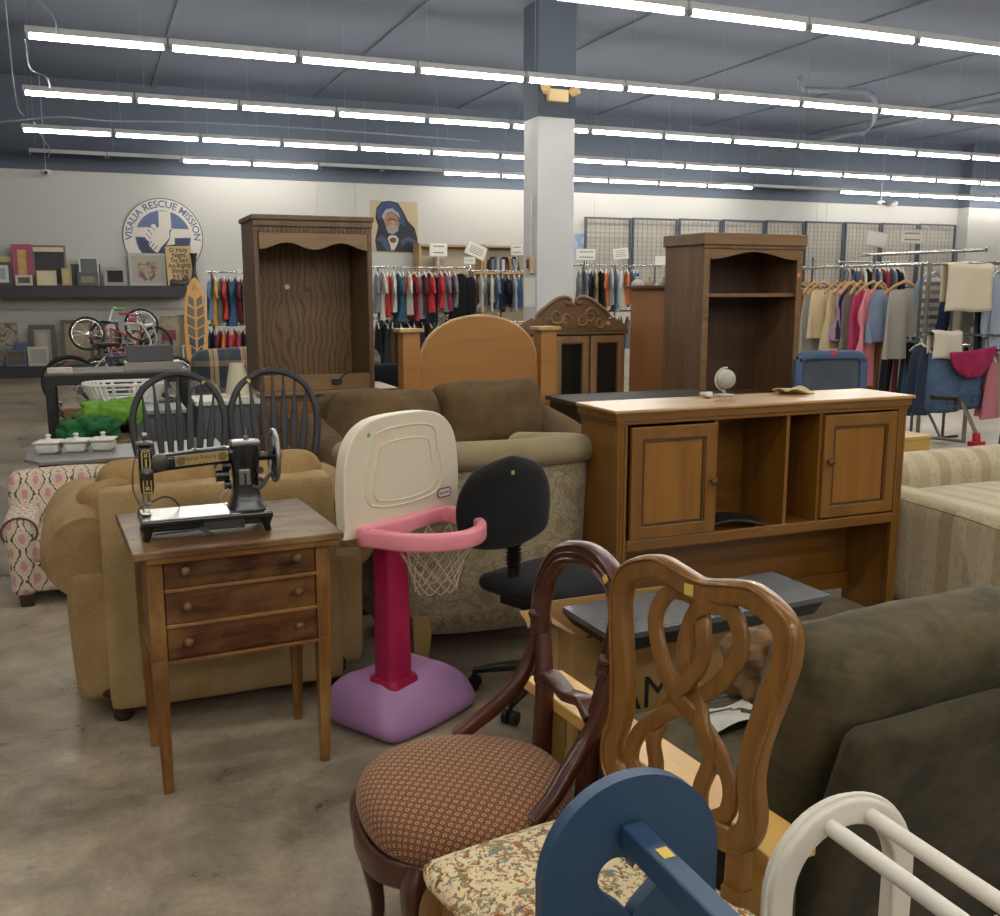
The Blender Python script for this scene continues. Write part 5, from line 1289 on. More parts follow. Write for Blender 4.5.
mb = MB(); mb.grid(lambda u, v: Vector((-.08+.16*u, -.05+.1*v, .012+.012*math.sin(5*u+3*v))), 10, 6); o_ = mb.build('paper_packet', plain('#bda77c', .8), None, smooth=180, solid=.006); o_.location = (q.x, 3.6, zc+.004); tag(o_, 'flat tan paper packet lying near the right end of the hutch top', 'paper')
# yellow wooden box
q = PZ(915, 448, .5)
t = thing('pine_box', 'small pale yellow wooden box behind the striped sofa', 'box', (4.75, 4.9, 0))
a_ = PY(906, 437, 4.75); b_ = PY(931, 437, 4.75)
t.location = (a_.x-.05, 4.75, 0)
mb = MB(); mb.bb((0, 0, 0), (b_.x-a_.x+.05, .3, a_.z-.02)); mb.build('box_body', wood('#c9a561', '#b8924e', axis=0), t, bevel=.003)
mb = MB(); mb.bb((-.01, -.01, a_.z-.02), (b_.x-a_.x+.06, .31, a_.z)); mb.build('lid', wood('#d2b06e', '#c09c58', axis=0), t, bevel=.003)
# blue stadium style chair back
yb = 6.05
a_, b_ = PY(800, 352, yb), PY(862, 352, yb)
t = thing('blue_framed_chair', 'navy blue framed chair back with grey panel and red price tag', 'chair', ((a_.x+b_.x)/2, yb, 0), R(-8))
hw = (b_.x-a_.x)/2; zt_ = a_.z
pa = smooth_path([(-hw+.015, 0, .42), (-hw+.02, 0, zt_-.12), (-hw+.03, 0, zt_-.07), (-hw+.08, 0, zt_-.035), (0, 0, zt_-.03), (hw-.08, 0, zt_-.035), (hw-.03, 0, zt_-.07), (hw-.02, 0, zt_-.12), (hw-.015, 0, .42)], 5)
mb = MB(); mb.sweep(pa, rrect(.07, .05, .015), up=(0, -1, 0)); mb.build('back_frame', plain('#3f5676', .5), t, smooth=50)
mb = MB(); mb.bb((-hw+.03, -.005, .5), (hw-.03, .008, zt_-.06)); mb.build('back_panel', fabric('#555c64', '#40464d', weave=200), t)
mb = MB(); mb.bb((-.02, -.032, zt_-.035), (.02, -.026, zt_+.01)); mb.build('price_tag', plain('#b04048', .5), t)
mb = MB(); mb.rbox((0, -.22, .42), (hw*1.8, .42, .06), r=.028, n=6); mb.build('seat', plain('#33465f', .5), t, smooth=60)
for sx in (-1, 1):
    for y in (-.38, -.02): mb = MB(); mb.tube([(sx*(hw-.03), y, .42), (sx*(hw-.02), y*1.1, 0)], .014, 8); mb.build('leg', plain('#33465f', .5), t, smooth=50)
# plaid armchair and white cone shade
ypd = 8.6
a_, b_ = PY(190, 390, ypd), PY(398, 350, ypd); zt_ = b_.z; W_ = b_.x-a_.x
t = thing('plaid_sofa', 'navy and tan plaid sofa mostly hidden behind the walnut wall unit', 'sofa', ((a_.x+b_.x)/2, ypd+.35, 0))
mb = MB(); mb.rbox((0, .1, zt_/2+.05), (W_-.1, .28, zt_-.08), r=.12, n=20, bulge=(0, 0, .03)); mb.build('back_rest', plaid(), t, smooth=180)
for sx in (-1, 1):
    mb = MB(); mb.rbox((sx*(W_/2-.13), -.12, .365), (.26, .62, .73), r=.11, n=12); mb.build('arm', plaid(), t, smooth=180)
mb = MB(); mb.rbox((0, -.1, .36), (W_-.4, .5, .25), r=.06, n=8); mb.build('seat_cushion', plaid(), t, smooth=180)
qo = PY(379, 364, 7.75); qo2 = PY(399, 364, 7.75)
t = thing('black_chair_back', 'small square black seat back between walnut unit and headboard post', 'chair', ((qo.x+qo2.x)/2, 7.75, 0))
mb = MB(); mb.rbox((0, 0, qo.z-.22), (.36, .08, .44), r=.035, n=8); mb.build('backrest', fabric('#1d2126', weave=200), t, smooth=180)
mb = MB(); mb.rbox((0, -.2, .42), (.36, .36, .08), r=.035, n=8); mb.build('seat', fabric('#1d2126', weave=200), t, smooth=180)
for sx in (-1, 1):
    for y in (-.34, 0): mb = MB(); mb.tube([(sx*.15, y, .42), (sx*.16, y, 0)], .014, 8); mb.build('leg', BLACK, t, smooth=40)
    mb = MB(); mb.tube([(sx*.15, 0, .40), (sx*.15, 0, qo.z-.1)], .012, 8); mb.build('back_post', BLACK, t, smooth=40)
t = thing('lamp_shade', 'cream cone lamp shade standing on the grey cabinet', 'lamp shade', (.92, 7.0, .771))
mb = MB(); q = PY(233, 388, 6.9); q2 = PY(240, 358, 6.9)
mb.lathe([(.135, 0), (.13, .012), (.085, .02), (.05, .23), (.046, .23), (.08, .02)], seg=28); mb.build('shade', plain('#c2b8a0', .7), t, smooth=40)
# ================================================================ BACKGROUND
YS = 18.75
xr = PY(187, 290, YS).x
zt_, zb_ = PY(60, 285.5, YS).z, PY(60, 297.5, YS).z
t = thing('wall_shelf', 'long black upper display shelf along the back wall holding framed pictures', 'shelf', (xr, YS, 0))
mb = MB(); mb.bb((-4.6, 0, zb_), (0, YB-YS-.01, zt_)); mb.build('shelf_board', plain('#2a2b2e', .6), t, bevel=.004)
for x in (-4.4, ): mb = MB(); mb.bb((x, YB-YS-.3, zb_-.25), (x+.03, YB-YS-.01, zb_)); mb.build('bracket', plain('#2a2b2e', .6), t)
xr2 = PY(207, 368, YS).x; zl = PY(60, 366, YS).z
t = thing('floor_deck', 'low black display deck along the foot of the back wall', 'platform', (xr2, YS, 0))
mb = MB(); mb.bb((-5., 0, 0), (0, YB-YS-.01, zl)); mb.build('deck_board', plain('#222326', .6), t, bevel=.004)
mb = MB(); mb.bb((-5., YB-YS-.05, PY(60, 308, YB).z-.03), (0, YB-YS-.01, PY(60, 308, YB).z)); mb.build('back_rail', plain('#a8a59c', .7), t)
ZS = zt_
def pic(name, px0, px1, py0, y, zbase, fc, ic, lab, cat, fw=.05, mat=None, lean=.0, pat=None, py1=None):
    a = PY(px0, py0, y); b = PY(px1, py0, y)
    w = b.x-a.x; h = max(.08, a.z-zbase)
    t = thing(name, lab, cat, (a.x+w/2, y, zbase), rot=(-lean, 0, 0))
    M = FR
    o_ = [(-w/2, 0), (w/2, 0), (w/2, h), (-w/2, h)]; i_ = [(-w/2+fw, fw), (w/2-fw, fw), (w/2-fw, h-fw), (-w/2+fw, h-fw)]
    mb = MB(); mb.ring_prism(o_, i_, .035, M=M, z0=-.03); mb.build('frame', plain(fc, .5), t, bevel=.003)
    if mat:
        k = fw+mat[1]; j_ = [(-w/2+k, k), (w/2-k, k), (w/2-k, h-k), (-w/2+k, h-k)]
        mb = MB(); mb.ring_prism(i_, j_, .01, M=M, z0=-.02); mb.build('mat_board', plain(mat[0], .8), t)
        i_ = j_
    mb = MB(); mb.prism(i_, .008, M=M, z0=-.024); p_ = mb.build('picture', pat or plain(ic, .6), t)
    return t, w, h
def art(c1, c2, c3, s=6.):
    key = ('art', c1, c2, c3, s)
    if key not in MATS:
        t = NT('artwork', .6); n = t.noise(t.mapping(), s, 3, .6, 1.); t.color(t.ramp(n, [(.4, c1), (.52, c2), (.62, c3)])); MATS[key] = t.mat
    return MATS[key]
y1 = YS+.35; y2 = YS+.12
pic('picture_frame', -8, 11, 262, y2, ZS, '#3a3c40', '#8a98a0', 'dark framed picture at the left end of the upper shelf', 'picture', mat=('#c9c8c0', .05))
pic('picture_frame', -2, 19, 257, y1, ZS, '#b79d6c', '#c7b488', 'tan framed print just left of the pink bordered one', 'picture', fw=.07)
pic('batik_print', 10.5, 31, 244, y1-.05, ZS, '#94405e', '#b59150', 'tall print with magenta border and ochre centre on upper shelf', 'picture', fw=.09, pat=art('#b98f4a', '#c2a060', '#8a6a40', 5))
pic('picture_frame', 15, 32, 275, y2-.04, ZS, '#b8b2a2', '#4a4440', 'small pale frame standing below the magenta bordered print', 'picture', fw=.04)
pic('chalkboard', 31, 65, 245, y1, ZS, '#6d5a44', '#26282b', 'large brown framed black chalkboard with cream header on upper shelf', 'board', fw=.035)
a_, b_ = PY(32.5, 247, y1-.04), PY(63.5, 252, y1-.04)
mb = MB(); mb.bb((0, 0, 0), (b_.x-a_.x, .01, a_.z-b_.z)); o_ = mb.build('header_board', plain('#bfb59f', .7)); par = [o for o in bpy.data.objects if o.name == 'chalkboard'][0]; o_.parent = par; o_.location = (a_.x-par.location.x, -.045, b_.z-ZS)
pic('greeting_box', 36, 56, 270.5, y2-.04, ZS, '#b9ad90', '#c3b799', 'small cream printed box in front of the chalkboard', 'box', fw=.02)
pic('picture_frame', 61, 71, 268, y2, ZS, '#a08c60', '#b3a27a', 'thin gold frame right of the chalkboard', 'picture', fw=.03)
pic('picture_frame', 70.5, 100, 264, y1, ZS, '#242528', '#3b3d40', 'black frame behind the grey album on upper shelf', 'picture', fw=.06)
pic('grey_album', 78, 98, 257, y1-.08, ZS, '#b8b8b2', '#55585c', 'grey album with pale edge and circles on the upper shelf', 'album', fw=.03)
pic('picture_frame', 77, 98, 272, y2, ZS, '#4a4b4d', '#7d766a', 'dark grey framed picture below the grey album', 'picture', fw=.055)
pic('picture_frame', 103, 126, 267, y1, ZS, '#8f8c84', '#3a3c42', 'silver framed black picture between album and ornate grey frame', 'picture', fw=.06, mat=('#24262c', .1))
t, w, h = pic('ornate_frame', 128, 165, 253, y1, ZS, '#a09f98', '#8f8775', 'large ornate grey frame with butterfly picture below the round sign', 'picture', fw=.05, mat=('#9a958a', .1), pat=art('#a3977c', '#8a7c66', '#6b4a5c', 9))
for sx in (-1, 1):
    mb = MB(); mb.prism([(0, h*.2), (sx*.07, h*.32), (sx*.13, h*.5), (sx*.12, h*.28), (sx*.05, h*.14)][::sx], .004, M=FR, z0=-.012); mb.build('butterfly_wing', plain('#6f4a62', .6), t)
a_ = PY(166, 246, y1-.06); b_ = PY(192, 246, y1-.06); w = b_.x-a_.x; h = a_.z-ZS
pic('picture_frame', 163, 176, 262, y1+.1, ZS, '#222326', '#303236', 'black frame behind the cream lettered sign', 'picture', fw=.05)
t = thing('lettered_sign', 'cream sign lettered in brown script, O Holy Night, on the upper shelf', 'sign', ((a_.x+b_.x)/2, y1-.06, ZS), rot=(0, R(-2), 0))
mb = MB(); mb.bb((-w/2, -.02, .006), (w/2, 0, h)); mb.build('board', plain('#b79f76', .8), t, bevel=.004)
mb = MB()
for i, s_ in enumerate(['O Holy', 'Night', 'The Stars', 'Are Brightly', 'Shining', 'It Is The', 'Night']):
    text_geo(mb, s_, .11, Matrix.Translation((0, -.021, h-.07-.092*i)) @ Matrix.Rotation(R(90), 4, 'X') @ Matrix.Diagonal((.95 if len(s_) < 9 else .72, 1, 1, 1)), .001, bold=.003)
mb.build('lettering', plain('#4a3626', .7), t)
q = PY(195, 285, y2)
mb = MB(); mb.lathe([(.07, 0), (.09, .05), (.05, .16), (.03, .3), (.05, .52), (.075, .58), (.06, .58), (.02, .3)], seg=18); o_ = mb.build('black_vase', plain('#1f1e1e', .4), None, smooth=60); o_.location = (q.x, y2, ZS); tag(o_, 'slim black vase at the right end of the upper shelf', 'vase')
q = PY(180, 285, y2-.06)
mb = MB(); mb.rbox((0, 0, .05), (.34, .09, .09), r=.03, n=8, nz=.03, nsc=14); mb.rbox((.1, 0, .11), (.1, .06, .09), r=.02, n=6, nz=.02, nsc=14); mb.rbox((-.12, 0, .09), (.06, .05, .06), r=.02, n=6); o_ = mb.build('dark_figurine', plain('#2c2b2a', .5), None, smooth=60); o_.location = (q.x, y2-.06, ZS); tag(o_, 'low dark figurine in front of the cream lettered sign', 'figurine')
# ---- lower deck merchandise
ZL = zl
pic('canvas_print', -4, 17, 323, y1, ZL, '#8f877a', '#8f877a', 'brown and white abstract canvas leaning at left of the low deck', 'picture', fw=.01, pat=art('#5a5048', '#9a9284', '#7a6a58', 7))
pic('picture_frame', 28, 55, 325, y1, ZL+.0, '#4c463f', '#a09a90', 'dark framed bathroom scene picture on the low deck', 'picture', fw=.08, mat=('#8f8a80', .06))
pic('picture_frame', 27, 48, 347, y2, ZL, '#a9a59a', '#98948a', 'pale grey framed print in front of the dark framed one', 'picture', fw=.05)
pic('storage_box', 5, 26, 350, y2, ZL, '#4c5a68', '#5c4a3a', 'slate blue box with brown front on the low deck', 'box', fw=.04)
pic('storage_box', 14, 30, 343, y1-.1, ZL, '#3c536e', '#48607c', 'blue flat box behind the slate box on the low deck', 'box', fw=.03)
pic('picture_frame', 60, 92, 320, y1, ZL, '#5a4c3c', '#857862', 'brown framed picture partly hidden by the bicycles', 'picture', fw=.06)
pic('picture_frame', 96, 118, 322, y1, ZL, '#463c30', '#77694f', 'large dark brown frame behind the bicycle handlebars', 'picture', fw=.06)
pic('picture_frame', 122, 152, 344, y1-.1, ZL, '#2a2826', '#b8b1a0', 'black framed pale picture right of the bicycles', 'picture', fw=.05)
pic('white_carton', 128, 150, 336, y1, ZL, '#b9b19b', '#c3bca8', 'cream carton standing behind the black framed pale picture', 'box', fw=.02)
pic('boxed_game', 160, 180, 316, y1-.05, ZL, '#857a68', '#7a6f60', 'tall beige packaged set with red square label on the low deck', 'box', fw=.02, pat=art('#8d826e', '#a0947c', '#6f6455', 4))
a_, b_ = PY(162, 330, y1-.11), PY(176, 340, y1-.11)
mb = MB(); mb.bb((0, 0, 0), (b_.x-a_.x, .02, a_.z-b_.z)); par = [o for o in bpy.data.objects if o.name == 'boxed_game'][0]; o_ = mb.build('red_label', plain('#7a2f42', .6), par); o_.location = (a_.x-par.location.x, -.06, b_.z-ZL)
pic('picture_frame', 176, 190, 315, y1+.1, ZL, '#5d5040', '#7b6c56', 'brown framed picture between beige package and longboard', 'picture', fw=.05)
pic('picture_frame', 182, 190, 345, y2, ZL, '#b5b2a8', '#6a6862', 'small white framed picture beside the longboard', 'picture', fw=.03)
q = PY(147, 362, y2)
t = thing('wire_tower', 'silver wire tiered rack with rings on the low deck', 'wire rack', (q.x, y2+.15, ZL)); zt2 = PY(147, 315, y2+.15).z-ZL
mb = MB(); mb.cyl((0, 0, 0), (0, 0, zt2), .008, seg=8)
mb.build('stem', DCHROME, t, smooth=50)
for i in range(6):
    z = .12+i*(zt2-.15)/5; r = .19-.025*i
    mb = MB(); mb.tube([(r*math.cos(a), r*math.sin(a), z) for a in [2*PI*k/20 for k in range(20)]], .005, 5, closed=True); mb.tube([(-r, 0, z), (r, 0, z)], .004, 5); mb.tube([(0, -r, z), (0, r, z)], .004, 5); mb.build('tier_ring', DCHROME, t, smooth=50)
# ---- longboard leaning beside the clothes
yl = 15.1
a_, b_ = PY(192.5, 277, yl), PY(192.5, 359, yl); w = (PY(208, 320, yl).x-PY(184, 320, yl).x)/2; h = a_.z-.0
bz = b_.z
t = thing('wooden_longboard', 'honey wooden surf-shaped longboard with grey and navy inlays standing upright', 'longboard', (a_.x, yl, 0), rot=(R(-3), R(1), 0))
half = [(.4, 0), (.55, .06), (.75, .2), (.93, .38), (1., .55), (.96, .7), (.82, .83), (.5, .94), (.2, .985)]
L = h
pts = [(w*x, L*z) for x, z in half]; poly = pts+[(0, L)]+[(-x, z) for x, z in pts[::-1][:-1]]
mb = MB(); mb.prism(poly, .03, M=FR, z0=0); bd = mb.build('deck', wood('#d09c4e', '#b5803a', axis=2, scale=.6, rough=.4), t, bevel=.008)
for sx in (-1, 1):
    for i in range(6):
        z0 = L*(.30+.088*i); x1 = w*(.5, .62, .7, .74, .7, .58)[i]; c = '#22364f' if i < 2 else '#5c564a'
        pl_ = [(sx*w*.1, z0), (sx*x1, z0+L*.035), (sx*x1*.97, z0+L*.105), (sx*w*.1, z0+L*.072)]
        mb = MB(); mb.prism(pl_[::sx], .004, M=FR, z0=.03); mb.build('inlay', plain(c, .5), bd)
    mb = MB(); mb.prism([(sx*w*.08, L*.9), (sx*w*.22, L*.88), (sx*w*.06, L*.95)][::sx], .004, M=FR, z0=.03); mb.build('inlay', plain('#4a3220', .5), bd)
# ---- round wall sign
cs = PY(163.4, 237.5, YB-.03); r_ = (PY(203.5, 237.5, YB).x-PY(123.5, 237.5, YB).x)/2
t = thing('round_wall_sign', 'large round white and blue wall sign lettered VISALIA RESCUE MISSION with clasped hands', 'sign', (cs.x, YB-.002, cs.z))
m_sw = plain('#c9c4ba', .7); m_sb = plain('#536288', .6); m_sd = plain('#2d3655', .6)
mb = MB(); mb.lathe([(r_, 0), (r_, .03), (0, .03)], seg=64, M=FR); mb.build('disc', m_sw, t)
mb = MB(); mb.tube([(r_*.995*math.cos(a), -.03, r_*.995*math.sin(a)) for a in [2*PI*i/64 for i in range(64)]], .008, 5, closed=True); mb.build('outline_ring', plain('#55534f', .6), t, smooth=60)
ri = r_*.69; S = ri/186.
mb = MB(); mb.lathe([(ri, .03), (ri, .034), (0, .034)], seg=64, M=FR); mb.build('blue_disc', m_sb, t)
def sp(pts): return [((x-425)*S, -(y-345)*S) for x, y in pts]
def sgn(nm, pts, z, m):
    mb = MB(); p = sp(pts)
    ar = sum(p[i][0]*p[(i+1) % len(p)][1]-p[(i+1) % len(p)][0]*p[i][1] for i in range(len(p)))
    if ar < 0: p = p[::-1]
    mb.prism(p, .004, M=FR, z0=z); mb.build(nm, m, t)
sgn('lower_field', [(246, 350), (604, 350), (590, 420), (550, 480), (500, 515), (425, 530), (350, 515), (295, 480), (262, 420)], .035, m_sd)
sgn('white_band', [(243, 280), (330, 276), (310, 345), (240, 342)], .036, m_sw); sgn('white_band', [(480, 283), (605, 285), (610, 342), (500, 348)], .036, m_sw)
sgn('raised_hand', [(400, 165), (480, 165), (482, 285), (466, 300), (466, 345), (445, 372), (405, 415), (380, 452), (357, 440), (340, 420), (322, 400), (330, 370), (365, 300), (398, 270)], .042, m_sw)
sgn('hand_shadow', [(466, 300), (482, 285), (500, 320), (502, 395), (430, 400), (395, 455), (380, 460), (408, 412), (445, 372), (470, 345)], .038, m_sd)
sgn('clasping_hand', [(488, 290), (500, 320), (500, 392), (440, 400), (470, 350), (474, 305)], .0425, m_sw)
for i, (x, y) in enumerate(((368, 275), (348, 298), (332, 325), (318, 350))):
    sgn('finger', [(x-26, y-8), (x-8, y-22), (x+8, y-16), (x+18, y+12), (x+4, y+24), (x-10, y+16)], .048+.001*i, m_sw)
    sgn('finger_line', [(x-24, y-4), (x-21, y-6), (x+3, y+24), (x, y+27)], .0525+.001*i, m_sd)
for i, (x, y) in enumerate(((360, 385), (380, 400), (345, 372))):
    sgn('finger_line', [(x, y), (x+4, y+3), (x-22, y+34), (x-26, y+31)], .0475, m_sd)
mb = MB(); text_geo(mb, 'VISALIA RESCUE MISSION', r_*.25, FR @ Matrix.Translation((0, 0, .0315)), .001, bend=r_*.845, spacing=1.0, bold=.003)
o_ = mb.build('sign_lettering', m_sb, t)
# ---- hooded figure poster
a_, b_ = PY(370, 200, YB-.03), PY(418.5, 253, YB-.03); w = b_.x-a_.x; h = a_.z-b_.z
t = thing('wall_poster', 'square poster of a person in a dark blue hood holding a white mug', 'poster', (a_.x, YB-.004, b_.z))
def pp(nm, pts, z, c):
    mb = MB(); p = [((x-45)/247*w, (362-y)/260*h) for x, y in pts]
    ar = sum(p[i][0]*p[(i+1) % len(p)][1]-p[(i+1) % len(p)][0]*p[i][1] for i in range(len(p)))
    if ar < 0: p = p[::-1]
    mb.prism(p, .003, M=FR, z0=z); return mb.build(nm, plain(c, .7), t)
pp('poster_sheet', [(45, 102), (292, 104), (292, 364), (45, 362)], 0, '#a89878')
pp('hooded_coat', [(75, 355), (68, 300), (85, 230), (72, 190), (78, 140), (105, 108), (150, 102), (190, 112), (215, 150), (240, 200), (275, 235), (290, 290), (290, 360)], .004, '#1f2430')
pp('hood_fold', [(78, 150), (105, 115), (150, 106), (185, 122), (215, 170), (228, 230), (200, 215), (185, 160), (150, 135), (115, 150), (98, 200), (85, 190)], .008, '#2f3d60')
pp('inner_hood', [(105, 180), (125, 145), (160, 138), (192, 165), (200, 190), (185, 175), (155, 155), (130, 165), (115, 200)], .0085, '#8f9096')
pp('face', [(115, 200), (130, 168), (155, 158), (185, 180), (196, 215), (185, 250), (155, 268), (130, 250)], .009, '#8c6c58')
pp('beard', [(125, 235), (150, 222), (185, 225), (190, 250), (160, 270), (135, 262)], .0125, '#8d867c')
pp('brow_shadow', [(132, 196), (148, 188), (170, 190), (186, 200), (184, 206), (168, 198), (148, 197), (134, 204)], .0128, '#5a4438')
pp('nose', [(156, 200), (166, 200), (170, 222), (160, 228), (152, 222)], .0128, '#a5826c')
pp('sleeve_fold', [(70, 300), (100, 270), (130, 300), (150, 355), (130, 358), (100, 310)], .0128, '#3a4358')
pp('sleeve_fold', [(200, 300), (240, 280), (285, 300), (280, 320), (240, 300), (205, 330)], .0128, '#3a4358')
pp('mug', [(132, 290), (145, 275), (175, 275), (190, 295), (180, 325), (165, 350), (150, 350), (145, 325)], .013, '#b9aea2')
pp('coffee', [(142, 292), (160, 284), (178, 292), (175, 308), (158, 314), (144, 306)], .0165, '#5d3a34')
# ---- wire grid panels on the wall
xs_p = [584, 631.5, 678, 722, 765, 804.6, 844.5, 881, 918.6, 956]
m_gf = plain('#3f4552', .5); m_gw = plain('#94876f', .6)
for i in range(9):
    a_ = PY(xs_p[i], 217+i*.85, YB-.08); b_ = PY(xs_p[i+1], 217+(i+1)*.85, YB-.08)
    t = thing('wire_grid_panel', 'dark framed beige wire grid wall panel, %s from the left' % ORD[i], 'grid panel', (a_.x, YB-.08, 0), group='wire grid wall panels')
    w = b_.x-a_.x; z1 = 2.93; z0 = 1.55
    z1 = (a_.z+b_.z)/2
    mb = MB(); mb.ring_prism([(.015, z0), (w-.015, z0), (w-.015, z1), (.015, z1)], [(.06, z0+.04), (w-.06, z0+.04), (w-.06, z1-.04), (.06, z1-.04)], .04, M=FR); mb.build('frame', m_gf, t)
    mb = MB(); nx_ = 9; nz_ = 15
    for k in range(1, nx_): mb.bb((.06+(w-.12)*k/nx_-.005, .01, z0+.04), (.06+(w-.12)*k/nx_+.005, .02, z1-.04))
    for k in range(1, nz_): mb.bb((.06, .0, z0+.04+(z1-z0-.08)*k/nz_-.005), (w-.06, .01, z0+.04+(z1-z0-.08)*k/nz_+.005))
    mb.build('wire_grid', m_gw, t)

# ---------------------------------------------------------------- garments
def garment_mesh(kind, w, L, seed, th=.055):
    """hanging at rail height z=0, plane local XZ, returns MB"""
    mb = MB(); rr = random.Random(seed)
    def prof(t_):
        if kind in ('tee', 'long'):
            return [w*.16, w*.40, w*.5, w*.43, w*.41, w*.42, w*.44, w*.46][min(7, int(t_*7.99))]
        if kind == 'dress':
            return [w*.16, w*.36, w*.42, w*.33, w*.38, w*.44, w*.5, w*.56][min(7, int(t_*7.99))]
        if kind == 'skirt': return w*(.36+.16*t_)
        if kind == 'pants': return w*(.40-.02*t_)
        return w*.45
    NV = 12; NU = 24; off = -.10
    ph = rr.random()*6; fr_ = rr.choice([3, 4, 5])
    def prf(t_):
        a = t_*7; i = min(6, int(a)); f = a-i; 
        return prof(i/8+.01)*(1-f)+prof((i+1)/8+.01)*f
    vs = []
    for j in range(NV+1):
        t_ = j/NV; tt = t_**1.3; hw = prf(tt); z = off-L*tt; thk = th*(.35+.65*min(1, tt*5))*(1+.3*t_)
        for i in range(NU):
            a = 2*PI*i/NU; x = hw*math.cos(a); y = thk*.5*math.sin(a)+(.012+.034*t_)*math.sin(fr_*x/w*5+ph)+.02*t_*math.sin(19*x/w+ph*2)
            vs.append((x, y, z+.02*t_*math.sin(3*x/w+ph)))
    fs = [(j*NU+i, j*NU+(i+1) % NU, (j+1)*NU+(i+1) % NU, (j+1)*NU+i) for j in range(NV) for i in range(NU)]
    mb._add(vs, fs)
    if kind in ('tee', 'long'):
        Ls = .24 if kind == 'tee' else .55
        for sx in (-1, 1):
            p = [(sx*w*.36, 0, off-.06), (sx*w*.52, 0, off-.16), (sx*(w*.5+.07 if kind == 'tee' else w*.56), .01, off-Ls*.85), (sx*(w*.5+.08 if kind == 'tee' else w*.56), .0, off-Ls-.05)]
            mb.sweep(smooth_path(p, 4), circ(.075, 10, .03), up=(0, 1, 0), scales=sm1([.8, 1, .85, .75], 4))
    return mb
def hanger_mb(w=.40):
    mb = MB(); mb.tube(smooth_path([(0, 0, -.075), (0, 0, -.035), (.015, 0, -.015), (.012, 0, .008), (-.004, 0, .014), (-.016, 0, .004)], 3), .003, 5)
    mb.tube([(-w*.5, 0, -.15), (-w*.25, 0, -.10), (0, 0, -.07), (w*.25, 0, -.10), (w*.5, 0, -.15)], .012, 6)
    return mb
GM = {}
m_hw = wood('#c29a63', '#a98252', axis=0, rough=.5); m_hp = plain('#b9b6ae', .4)
def garment(kind, color, loc, rz, lab, group, w=.42, L=.62, nm=None, cat='clothing', mat=None, wooden=False, seed=0, th=.055, drop=0.):
    t = thing(nm or {'tee': 'hanging_shirt', 'long': 'hanging_shirt', 'dress': 'hanging_dress', 'skirt': 'hanging_skirt', 'pants': 'hanging_trousers'}[kind], lab, cat, loc, rz, group)
    key = (kind, w, L, seed % 4, th)
    if key not in GM:
        o = garment_mesh(kind, w, L, seed % 4, th).build('cloth', fabric(color, weave=60, st=.1), t, smooth=180); GM[key] = True; o.data.materials.clear(); o.data.materials.append(mat or fabric(color, weave=60, st=.1))
    else:
        o = garment_mesh(kind, w, L, seed % 4, th).build('cloth', mat or fabric(color, weave=60, st=.1), t, smooth=180)
    hg = hanger_mb(w).build('hanger', m_hw if wooden else m_hp, t, smooth=60)
    if drop: o.location = (0, 0, -drop); hg.scale = (1, 1, 1+drop/.15)
    return t
COLN = {'#1d2838': 'navy', '#2a2c30': 'charcoal', '#8a2c38': 'dark red', '#b23a3a': 'red', '#b7b3a8': 'off-white', '#33516e': 'blue', '#5b7690': 'steel blue', '#6f7378': 'grey', '#a0405e': 'raspberry', '#c06a3a': 'orange', '#8d7a58': 'khaki', '#2f5a4a': 'green', '#18191b': 'black', '#c99a3e': 'mustard', '#96a0a8': 'pale blue grey', '#5a2430': 'maroon', '#4a3a2c': 'brown', '#c4b79e': 'cream', '#d07888': 'pink'}
def rack(name, x0, x1, y, zr, lab, ups, rz=0, z_low=None, sides=()):
    t = thing('clothes_rack', lab, 'clothes rack', (x0, y, 0), rz)
    L = x1-x0
    mb = MB(); mb.tube([(-.03, 0, zr), (L+.03, 0, zr)], .016, 8); mb.build('top_rail', CHROME, t, smooth=50)
    if z_low: mb = MB(); mb.tube([(-.03, 0, z_low), (L+.03, 0, z_low)], .016, 8); mb.build('lower_rail', CHROME, t, smooth=50)
    for u in ups:
        mb = MB(); mb.tube([(u, 0, .04), (u, 0, zr)], .018, 8); mb.build('upright', DCHROME, t, smooth=50)
        mb = MB(); mb.tube([(u, -.3, .04), (u, .3, .04)], .016, 8); ft = mb.build('foot', DCHROME, t, smooth=50)
        for yy in (-.28, .28): mb = MB(); mb.cyl((u-.012, yy, .026), (u+.012, yy, .026), .026, seg=12); mb.build('caster', BLACK, ft, smooth=40)
    return t
def fill(px0, px1, pyr, y, seq, place, group, Ls=(.6, .7), step=None, kinds=('tee',), ry=80):
    a, b = PY(px0, pyr, y), PY(px1, pyr, y); n = len(seq)
    for i, c in enumerate(seq):
        f = (i+.5)/n; x = a.x+(b.x-a.x)*f; k = kinds[i % len(kinds)]
        lab = '%s %s, %s from left, %s' % (COLN[c], {'tee': 'short-sleeved top', 'long': 'long-sleeved top', 'dress': 'dress', 'pants': 'trousers', 'skirt': 'skirt'}[k], ORD[i], place)
        garment(k, c, (x, y, a.z), R(ry+8*math.sin(i*2.1)), lab, group, L=Ls[0]+(Ls[1]-Ls[0])*((i*37) % 10)/10, seed=i)
# rack beside the longboard
a_, b_ = PY(208, 272, 15.6), PY(252, 272, 15.6); z2 = PY(220, 325, 15.6).z
rack('a', a_.x, b_.x, 15.6, a_.z, 'two-tier chrome clothes rack between the longboard and the walnut wall unit', (.05, b_.x-a_.x-.05), z_low=z2)
fill(207, 246, 272, 15.6, ['#5b7690', '#c99a3e', '#6f7378', '#b23a3a', '#33516e', '#33516e', '#5a2430', '#b7b3a8'], 'upper rail by the longboard', 'shirts on the upper rail by the longboard', (.6, .72))
fill(206, 246, 325, 15.6, ['#1d2838', '#1d2838', '#8a2c38', '#c06a3a', '#a0405e', '#b23a3a', '#a0405e', '#18191b'], 'lower rail by the longboard', 'shirts on the lower rail by the longboard', (.42, .5))
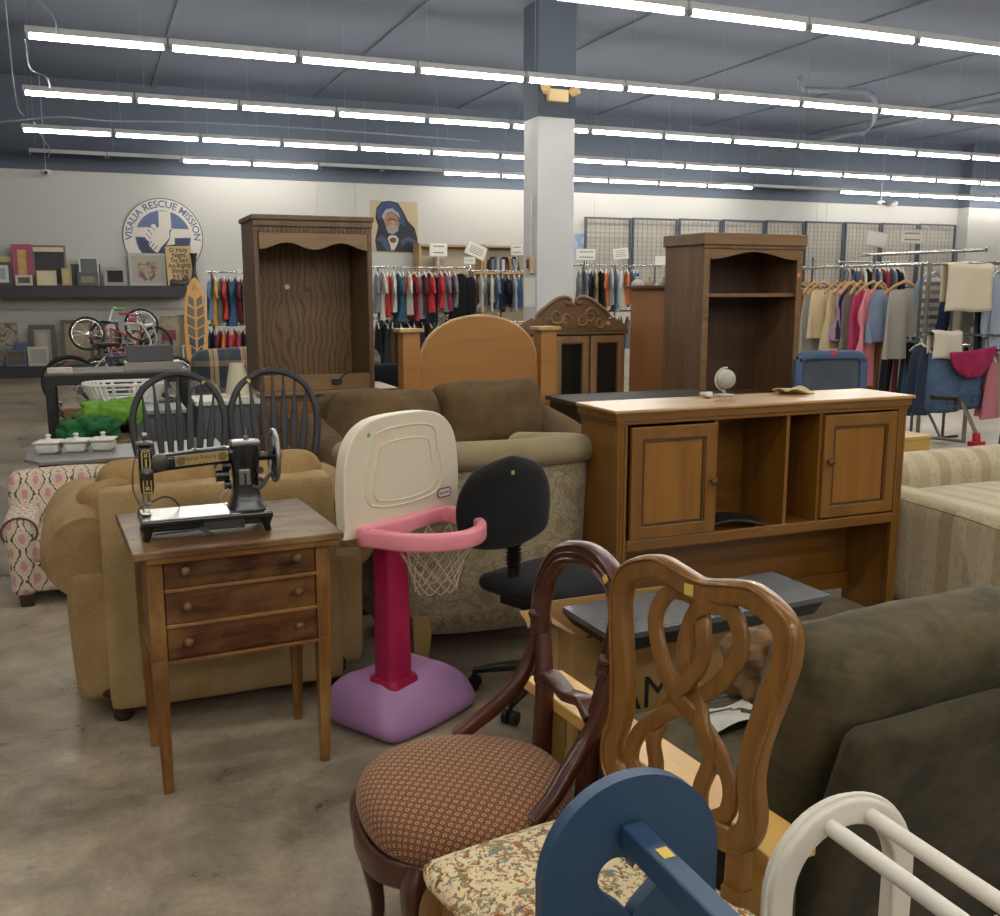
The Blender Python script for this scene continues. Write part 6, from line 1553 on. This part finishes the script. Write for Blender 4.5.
# rack under the poster
a_, b_ = PY(374, 267, 14.4), PY(470, 265.5, 14.4); z2 = PY(420, 318, 14.4).z
rack('b', a_.x, b_.x, 14.4, a_.z, 'two-tier chrome clothes rack below the hooded figure poster', (.06, PY(434, 300, 14.4).x-a_.x, b_.x-a_.x), z_low=z2)
fill(374, 432, 267, 14.4, ['#6f7378', '#b7b3a8', '#b23a3a', '#b7b3a8', '#33516e', '#2f5a4a', '#b7b3a8', '#8a2c38', '#6f7378', '#5a2430', '#b23a3a'], 'upper rail below the poster', 'shirts on the upper rail below the poster', (.55, .72))
garment('tee', '#b8402e', (PY(418, 267, 14.3).x, 14.38, a_.z), R(24), 'red sleeved dress with white dots facing out, below the poster', 'x', L=.62, w=.38, seed=2)
garment('tee', '#1d2838', (PY(430, 267, 14.3).x, 14.36, a_.z), R(12), 'plain navy shirt facing out beside the red dotted dress', 'x', L=.74, w=.40, seed=1)
for o in list(bpy.data.objects):
    if o.get('group') == 'x': del o['group']
fill(438, 456, 267, 14.4, ['#b23a3a', '#6f7378', '#a0405e', '#6f7378'], 'right of the navy shirt', 'shirts right of the navy shirt', (.5, .6))
garment('long', '#18191b', (PY(461, 267, 14.3).x, 14.36, a_.z), R(10), 'black long-sleeved top hanging at the right end, sleeve drooping', None, L=.68, w=.42, seed=3)
fill(374, 432, 318, 14.4, ['#18191b', '#2a2c30', '#4a3a2c', '#33516e', '#1d2838', '#6f7378', '#2a2c30', '#4a3a2c'], 'lower rail below the poster', 'trousers on the lower rail below the poster', (.6, .75), kinds=('pants',))
# rack in front of the bookshelf
a_, b_ = PY(470, 271, 15.9), PY(560, 270, 15.9)
rack('c', a_.x, b_.x, 15.9, a_.z, 'chrome clothes rack in front of the pale wooden bookshelf', (.05, PY(501, 300, 15.9).x-a_.x, b_.x-a_.x))
fill(472, 522, 271, 15.9, ['#4a3a2c', '#b7b3a8', '#6f7378', '#b7b3a8', '#5b7690', '#1d2838', '#18191b', '#96a0a8', '#33516e'], 'rack before the bookshelf', 'tops on the rack before the bookshelf', (.42, .55), kinds=('tee', 'long'), ry=70)
# racks right of the column
a_, b_ = PY(566, 265, 14.8), PY(660, 266, 14.8)
rack('d', a_.x, b_.x, 14.8, a_.z, 'chrome clothes rack right of the white column', (PY(583, 290, 14.8).x-a_.x, PY(615, 290, 14.8).x-a_.x, b_.x-a_.x-.1), z_low=PY(600, 311, 14.8).z)
fill(577, 640, 265, 14.8, ['#6f7378', '#6f7378', '#1d2838', '#8d7a58', '#18191b', '#c06a3a', '#96a0a8', '#96a0a8', '#b7b3a8', '#c06a3a', '#5b7690', '#1d2838'], 'rack right of the column', 'tops on the rack right of the column', (.5, .68), kinds=('tee', 'long', 'tee'), ry=66)
fill(577, 632, 311, 14.8, ['#18191b', '#2a2c30', '#6f7378', '#18191b', '#1d2838', '#2a2c30', '#6f7378'], 'lower rail right of the column', 'trousers on the lower rail right of the column', (.5, .6), kinds=('pants',), ry=66)

fill(376, 470, 312, 14.75, ['#6f7378', '#2a2c30', '#8d7a58', '#6f7378', '#b7b3a8', '#2a2c30', '#33516e', '#6f7378', '#4a3a2c', '#b7b3a8', '#18191b', '#6f7378', '#5b7690', '#6f7378'], 'second row under the poster', 'second-row tops below the poster', (.42, .55), kinds=('tee', 'long'), ry=62)
rack('g', PY(372, 312, 14.75).x, PY(474, 312, 14.75).x, 14.75, PY(420, 312, 14.75).z, 'low chrome clothes rack standing behind the two-tier rack under the poster', (.1, 1.2))
fill(474, 556, 322, 15.5, ['#6f7378', '#b7b3a8', '#2a2c30', '#6f7378', '#18191b', '#8d7a58', '#6f7378', '#33516e', '#2a2c30', '#b7b3a8'], 'low rack by the column', 'tops on the low rack by the column', (.42, .5), kinds=('tee',), ry=60)
rack('h', PY(472, 322, 15.5).x, PY(560, 322, 15.5).x, 15.5, PY(500, 322, 15.5).z, 'low chrome clothes rack left of the white column', (.1, 1.2))

# ---------------------------------------------------------------- right-hand racks running into the depth
XR_ = 7.75
def onrail(px, py=264): return PX(px, py, XR_)
za = PX(930, 264, XR_).z
n_ = PX(948, 262, XR_).y; f_ = PX(800, 268, XR_).y
t = thing('clothes_rack', 'long chrome double-rail clothes rack running into the hall at the right', 'clothes rack', (XR_, n_, 0), R(90))
L = f_-n_
mb = MB(); mb.tube([(-.05, 0, za), (L, 0, za)], .018, 8); mb.build('top_rail', CHROME, t, smooth=50)
mb = MB(); mb.tube([(-.35, -.10, za+.12), (L*.6, -.10, za+.12)], .018, 8); mb.build('outer_rail', CHROME, t, smooth=50)
mb = MB(); mb.tube([(-.35, .0, .98), (L*.5, .0, .98)], .014, 8); mb.build('lower_rail', CHROME, t, smooth=50)
for u in (.0, L*.5, L-.1):
    for s_ in (-.1, ) if u else (-.1, .32):
        mb = MB(); mb.tube([(u, s_, .04), (u, s_, za+.12 if s_ < 0 else za)], .014, 8); mb.build('upright', DCHROME, t, smooth=50)
    mb = MB(); mb.tube([(u, -.3, .04), (u, .5, .04)], .016, 8); mb.build('foot', DCHROME, t, smooth=50)
m_strp = stripes(('#c9c5b8', '#8f8c84', '#c9c5b8', '#6f6d72'), period=.17, axis='v', cham=.1)
items = [ # kind,color,px,L,w,label,mat
 ('dress', '#96442f', 806, .95, .38, 'rust red patterned dress partly hidden by the pine bookcase', None),
 ('skirt', '#9b9b93', 815, .80, .34, 'grey white dress leftmost in front of the cream blouse', None),
 ('skirt', '#d0bd98', 824, .58, .40, 'cream ruffled blouse on a wooden hanger', None),
 ('skirt', '#c6b590', 838, .72, .36, 'pale beige dress between cream blouse and navy top', None),
 ('dress', '#a98ca4', 846, .6, .28, 'lilac top between beige dress and navy top', None),
 ('dress', '#22304a', 850, .58, .26, 'navy sleeveless top left of the magenta dress', None),
 ('dress', '#7a6f66', 854, .75, .3, 'grey floral dress left of the magenta dress', None),
 ('dress', '#b03f68', 862, .98, .32, 'magenta long dress on the right rack', None),
 ('dress', '#dd8a94', 874, 1.06, .40, 'bright pink ruffled long dress on the right rack', None),
 ('dress', '#7d8ca3', 882, .6, .28, 'blue print top between the pink dress and grey trousers', None),
 ('skirt', '#a39f97', 906, .74, .48, 'wide light grey pleated trousers on a wooden hanger', None)]
for i, (k, c, px, L_, w_, lab, m_) in enumerate(items):
    p = onrail(px, 268-(px-800)*.035); p.z = za-.05
    garment(k, c, p, R(6 if i % 2 else -8), lab, 'clothes on the right-hand rack', w=w_, L=L_-.05, seed=i, wooden=True, th=.09, drop=.1)
near = [('long', '#8095ad', 929, .62, .36, 'light blue shirt left of the striped top', None), ('long', '#9d9a90', 936, .60, .36, 'grey and cream striped long-sleeved top', m_strp), ('skirt', '#2a3550', 951, .66, .34, 'navy shorts behind the cream cloth', None), ('skirt', '#beb7a8', 966, .68, .34, 'white skirt behind the cream cloth', None),
        ('long', '#2c3038', 993, .72, .40, 'dark navy jacket at the right edge of the picture', None), ('long', '#8d97a6', 1000, .70, .40, 'grey blue shirt cut off by the picture edge', None)]
for i, (k, c, px, L_, w_, lab, m_) in enumerate(near):
    p = PX(px, 262, XR_+.35); p.z = za+.0
    garment(k, c, p, R(20), lab, 'clothes at the near end of the right-hand rack', w=w_, L=L_, seed=i+1, mat=m_, th=.08)
mb = MB(); mb.tube([(XR_+.35, PX(1010, 262, XR_+.35).y, za+.01), (XR_+.35, f_-1, za+.01)], .016, 8)
o_ = mb.build('hanging_rail', CHROME, None, smooth=50); tag(o_, 'chrome rail carrying the striped top and dark jacket', 'rail')
# ================================================================ EXTRAS
# pale wooden bookshelf against the back wall behind the racks
ybk = 18.85
a_, b_ = PY(419, 243, ybk), PY(545, 247, ybk); zt_ = a_.z; W = b_.x-a_.x
m_bk = wood('#b09468', '#9a7d54', axis=0, scale=.5, rough=.5)
for i in range(2):
    t = thing('bookshelf', 'pale wooden open bookshelf behind the racks, %s of two' % ('left' if i == 0 else 'right'), 'bookshelf', (a_.x+i*(W/2+.005), ybk, 0), group='pale bookshelves')
    w = W/2-.01
    for x in (0, w-.04): mb = MB(); mb.bb((x, 0, 0), (x+.04, .4, zt_)); mb.build('side_panel', m_bk, t)
    mb = MB(); mb.bb((.04, .38, 0), (w-.04, .4, zt_)); mb.build('back_panel', plain('#a89c86', .7), t)
    for z in (.1, PY(480, 333, ybk).z, PY(480, 303, ybk).z, PY(480, 273, ybk).z, zt_-.04): mb = MB(); mb.bb((.04, 0, z-.02), (w-.04, .38, z+.02)); mb.build('shelf', m_bk, t)
zs_ = PY(480, 273, ybk).z+.021
bc = ['#6b6f72', '#4a4f55', '#8b8d8f', '#35424e', '#b1aea6', '#5a3a3e', '#2d2f33', '#8a6a4a', '#6f7f8a', '#3a3a3a']
xb = PY(494, 270, ybk).x
for i in range(10):
    mb = MB(); hh_ = .26+.05*((i*7) % 4)/3; wd = .045+.012*((i*5) % 3); mb.bb((-wd/2, 0, 0), (wd/2, .2, hh_))
    o_ = mb.build('book', plain(bc[i], .7), None, bevel=.003); o_.location = (xb, ybk+.06, zs_+(.012 if i > 5 else 0)); o_.rotation_euler = (0, R(-12) if i > 5 else 0, 0)
    tag(o_, '%s book, %s from left on the pale bookshelf' % (['grey', 'slate', 'light grey', 'dark blue', 'off-white', 'maroon', 'black', 'brown', 'blue grey', 'charcoal'][i], ORD[i]), 'book', 'books on the pale bookshelf'); xb += wd+(.02 if i > 5 else .004)
for (px, py, h_, w_, c, lab, nm) in ((441, 272, .28, .2, '#9a8a74', 'small tan box on the left bay of the pale bookshelf', 'box'), (446, 303, .2, .22, '#8a3a44', 'dark red bundle on the middle shelf of the pale bookshelf', 'folded_cloth'), (490, 303, .22, .2, '#b6534a', 'coral red bundle on the middle shelf of the pale bookshelf', 'folded_cloth')):
    q = PY(px, py, ybk)
    mb = MB(); mb.rbox((0, .1, h_/2), (w_, .2, h_), r=.03, n=6, nz=.01, nsc=8); o_ = mb.build(nm, fabric(c, weave=90), None, smooth=180); o_.location = (q.x, ybk+.05, q.z+.022); tag(o_, lab, 'box' if nm == 'box' else 'cloth')

# paper signs clipped above the racks
def sign(px0, px1, py0, py1, y, lab, rz=0, tilt=0, lines=2, c='#d4d2cb', stem=True, dark=.55):
    a, b = PY(px0, py0, y), PY(px1, py1, y); w = b.x-a.x; h = a.z-b.z
    t = thing('rack_sign', lab, 'sign', ((a.x+b.x)/2, y, (a.z+b.z)/2), rot=(0, R(tilt), R(rz)))
    mb = MB(); mb.bb((-w/2, -.004, -h/2), (w/2, .004, h/2)); mb.build('sign_card', plain(c, .6), t)
    mb = MB(); mb.ring_prism([(-w/2-.01, -h/2-.01), (w/2+.01, -h/2-.01), (w/2+.01, h/2+.01), (-w/2-.01, h/2+.01)], [(-w/2, -h/2), (w/2, -h/2), (w/2, h/2), (-w/2, h/2)], .012, M=FR, z0=-.006); mb.build('sign_frame', plain('#a3a29d', .4), t)
    rr = random.Random(int(px0))
    for k in range(lines):
        mb = MB()
        z = h*(.25-.5*k/max(1, lines-1)) if lines > 1 else 0
        x = -w*.32
        while x < w*.30:
            ww = w*(.05+.05*rr.random()); mb.box((x+ww/2, -.0045, z), (ww, .001, h*(.11 if lines < 4 else .07))); x += ww+w*.025
        mb.build('print_line', plain('#55555a' if dark > .5 else '#85858a', .7), t)
    if stem:
        mb = MB(); mb.cyl((0, .004, -h/2), (0, .004, -h/2-.22), .01, seg=6); mb.build('stem', CHROME, t)
sign(430, 447, 243, 256, 14.3, 'white framed sign above the rack, left of the tilted one')
sign(466, 486, 244, 257, 14.3, 'white sign with black lines tilted above the rack end', tilt=22, lines=4)
sign(464, 475, 257, 264, 14.25, 'small crumpled white card below the tilted sign', lines=1, dark=.3, stem=False)
sign(511, 523, 244.5, 255, 15.8, 'white sign beside the column in front of the bookshelf')
sign(576, 595, 249, 260, 14.7, 'white framed sign just right of the white column')
sign(613, 628, 248, 259, 14.7, 'white sign tilted up above the rack end right of the column', tilt=-6, lines=4, dark=.3)
sign(655, 668, 256, 265, 14.7, 'blank white card beside the pine bookcase', lines=0, stem=False)
sign(867, 886, 232, 246, 8.9, 'folded white paper sign above the right-hand rack', tilt=8, lines=0, c='#c2c0ba')
sign(901, 922, 230, 243, 8.5, 'grey framed sign with blurred text above the right-hand rack', lines=2, c='#b9b4a8')
# blue picture behind column
a_, b_ = PY(572, 234, YB-.05), PY(585, 250, YB-.05)
mb = MB(); mb.bb((0, 0, 0), (b_.x-a_.x, .03, a_.z-b_.z)); o_ = mb.build('wall_print', art('#6f86a8', '#9aa9bd', '#c5c9cc', 3), None); o_.location = (a_.x, YB-.05, b_.z); tag(o_, 'pale blue print on the wall just right of the column', 'picture')
# odds and ends on the tall oak cabinet
tc = [o for o in bpy.data.objects if o.name == 'tall_oak_cabinet'][0]
ztc = PY(668, 285, 7.12).z
for i, (dx, dy, s_, c, lab) in enumerate(((.06, .15, .045, '#8f8b84', 'small grey trinket at the front of the tall oak cabinet top'), (.05, .38, .045, '#a58b6a', 'small tan trinket in the middle of the tall oak cabinet top'), (.07, .62, .05, '#b9b5ad', 'small white trinket at the back of the tall oak cabinet top'))):
    mb = MB(); mb.lathe([(s_, 0), (s_*1.1, s_*.4), (s_*.6, s_*.9), (s_*.3, s_*1.1), (s_*.4, s_*1.4), (0, s_*1.6)], seg=14); o_ = mb.build('trinket', plain(c, .5), None, smooth=60); o_.location = (tc.location.x+dx, tc.location.y+dy, ztc+.001); tag(o_, lab, 'ornament')

# ---------------------------------------------------------------- ceiling pipes, wires, cameras
m_pv = plain('#77808e', .7)
p0, p1 = PZ(1040, 92, 4.7), PZ(752, 156, 4.7)
mb = MB(); mb.tube([p0, p1], .045, 10); o_ = mb.build('ceiling_pipe', m_pv, None, smooth=60); tag(o_, 'long straight grey pipe running under the ceiling into the hall', 'pipe')
pts = smooth_path([PZ(800, 78, 4.8), PZ(801, 88, 4.7), PZ(812, 90, 4.7), PZ(850, 91, 4.7), PZ(868, 93, 4.7), PZ(875, 102, 4.7), PZ(873, 122, 4.7), PZ(862, 134, 4.7)], 4)
mb = MB(); mb.tube(pts, .045, 10); o_ = mb.build('ceiling_pipe', m_pv, None, smooth=60); tag(o_, 'hooked grey pipe branching off the long ceiling pipe', 'pipe')
m_wr = plain('#8d98a8', .6)
def wire(nm, pts, lab, r=.010):
    mb = MB(); mb.tube(smooth_path(pts, 6), r, 5); tag(mb.build(nm, m_wr, None, smooth=60), lab, 'cable')
wire('hanging_cable', [PY(4, -6, 10.2), PY(9, 40, 11), PY(13, 80, 12.5), PY(18, 108, 14), PY(24, 116, 15)], 'long grey cable drooping from the ceiling at the left edge')
wire('hanging_cable', [PY(32, -6, 10.1), PY(50, 12, 10.1), PY(56, 24, 10.1), PY(57, 34, 10.12)], 'grey cable feeding the nearest full row of lights')
wire('hanging_cable', [PY(25, 40, 10.4), PY(30, 68, 12.6), PY(47, 78, 12.8), PY(50, 90, 13.02)], 'grey cable feeding the second full row of lights')
wire('hanging_cable', [PY(0, 122, 15.9), PY(60, 117, 15.9), PY(110, 121, 15.9), PY(180, 122, 15.9), PY(300, 128, 15.9), PY(480, 141, 15.9)], 'bundle of grey cables strung along the row of lights', .012)
wire('hanging_cable', [PY(34, 122, 16), PY(44, 140, 17.2), PY(50, 150, 18.4), PY(48, 158, 18.55)], 'looped grey cable near the dome camera')
def camera_dome(px, py, y, lab):
    q = PY(px, py, y); t = thing('dome_camera', lab, 'camera', (q.x, y, q.z))
    mb = MB(); mb.lathe([(.07, .02), (.085, .0), (.07, -.05), (.03, -.08), (0, -.085)], seg=16); mb.build('dome', plain('#b9b9b6', .4), t, smooth=60)
    mb = MB(); mb.sphere((0, -.06, -.03), .032, 10); mb.build('lens', BLACK, t, smooth=60)
    mb = MB(); mb.cyl((0, 0, .02), (0, 0, ZC-q.z-.001), .008, seg=6); mb.build('drop_rod', m_wr, t)
camera_dome(46, 171, 19., 'white dome camera hanging at the left end of the hall')
camera_dome(881, 202, 18.8, 'small white dome camera hanging at the right end of the hall')
q = PY(894, 204, 19.1)
t = thing('bullet_camera', 'white bullet camera high on the back wall at the right', 'camera', (q.x, 19.1, q.z))
mb = MB(); mb.cyl((-.08, -.1, -.04), (.1, .04, .04), .05, seg=12); mb.build('camera_body', plain('#b9b9b6', .4), t, smooth=40)
mb = MB(); mb.cyl((0, 0, 0), (.04, .24, -.03), .02, seg=8); mb.build('mount', plain('#b9b9b6', .4), t, smooth=40)

# ---------------------------------------------------------------- right side: cloths, jeans, bag, bicycle
def drape(nm, px0, px1, py0, py1, y, c, lab, cat, mat=None, depth=.06, n=14, amp=.012, par=None):
    a, b = PY(px0, py0, y), PY(px1, py1, y); w = b.x-a.x; h = a.z-b.z
    mb = MB()
    def f(u, v):
        x = (u-.5)*w*(1-.03*math.sin(PI*v)); z = -h*v+.008*math.sin(7*u); yy = -depth/2+amp*math.sin(9*u+2)*v+amp*.5*math.sin(17*u)*v
        return Vector((x, yy, z))
    def g(u, v): p = f(u, v*.8); return Vector((p.x, depth-p.y-depth*.5, p.z))
    mb.grid(f, n, 10); mb.grid(lambda u, v: f(u, 0).lerp(g(u, 0), v)+Vector((0, 0, .02*math.sin(PI*v))), n, 4); mb.grid(g, n, 10)
    o = mb.build(nm, mat or fabric(c, weave=60), par, smooth=180, solid=.006)
    o.location = ((a.x+b.x)/2, y, a.z); tag(o, lab, cat); return o
yr = 6.75
drape('cream_cloth', 946, 987, 265, 311, 6.9, '#cbc1aa', 'large cream cloth clipped over the near end of the right-hand rack', 'cloth')
drape('white_towel', 932, 958, 333, 358, 6.9, '#c6c0b0', 'small white towel folded over the lower rail of the right-hand rack', 'towel')
for i, (x0, x1, y0, y1, lab) in enumerate(((930, 955, 349, 412, 'left pair of folded blue jeans hanging below the white towel'), (956, 978, 356, 408, 'right pair of folded blue jeans hanging beside the first pair'))):
    a, b = PY(x0, y0, 6.95), PY(x1, y1, 6.95); w = b.x-a.x; h = a.z-b.z
    t = thing('folded_jeans', lab, 'jeans', ((a.x+b.x)/2, 6.95, b.z), group=None)
    mb = MB(); mb.rbox((0, 0, h/2), (w, .09, h), r=.03, n=12, nz=.012, nsc=9, seed=i, bulge=(0, .02, 0)); mb.build('denim', fabric('#546a86', '#3f526b', weave=160, blotch=8), t, smooth=180)
    mb = MB(); mb.rbox((0, -.052, h*.18), (w*.96, .03, h*.30), r=.012, n=6, nz=.006, nsc=9); mb.build('hem_fold', fabric('#4c617c', '#3a4b63', weave=160), t, smooth=180)
    mb = MB(); mb.tube([(w*.1+.05*math.cos(a_), -.071, h*.2+.035*math.sin(a_)) for a_ in [2*PI*k/16 for k in range(16)]], .004, 5, closed=True); mb.build('pocket_stitch', fabric('#2e3d52'), t, smooth=60)
    mb = MB(); mb.tube([(0, 0, h), (0, 0, h+.06)], .006, 6); mb.build('hanger_hook', CHROME, t, smooth=60)
a, b = PY(952, 350, 6.8), PY(995, 376, 6.8)
mb = MB(); hw_ = (b.x-a.x)/2; hh_ = a.z-b.z
mb.grid(lambda u, v: Vector(((u-.5)*2*hw_*math.sqrt(max(0, 1-(v*.98)**2)), -.05*math.sin(PI*u)*(1-v)+.012*math.sin(20*u), -hh_*v+.05*(1-v)*(u-.5))), 20, 10)
o_ = mb.build('magenta_garment', fabric('#a3305a', '#8a2248', weave=60), None, smooth=180, solid=.02); o_.location = ((a.x+b.x)/2, 6.82, a.z); tag(o_, 'bright magenta garment draped in a half circle above the jeans', 'clothing')
mb = MB(); a, b = PY(922, 333, 6.93), PY(1012, 336, 6.93); mb.tube([a, b], .014, 8); tag(mb.build('cross_rail', CHROME, None, smooth=50), 'chrome cross rail carrying the towel and jeans', 'rail')
t = thing('garment_rack', 'grey steel garment rack end with diagonal brace standing on the floor at the right', 'rack', (0, 0, 0))
fr1 = PZ(917, 440, 0); fr2 = PZ(963, 445, 0)
zt1 = PX(918, 262, fr1.x).z
t.location = fr1
d_ = fr2-fr1
for p, zt__ in ((V(0, 0, 0), zt1), (d_, 1.15)):
    mb = MB(); mb.tube([p+V(0, 0, .02), p+V(0, 0, zt__)], .02, 8); mb.build('upright', plain('#8b8780', .4, .6), t, smooth=50)
for z in (.04, ): mb = MB(); mb.tube([V(0, 0, z), d_+V(0, 0, z)], .016, 8); mb.build('foot_rail', plain('#8b8780', .4, .6), t, smooth=50)
mb = MB(); mb.tube([V(0, 0, .45), d_*.5+V(0, 0, .06)], .014, 8); mb.build('brace', plain('#8b8780', .4, .6), t, smooth=50)
# dark garments and trousers on the low tier, filling the rack underneath
low = [('#18191b', 800), ('#5a2430', 806), ('#2a2c30', 812), ('#8d7a58', 882), ('#1d2838', 888), ('#18191b', 893), ('#5a2430', 898), ('#b7b3a8', 903), ('#2a2c30', 908), ('#33516e', 914)]
for i, (c, px) in enumerate(low):
    p = PX(px, 333, XR_+.12)
    garment('pants', c, (p.x, p.y, 1.12), R(75-8*(i % 3)), '%s trousers on the low tier, %s from left of the right-hand rack' % (COLN[c], ORD[i]), 'low tier of the right-hand rack', w=.36, L=.8, seed=i, th=.1)
dj = garment('pants', '#2c3648', tuple(PY(922, 336, 7.1)), R(75), 'dark blue jeans hanging left of the folded jeans', None, w=.38, L=.62, seed=2, th=.1)
sal = garment('pants', '#b5727c', tuple(PY(991, 345, 6.9)), R(60), 'salmon pink trousers at the right edge under the magenta garment', None, w=.3, L=.6, seed=1, th=.08)
bei = garment('pants', '#b3a488', tuple(PY(999, 345, 6.95)), R(60), 'beige trousers at the right picture edge', None, w=.3, L=.6, seed=3, th=.08)
# hangers and tops on a second rack farther back
fill(845, 905, 262, 11.6, ['#6f7378', '#33516e', '#5a2430', '#b7b3a8', '#18191b', '#8d7a58', '#5b7690', '#8a2c38', '#2a2c30', '#6f7378', '#1d2838', '#b7b3a8'], 'far rack behind the right-hand rack', 'tops on the far rack at the right', (.6, .75), kinds=('tee', 'long'), ry=60)
a_, b_ = PY(838, 262, 11.6), PY(1015, 264, 11.6)
rack('e', a_.x, b_.x, 11.6, a_.z, 'chrome clothes rack farther back at the right', (.1, (b_.x-a_.x)/2, b_.x-a_.x-.1), z_low=1.0)
fill(975, 1012, 264, 11.6, ['#1d2838', '#6f7378', '#5b7690', '#18191b', '#b7b3a8', '#33516e'], 'far rack at the picture edge', 'tops on the far rack at the right edge', (.6, .75), kinds=('long', 'tee'), ry=60)
fill(870, 1010, 318, 11.6, ['#18191b', '#2a2c30', '#1d2838', '#6f7378', '#18191b', '#4a3a2c', '#2a2c30', '#33516e', '#18191b', '#b7b3a8', '#2a2c30', '#18191b'], 'lower far rail at the right', 'trousers on the lower far rail', (.6, .7), kinds=('pants',), ry=60)
# bicycle and scooter at the right edge
wc = PY(1024, 440, 5.5)
bicycle('dark bicycle mostly outside the right picture edge, only its front tire showing', '#2a2a2d', (wc.x+.02, 5.5, 0), R(8), max(.28, wc.z), 0, '#1c1c1d', tire='#3a3936', hb=(.2, .1))
ys = 5.15
pr_, pm, pg, pe = PY(976, 437, ys), PY(963, 405, ys), PY(957, 398, ys), PY(932, 397, ys)
t = thing('kick_scooter', 'red kick scooter with bent chrome handlebar and black grip behind the striped sofa', 'scooter', (pr_.x, ys, 0))
o0 = V(pr_.x, ys, 0)
mb = MB(); mb.tube(smooth_path([pr_-o0+V(0, 0, .02), pm-o0, pg-o0], 4), .014, 8); mb.build('handlebar', CHROME, t, smooth=50)
mb = MB(); mb.tube([pg-o0, pe-o0], .019, 10); mb.build('grip', plain('#1d1d1f', .6), t, smooth=50)
mb = MB(); mb.box(pg-o0+V(-.0, -.01, -.035), (.035, .03, .07)); mb.cyl(pg-o0+V(-.02, -.03, -.07), pg-o0+V(-.02, -.01, -.07), .022, seg=14); mb.build('brake_lever', plain('#3a3b3c', .4), t, bevel=.004)
mb = MB(); mb.cyl(pr_-o0+V(.012, 0, -.1), pr_-o0+V(0, 0, .03), .034, .026, 14); mb.box(pr_-o0+V(.01, 0, -.05), (.11, .06, .035)); mb.build('headset', plain('#a62234', .35), t, smooth=40)
zf = pr_.z-.1
for s_ in (-1, 1): mb = MB(); mb.tube([(.012+s_*.05, 0, zf+.04), (.015+s_*.05, 0, .11)], .011, 6); mb.build('fork', plain('#a62234', .35), t, smooth=40)
mb = MB(); mb.tube([(.015, .0+.09*math.cos(a), .10+.085*math.sin(a)) for a in [2*PI*i/20 for i in range(20)]], .014, 8, closed=True); mb.cyl((-.03, 0, .1), (.06, 0, .1), .012, seg=8); mb.build('front_wheel', BLACK, t, smooth=60)
mb = MB(); mb.bb((-.04, .1, .09), (.07, .62, .115)); mb.build('deck', plain('#a62234', .35), t, bevel=.004)
mb = MB(); mb.tube([(.015, .68+.07*math.cos(a), .085+.07*math.sin(a)) for a in [2*PI*i/20 for i in range(20)]], .014, 8, closed=True); mb.build('rear_wheel', BLACK, t, smooth=60)
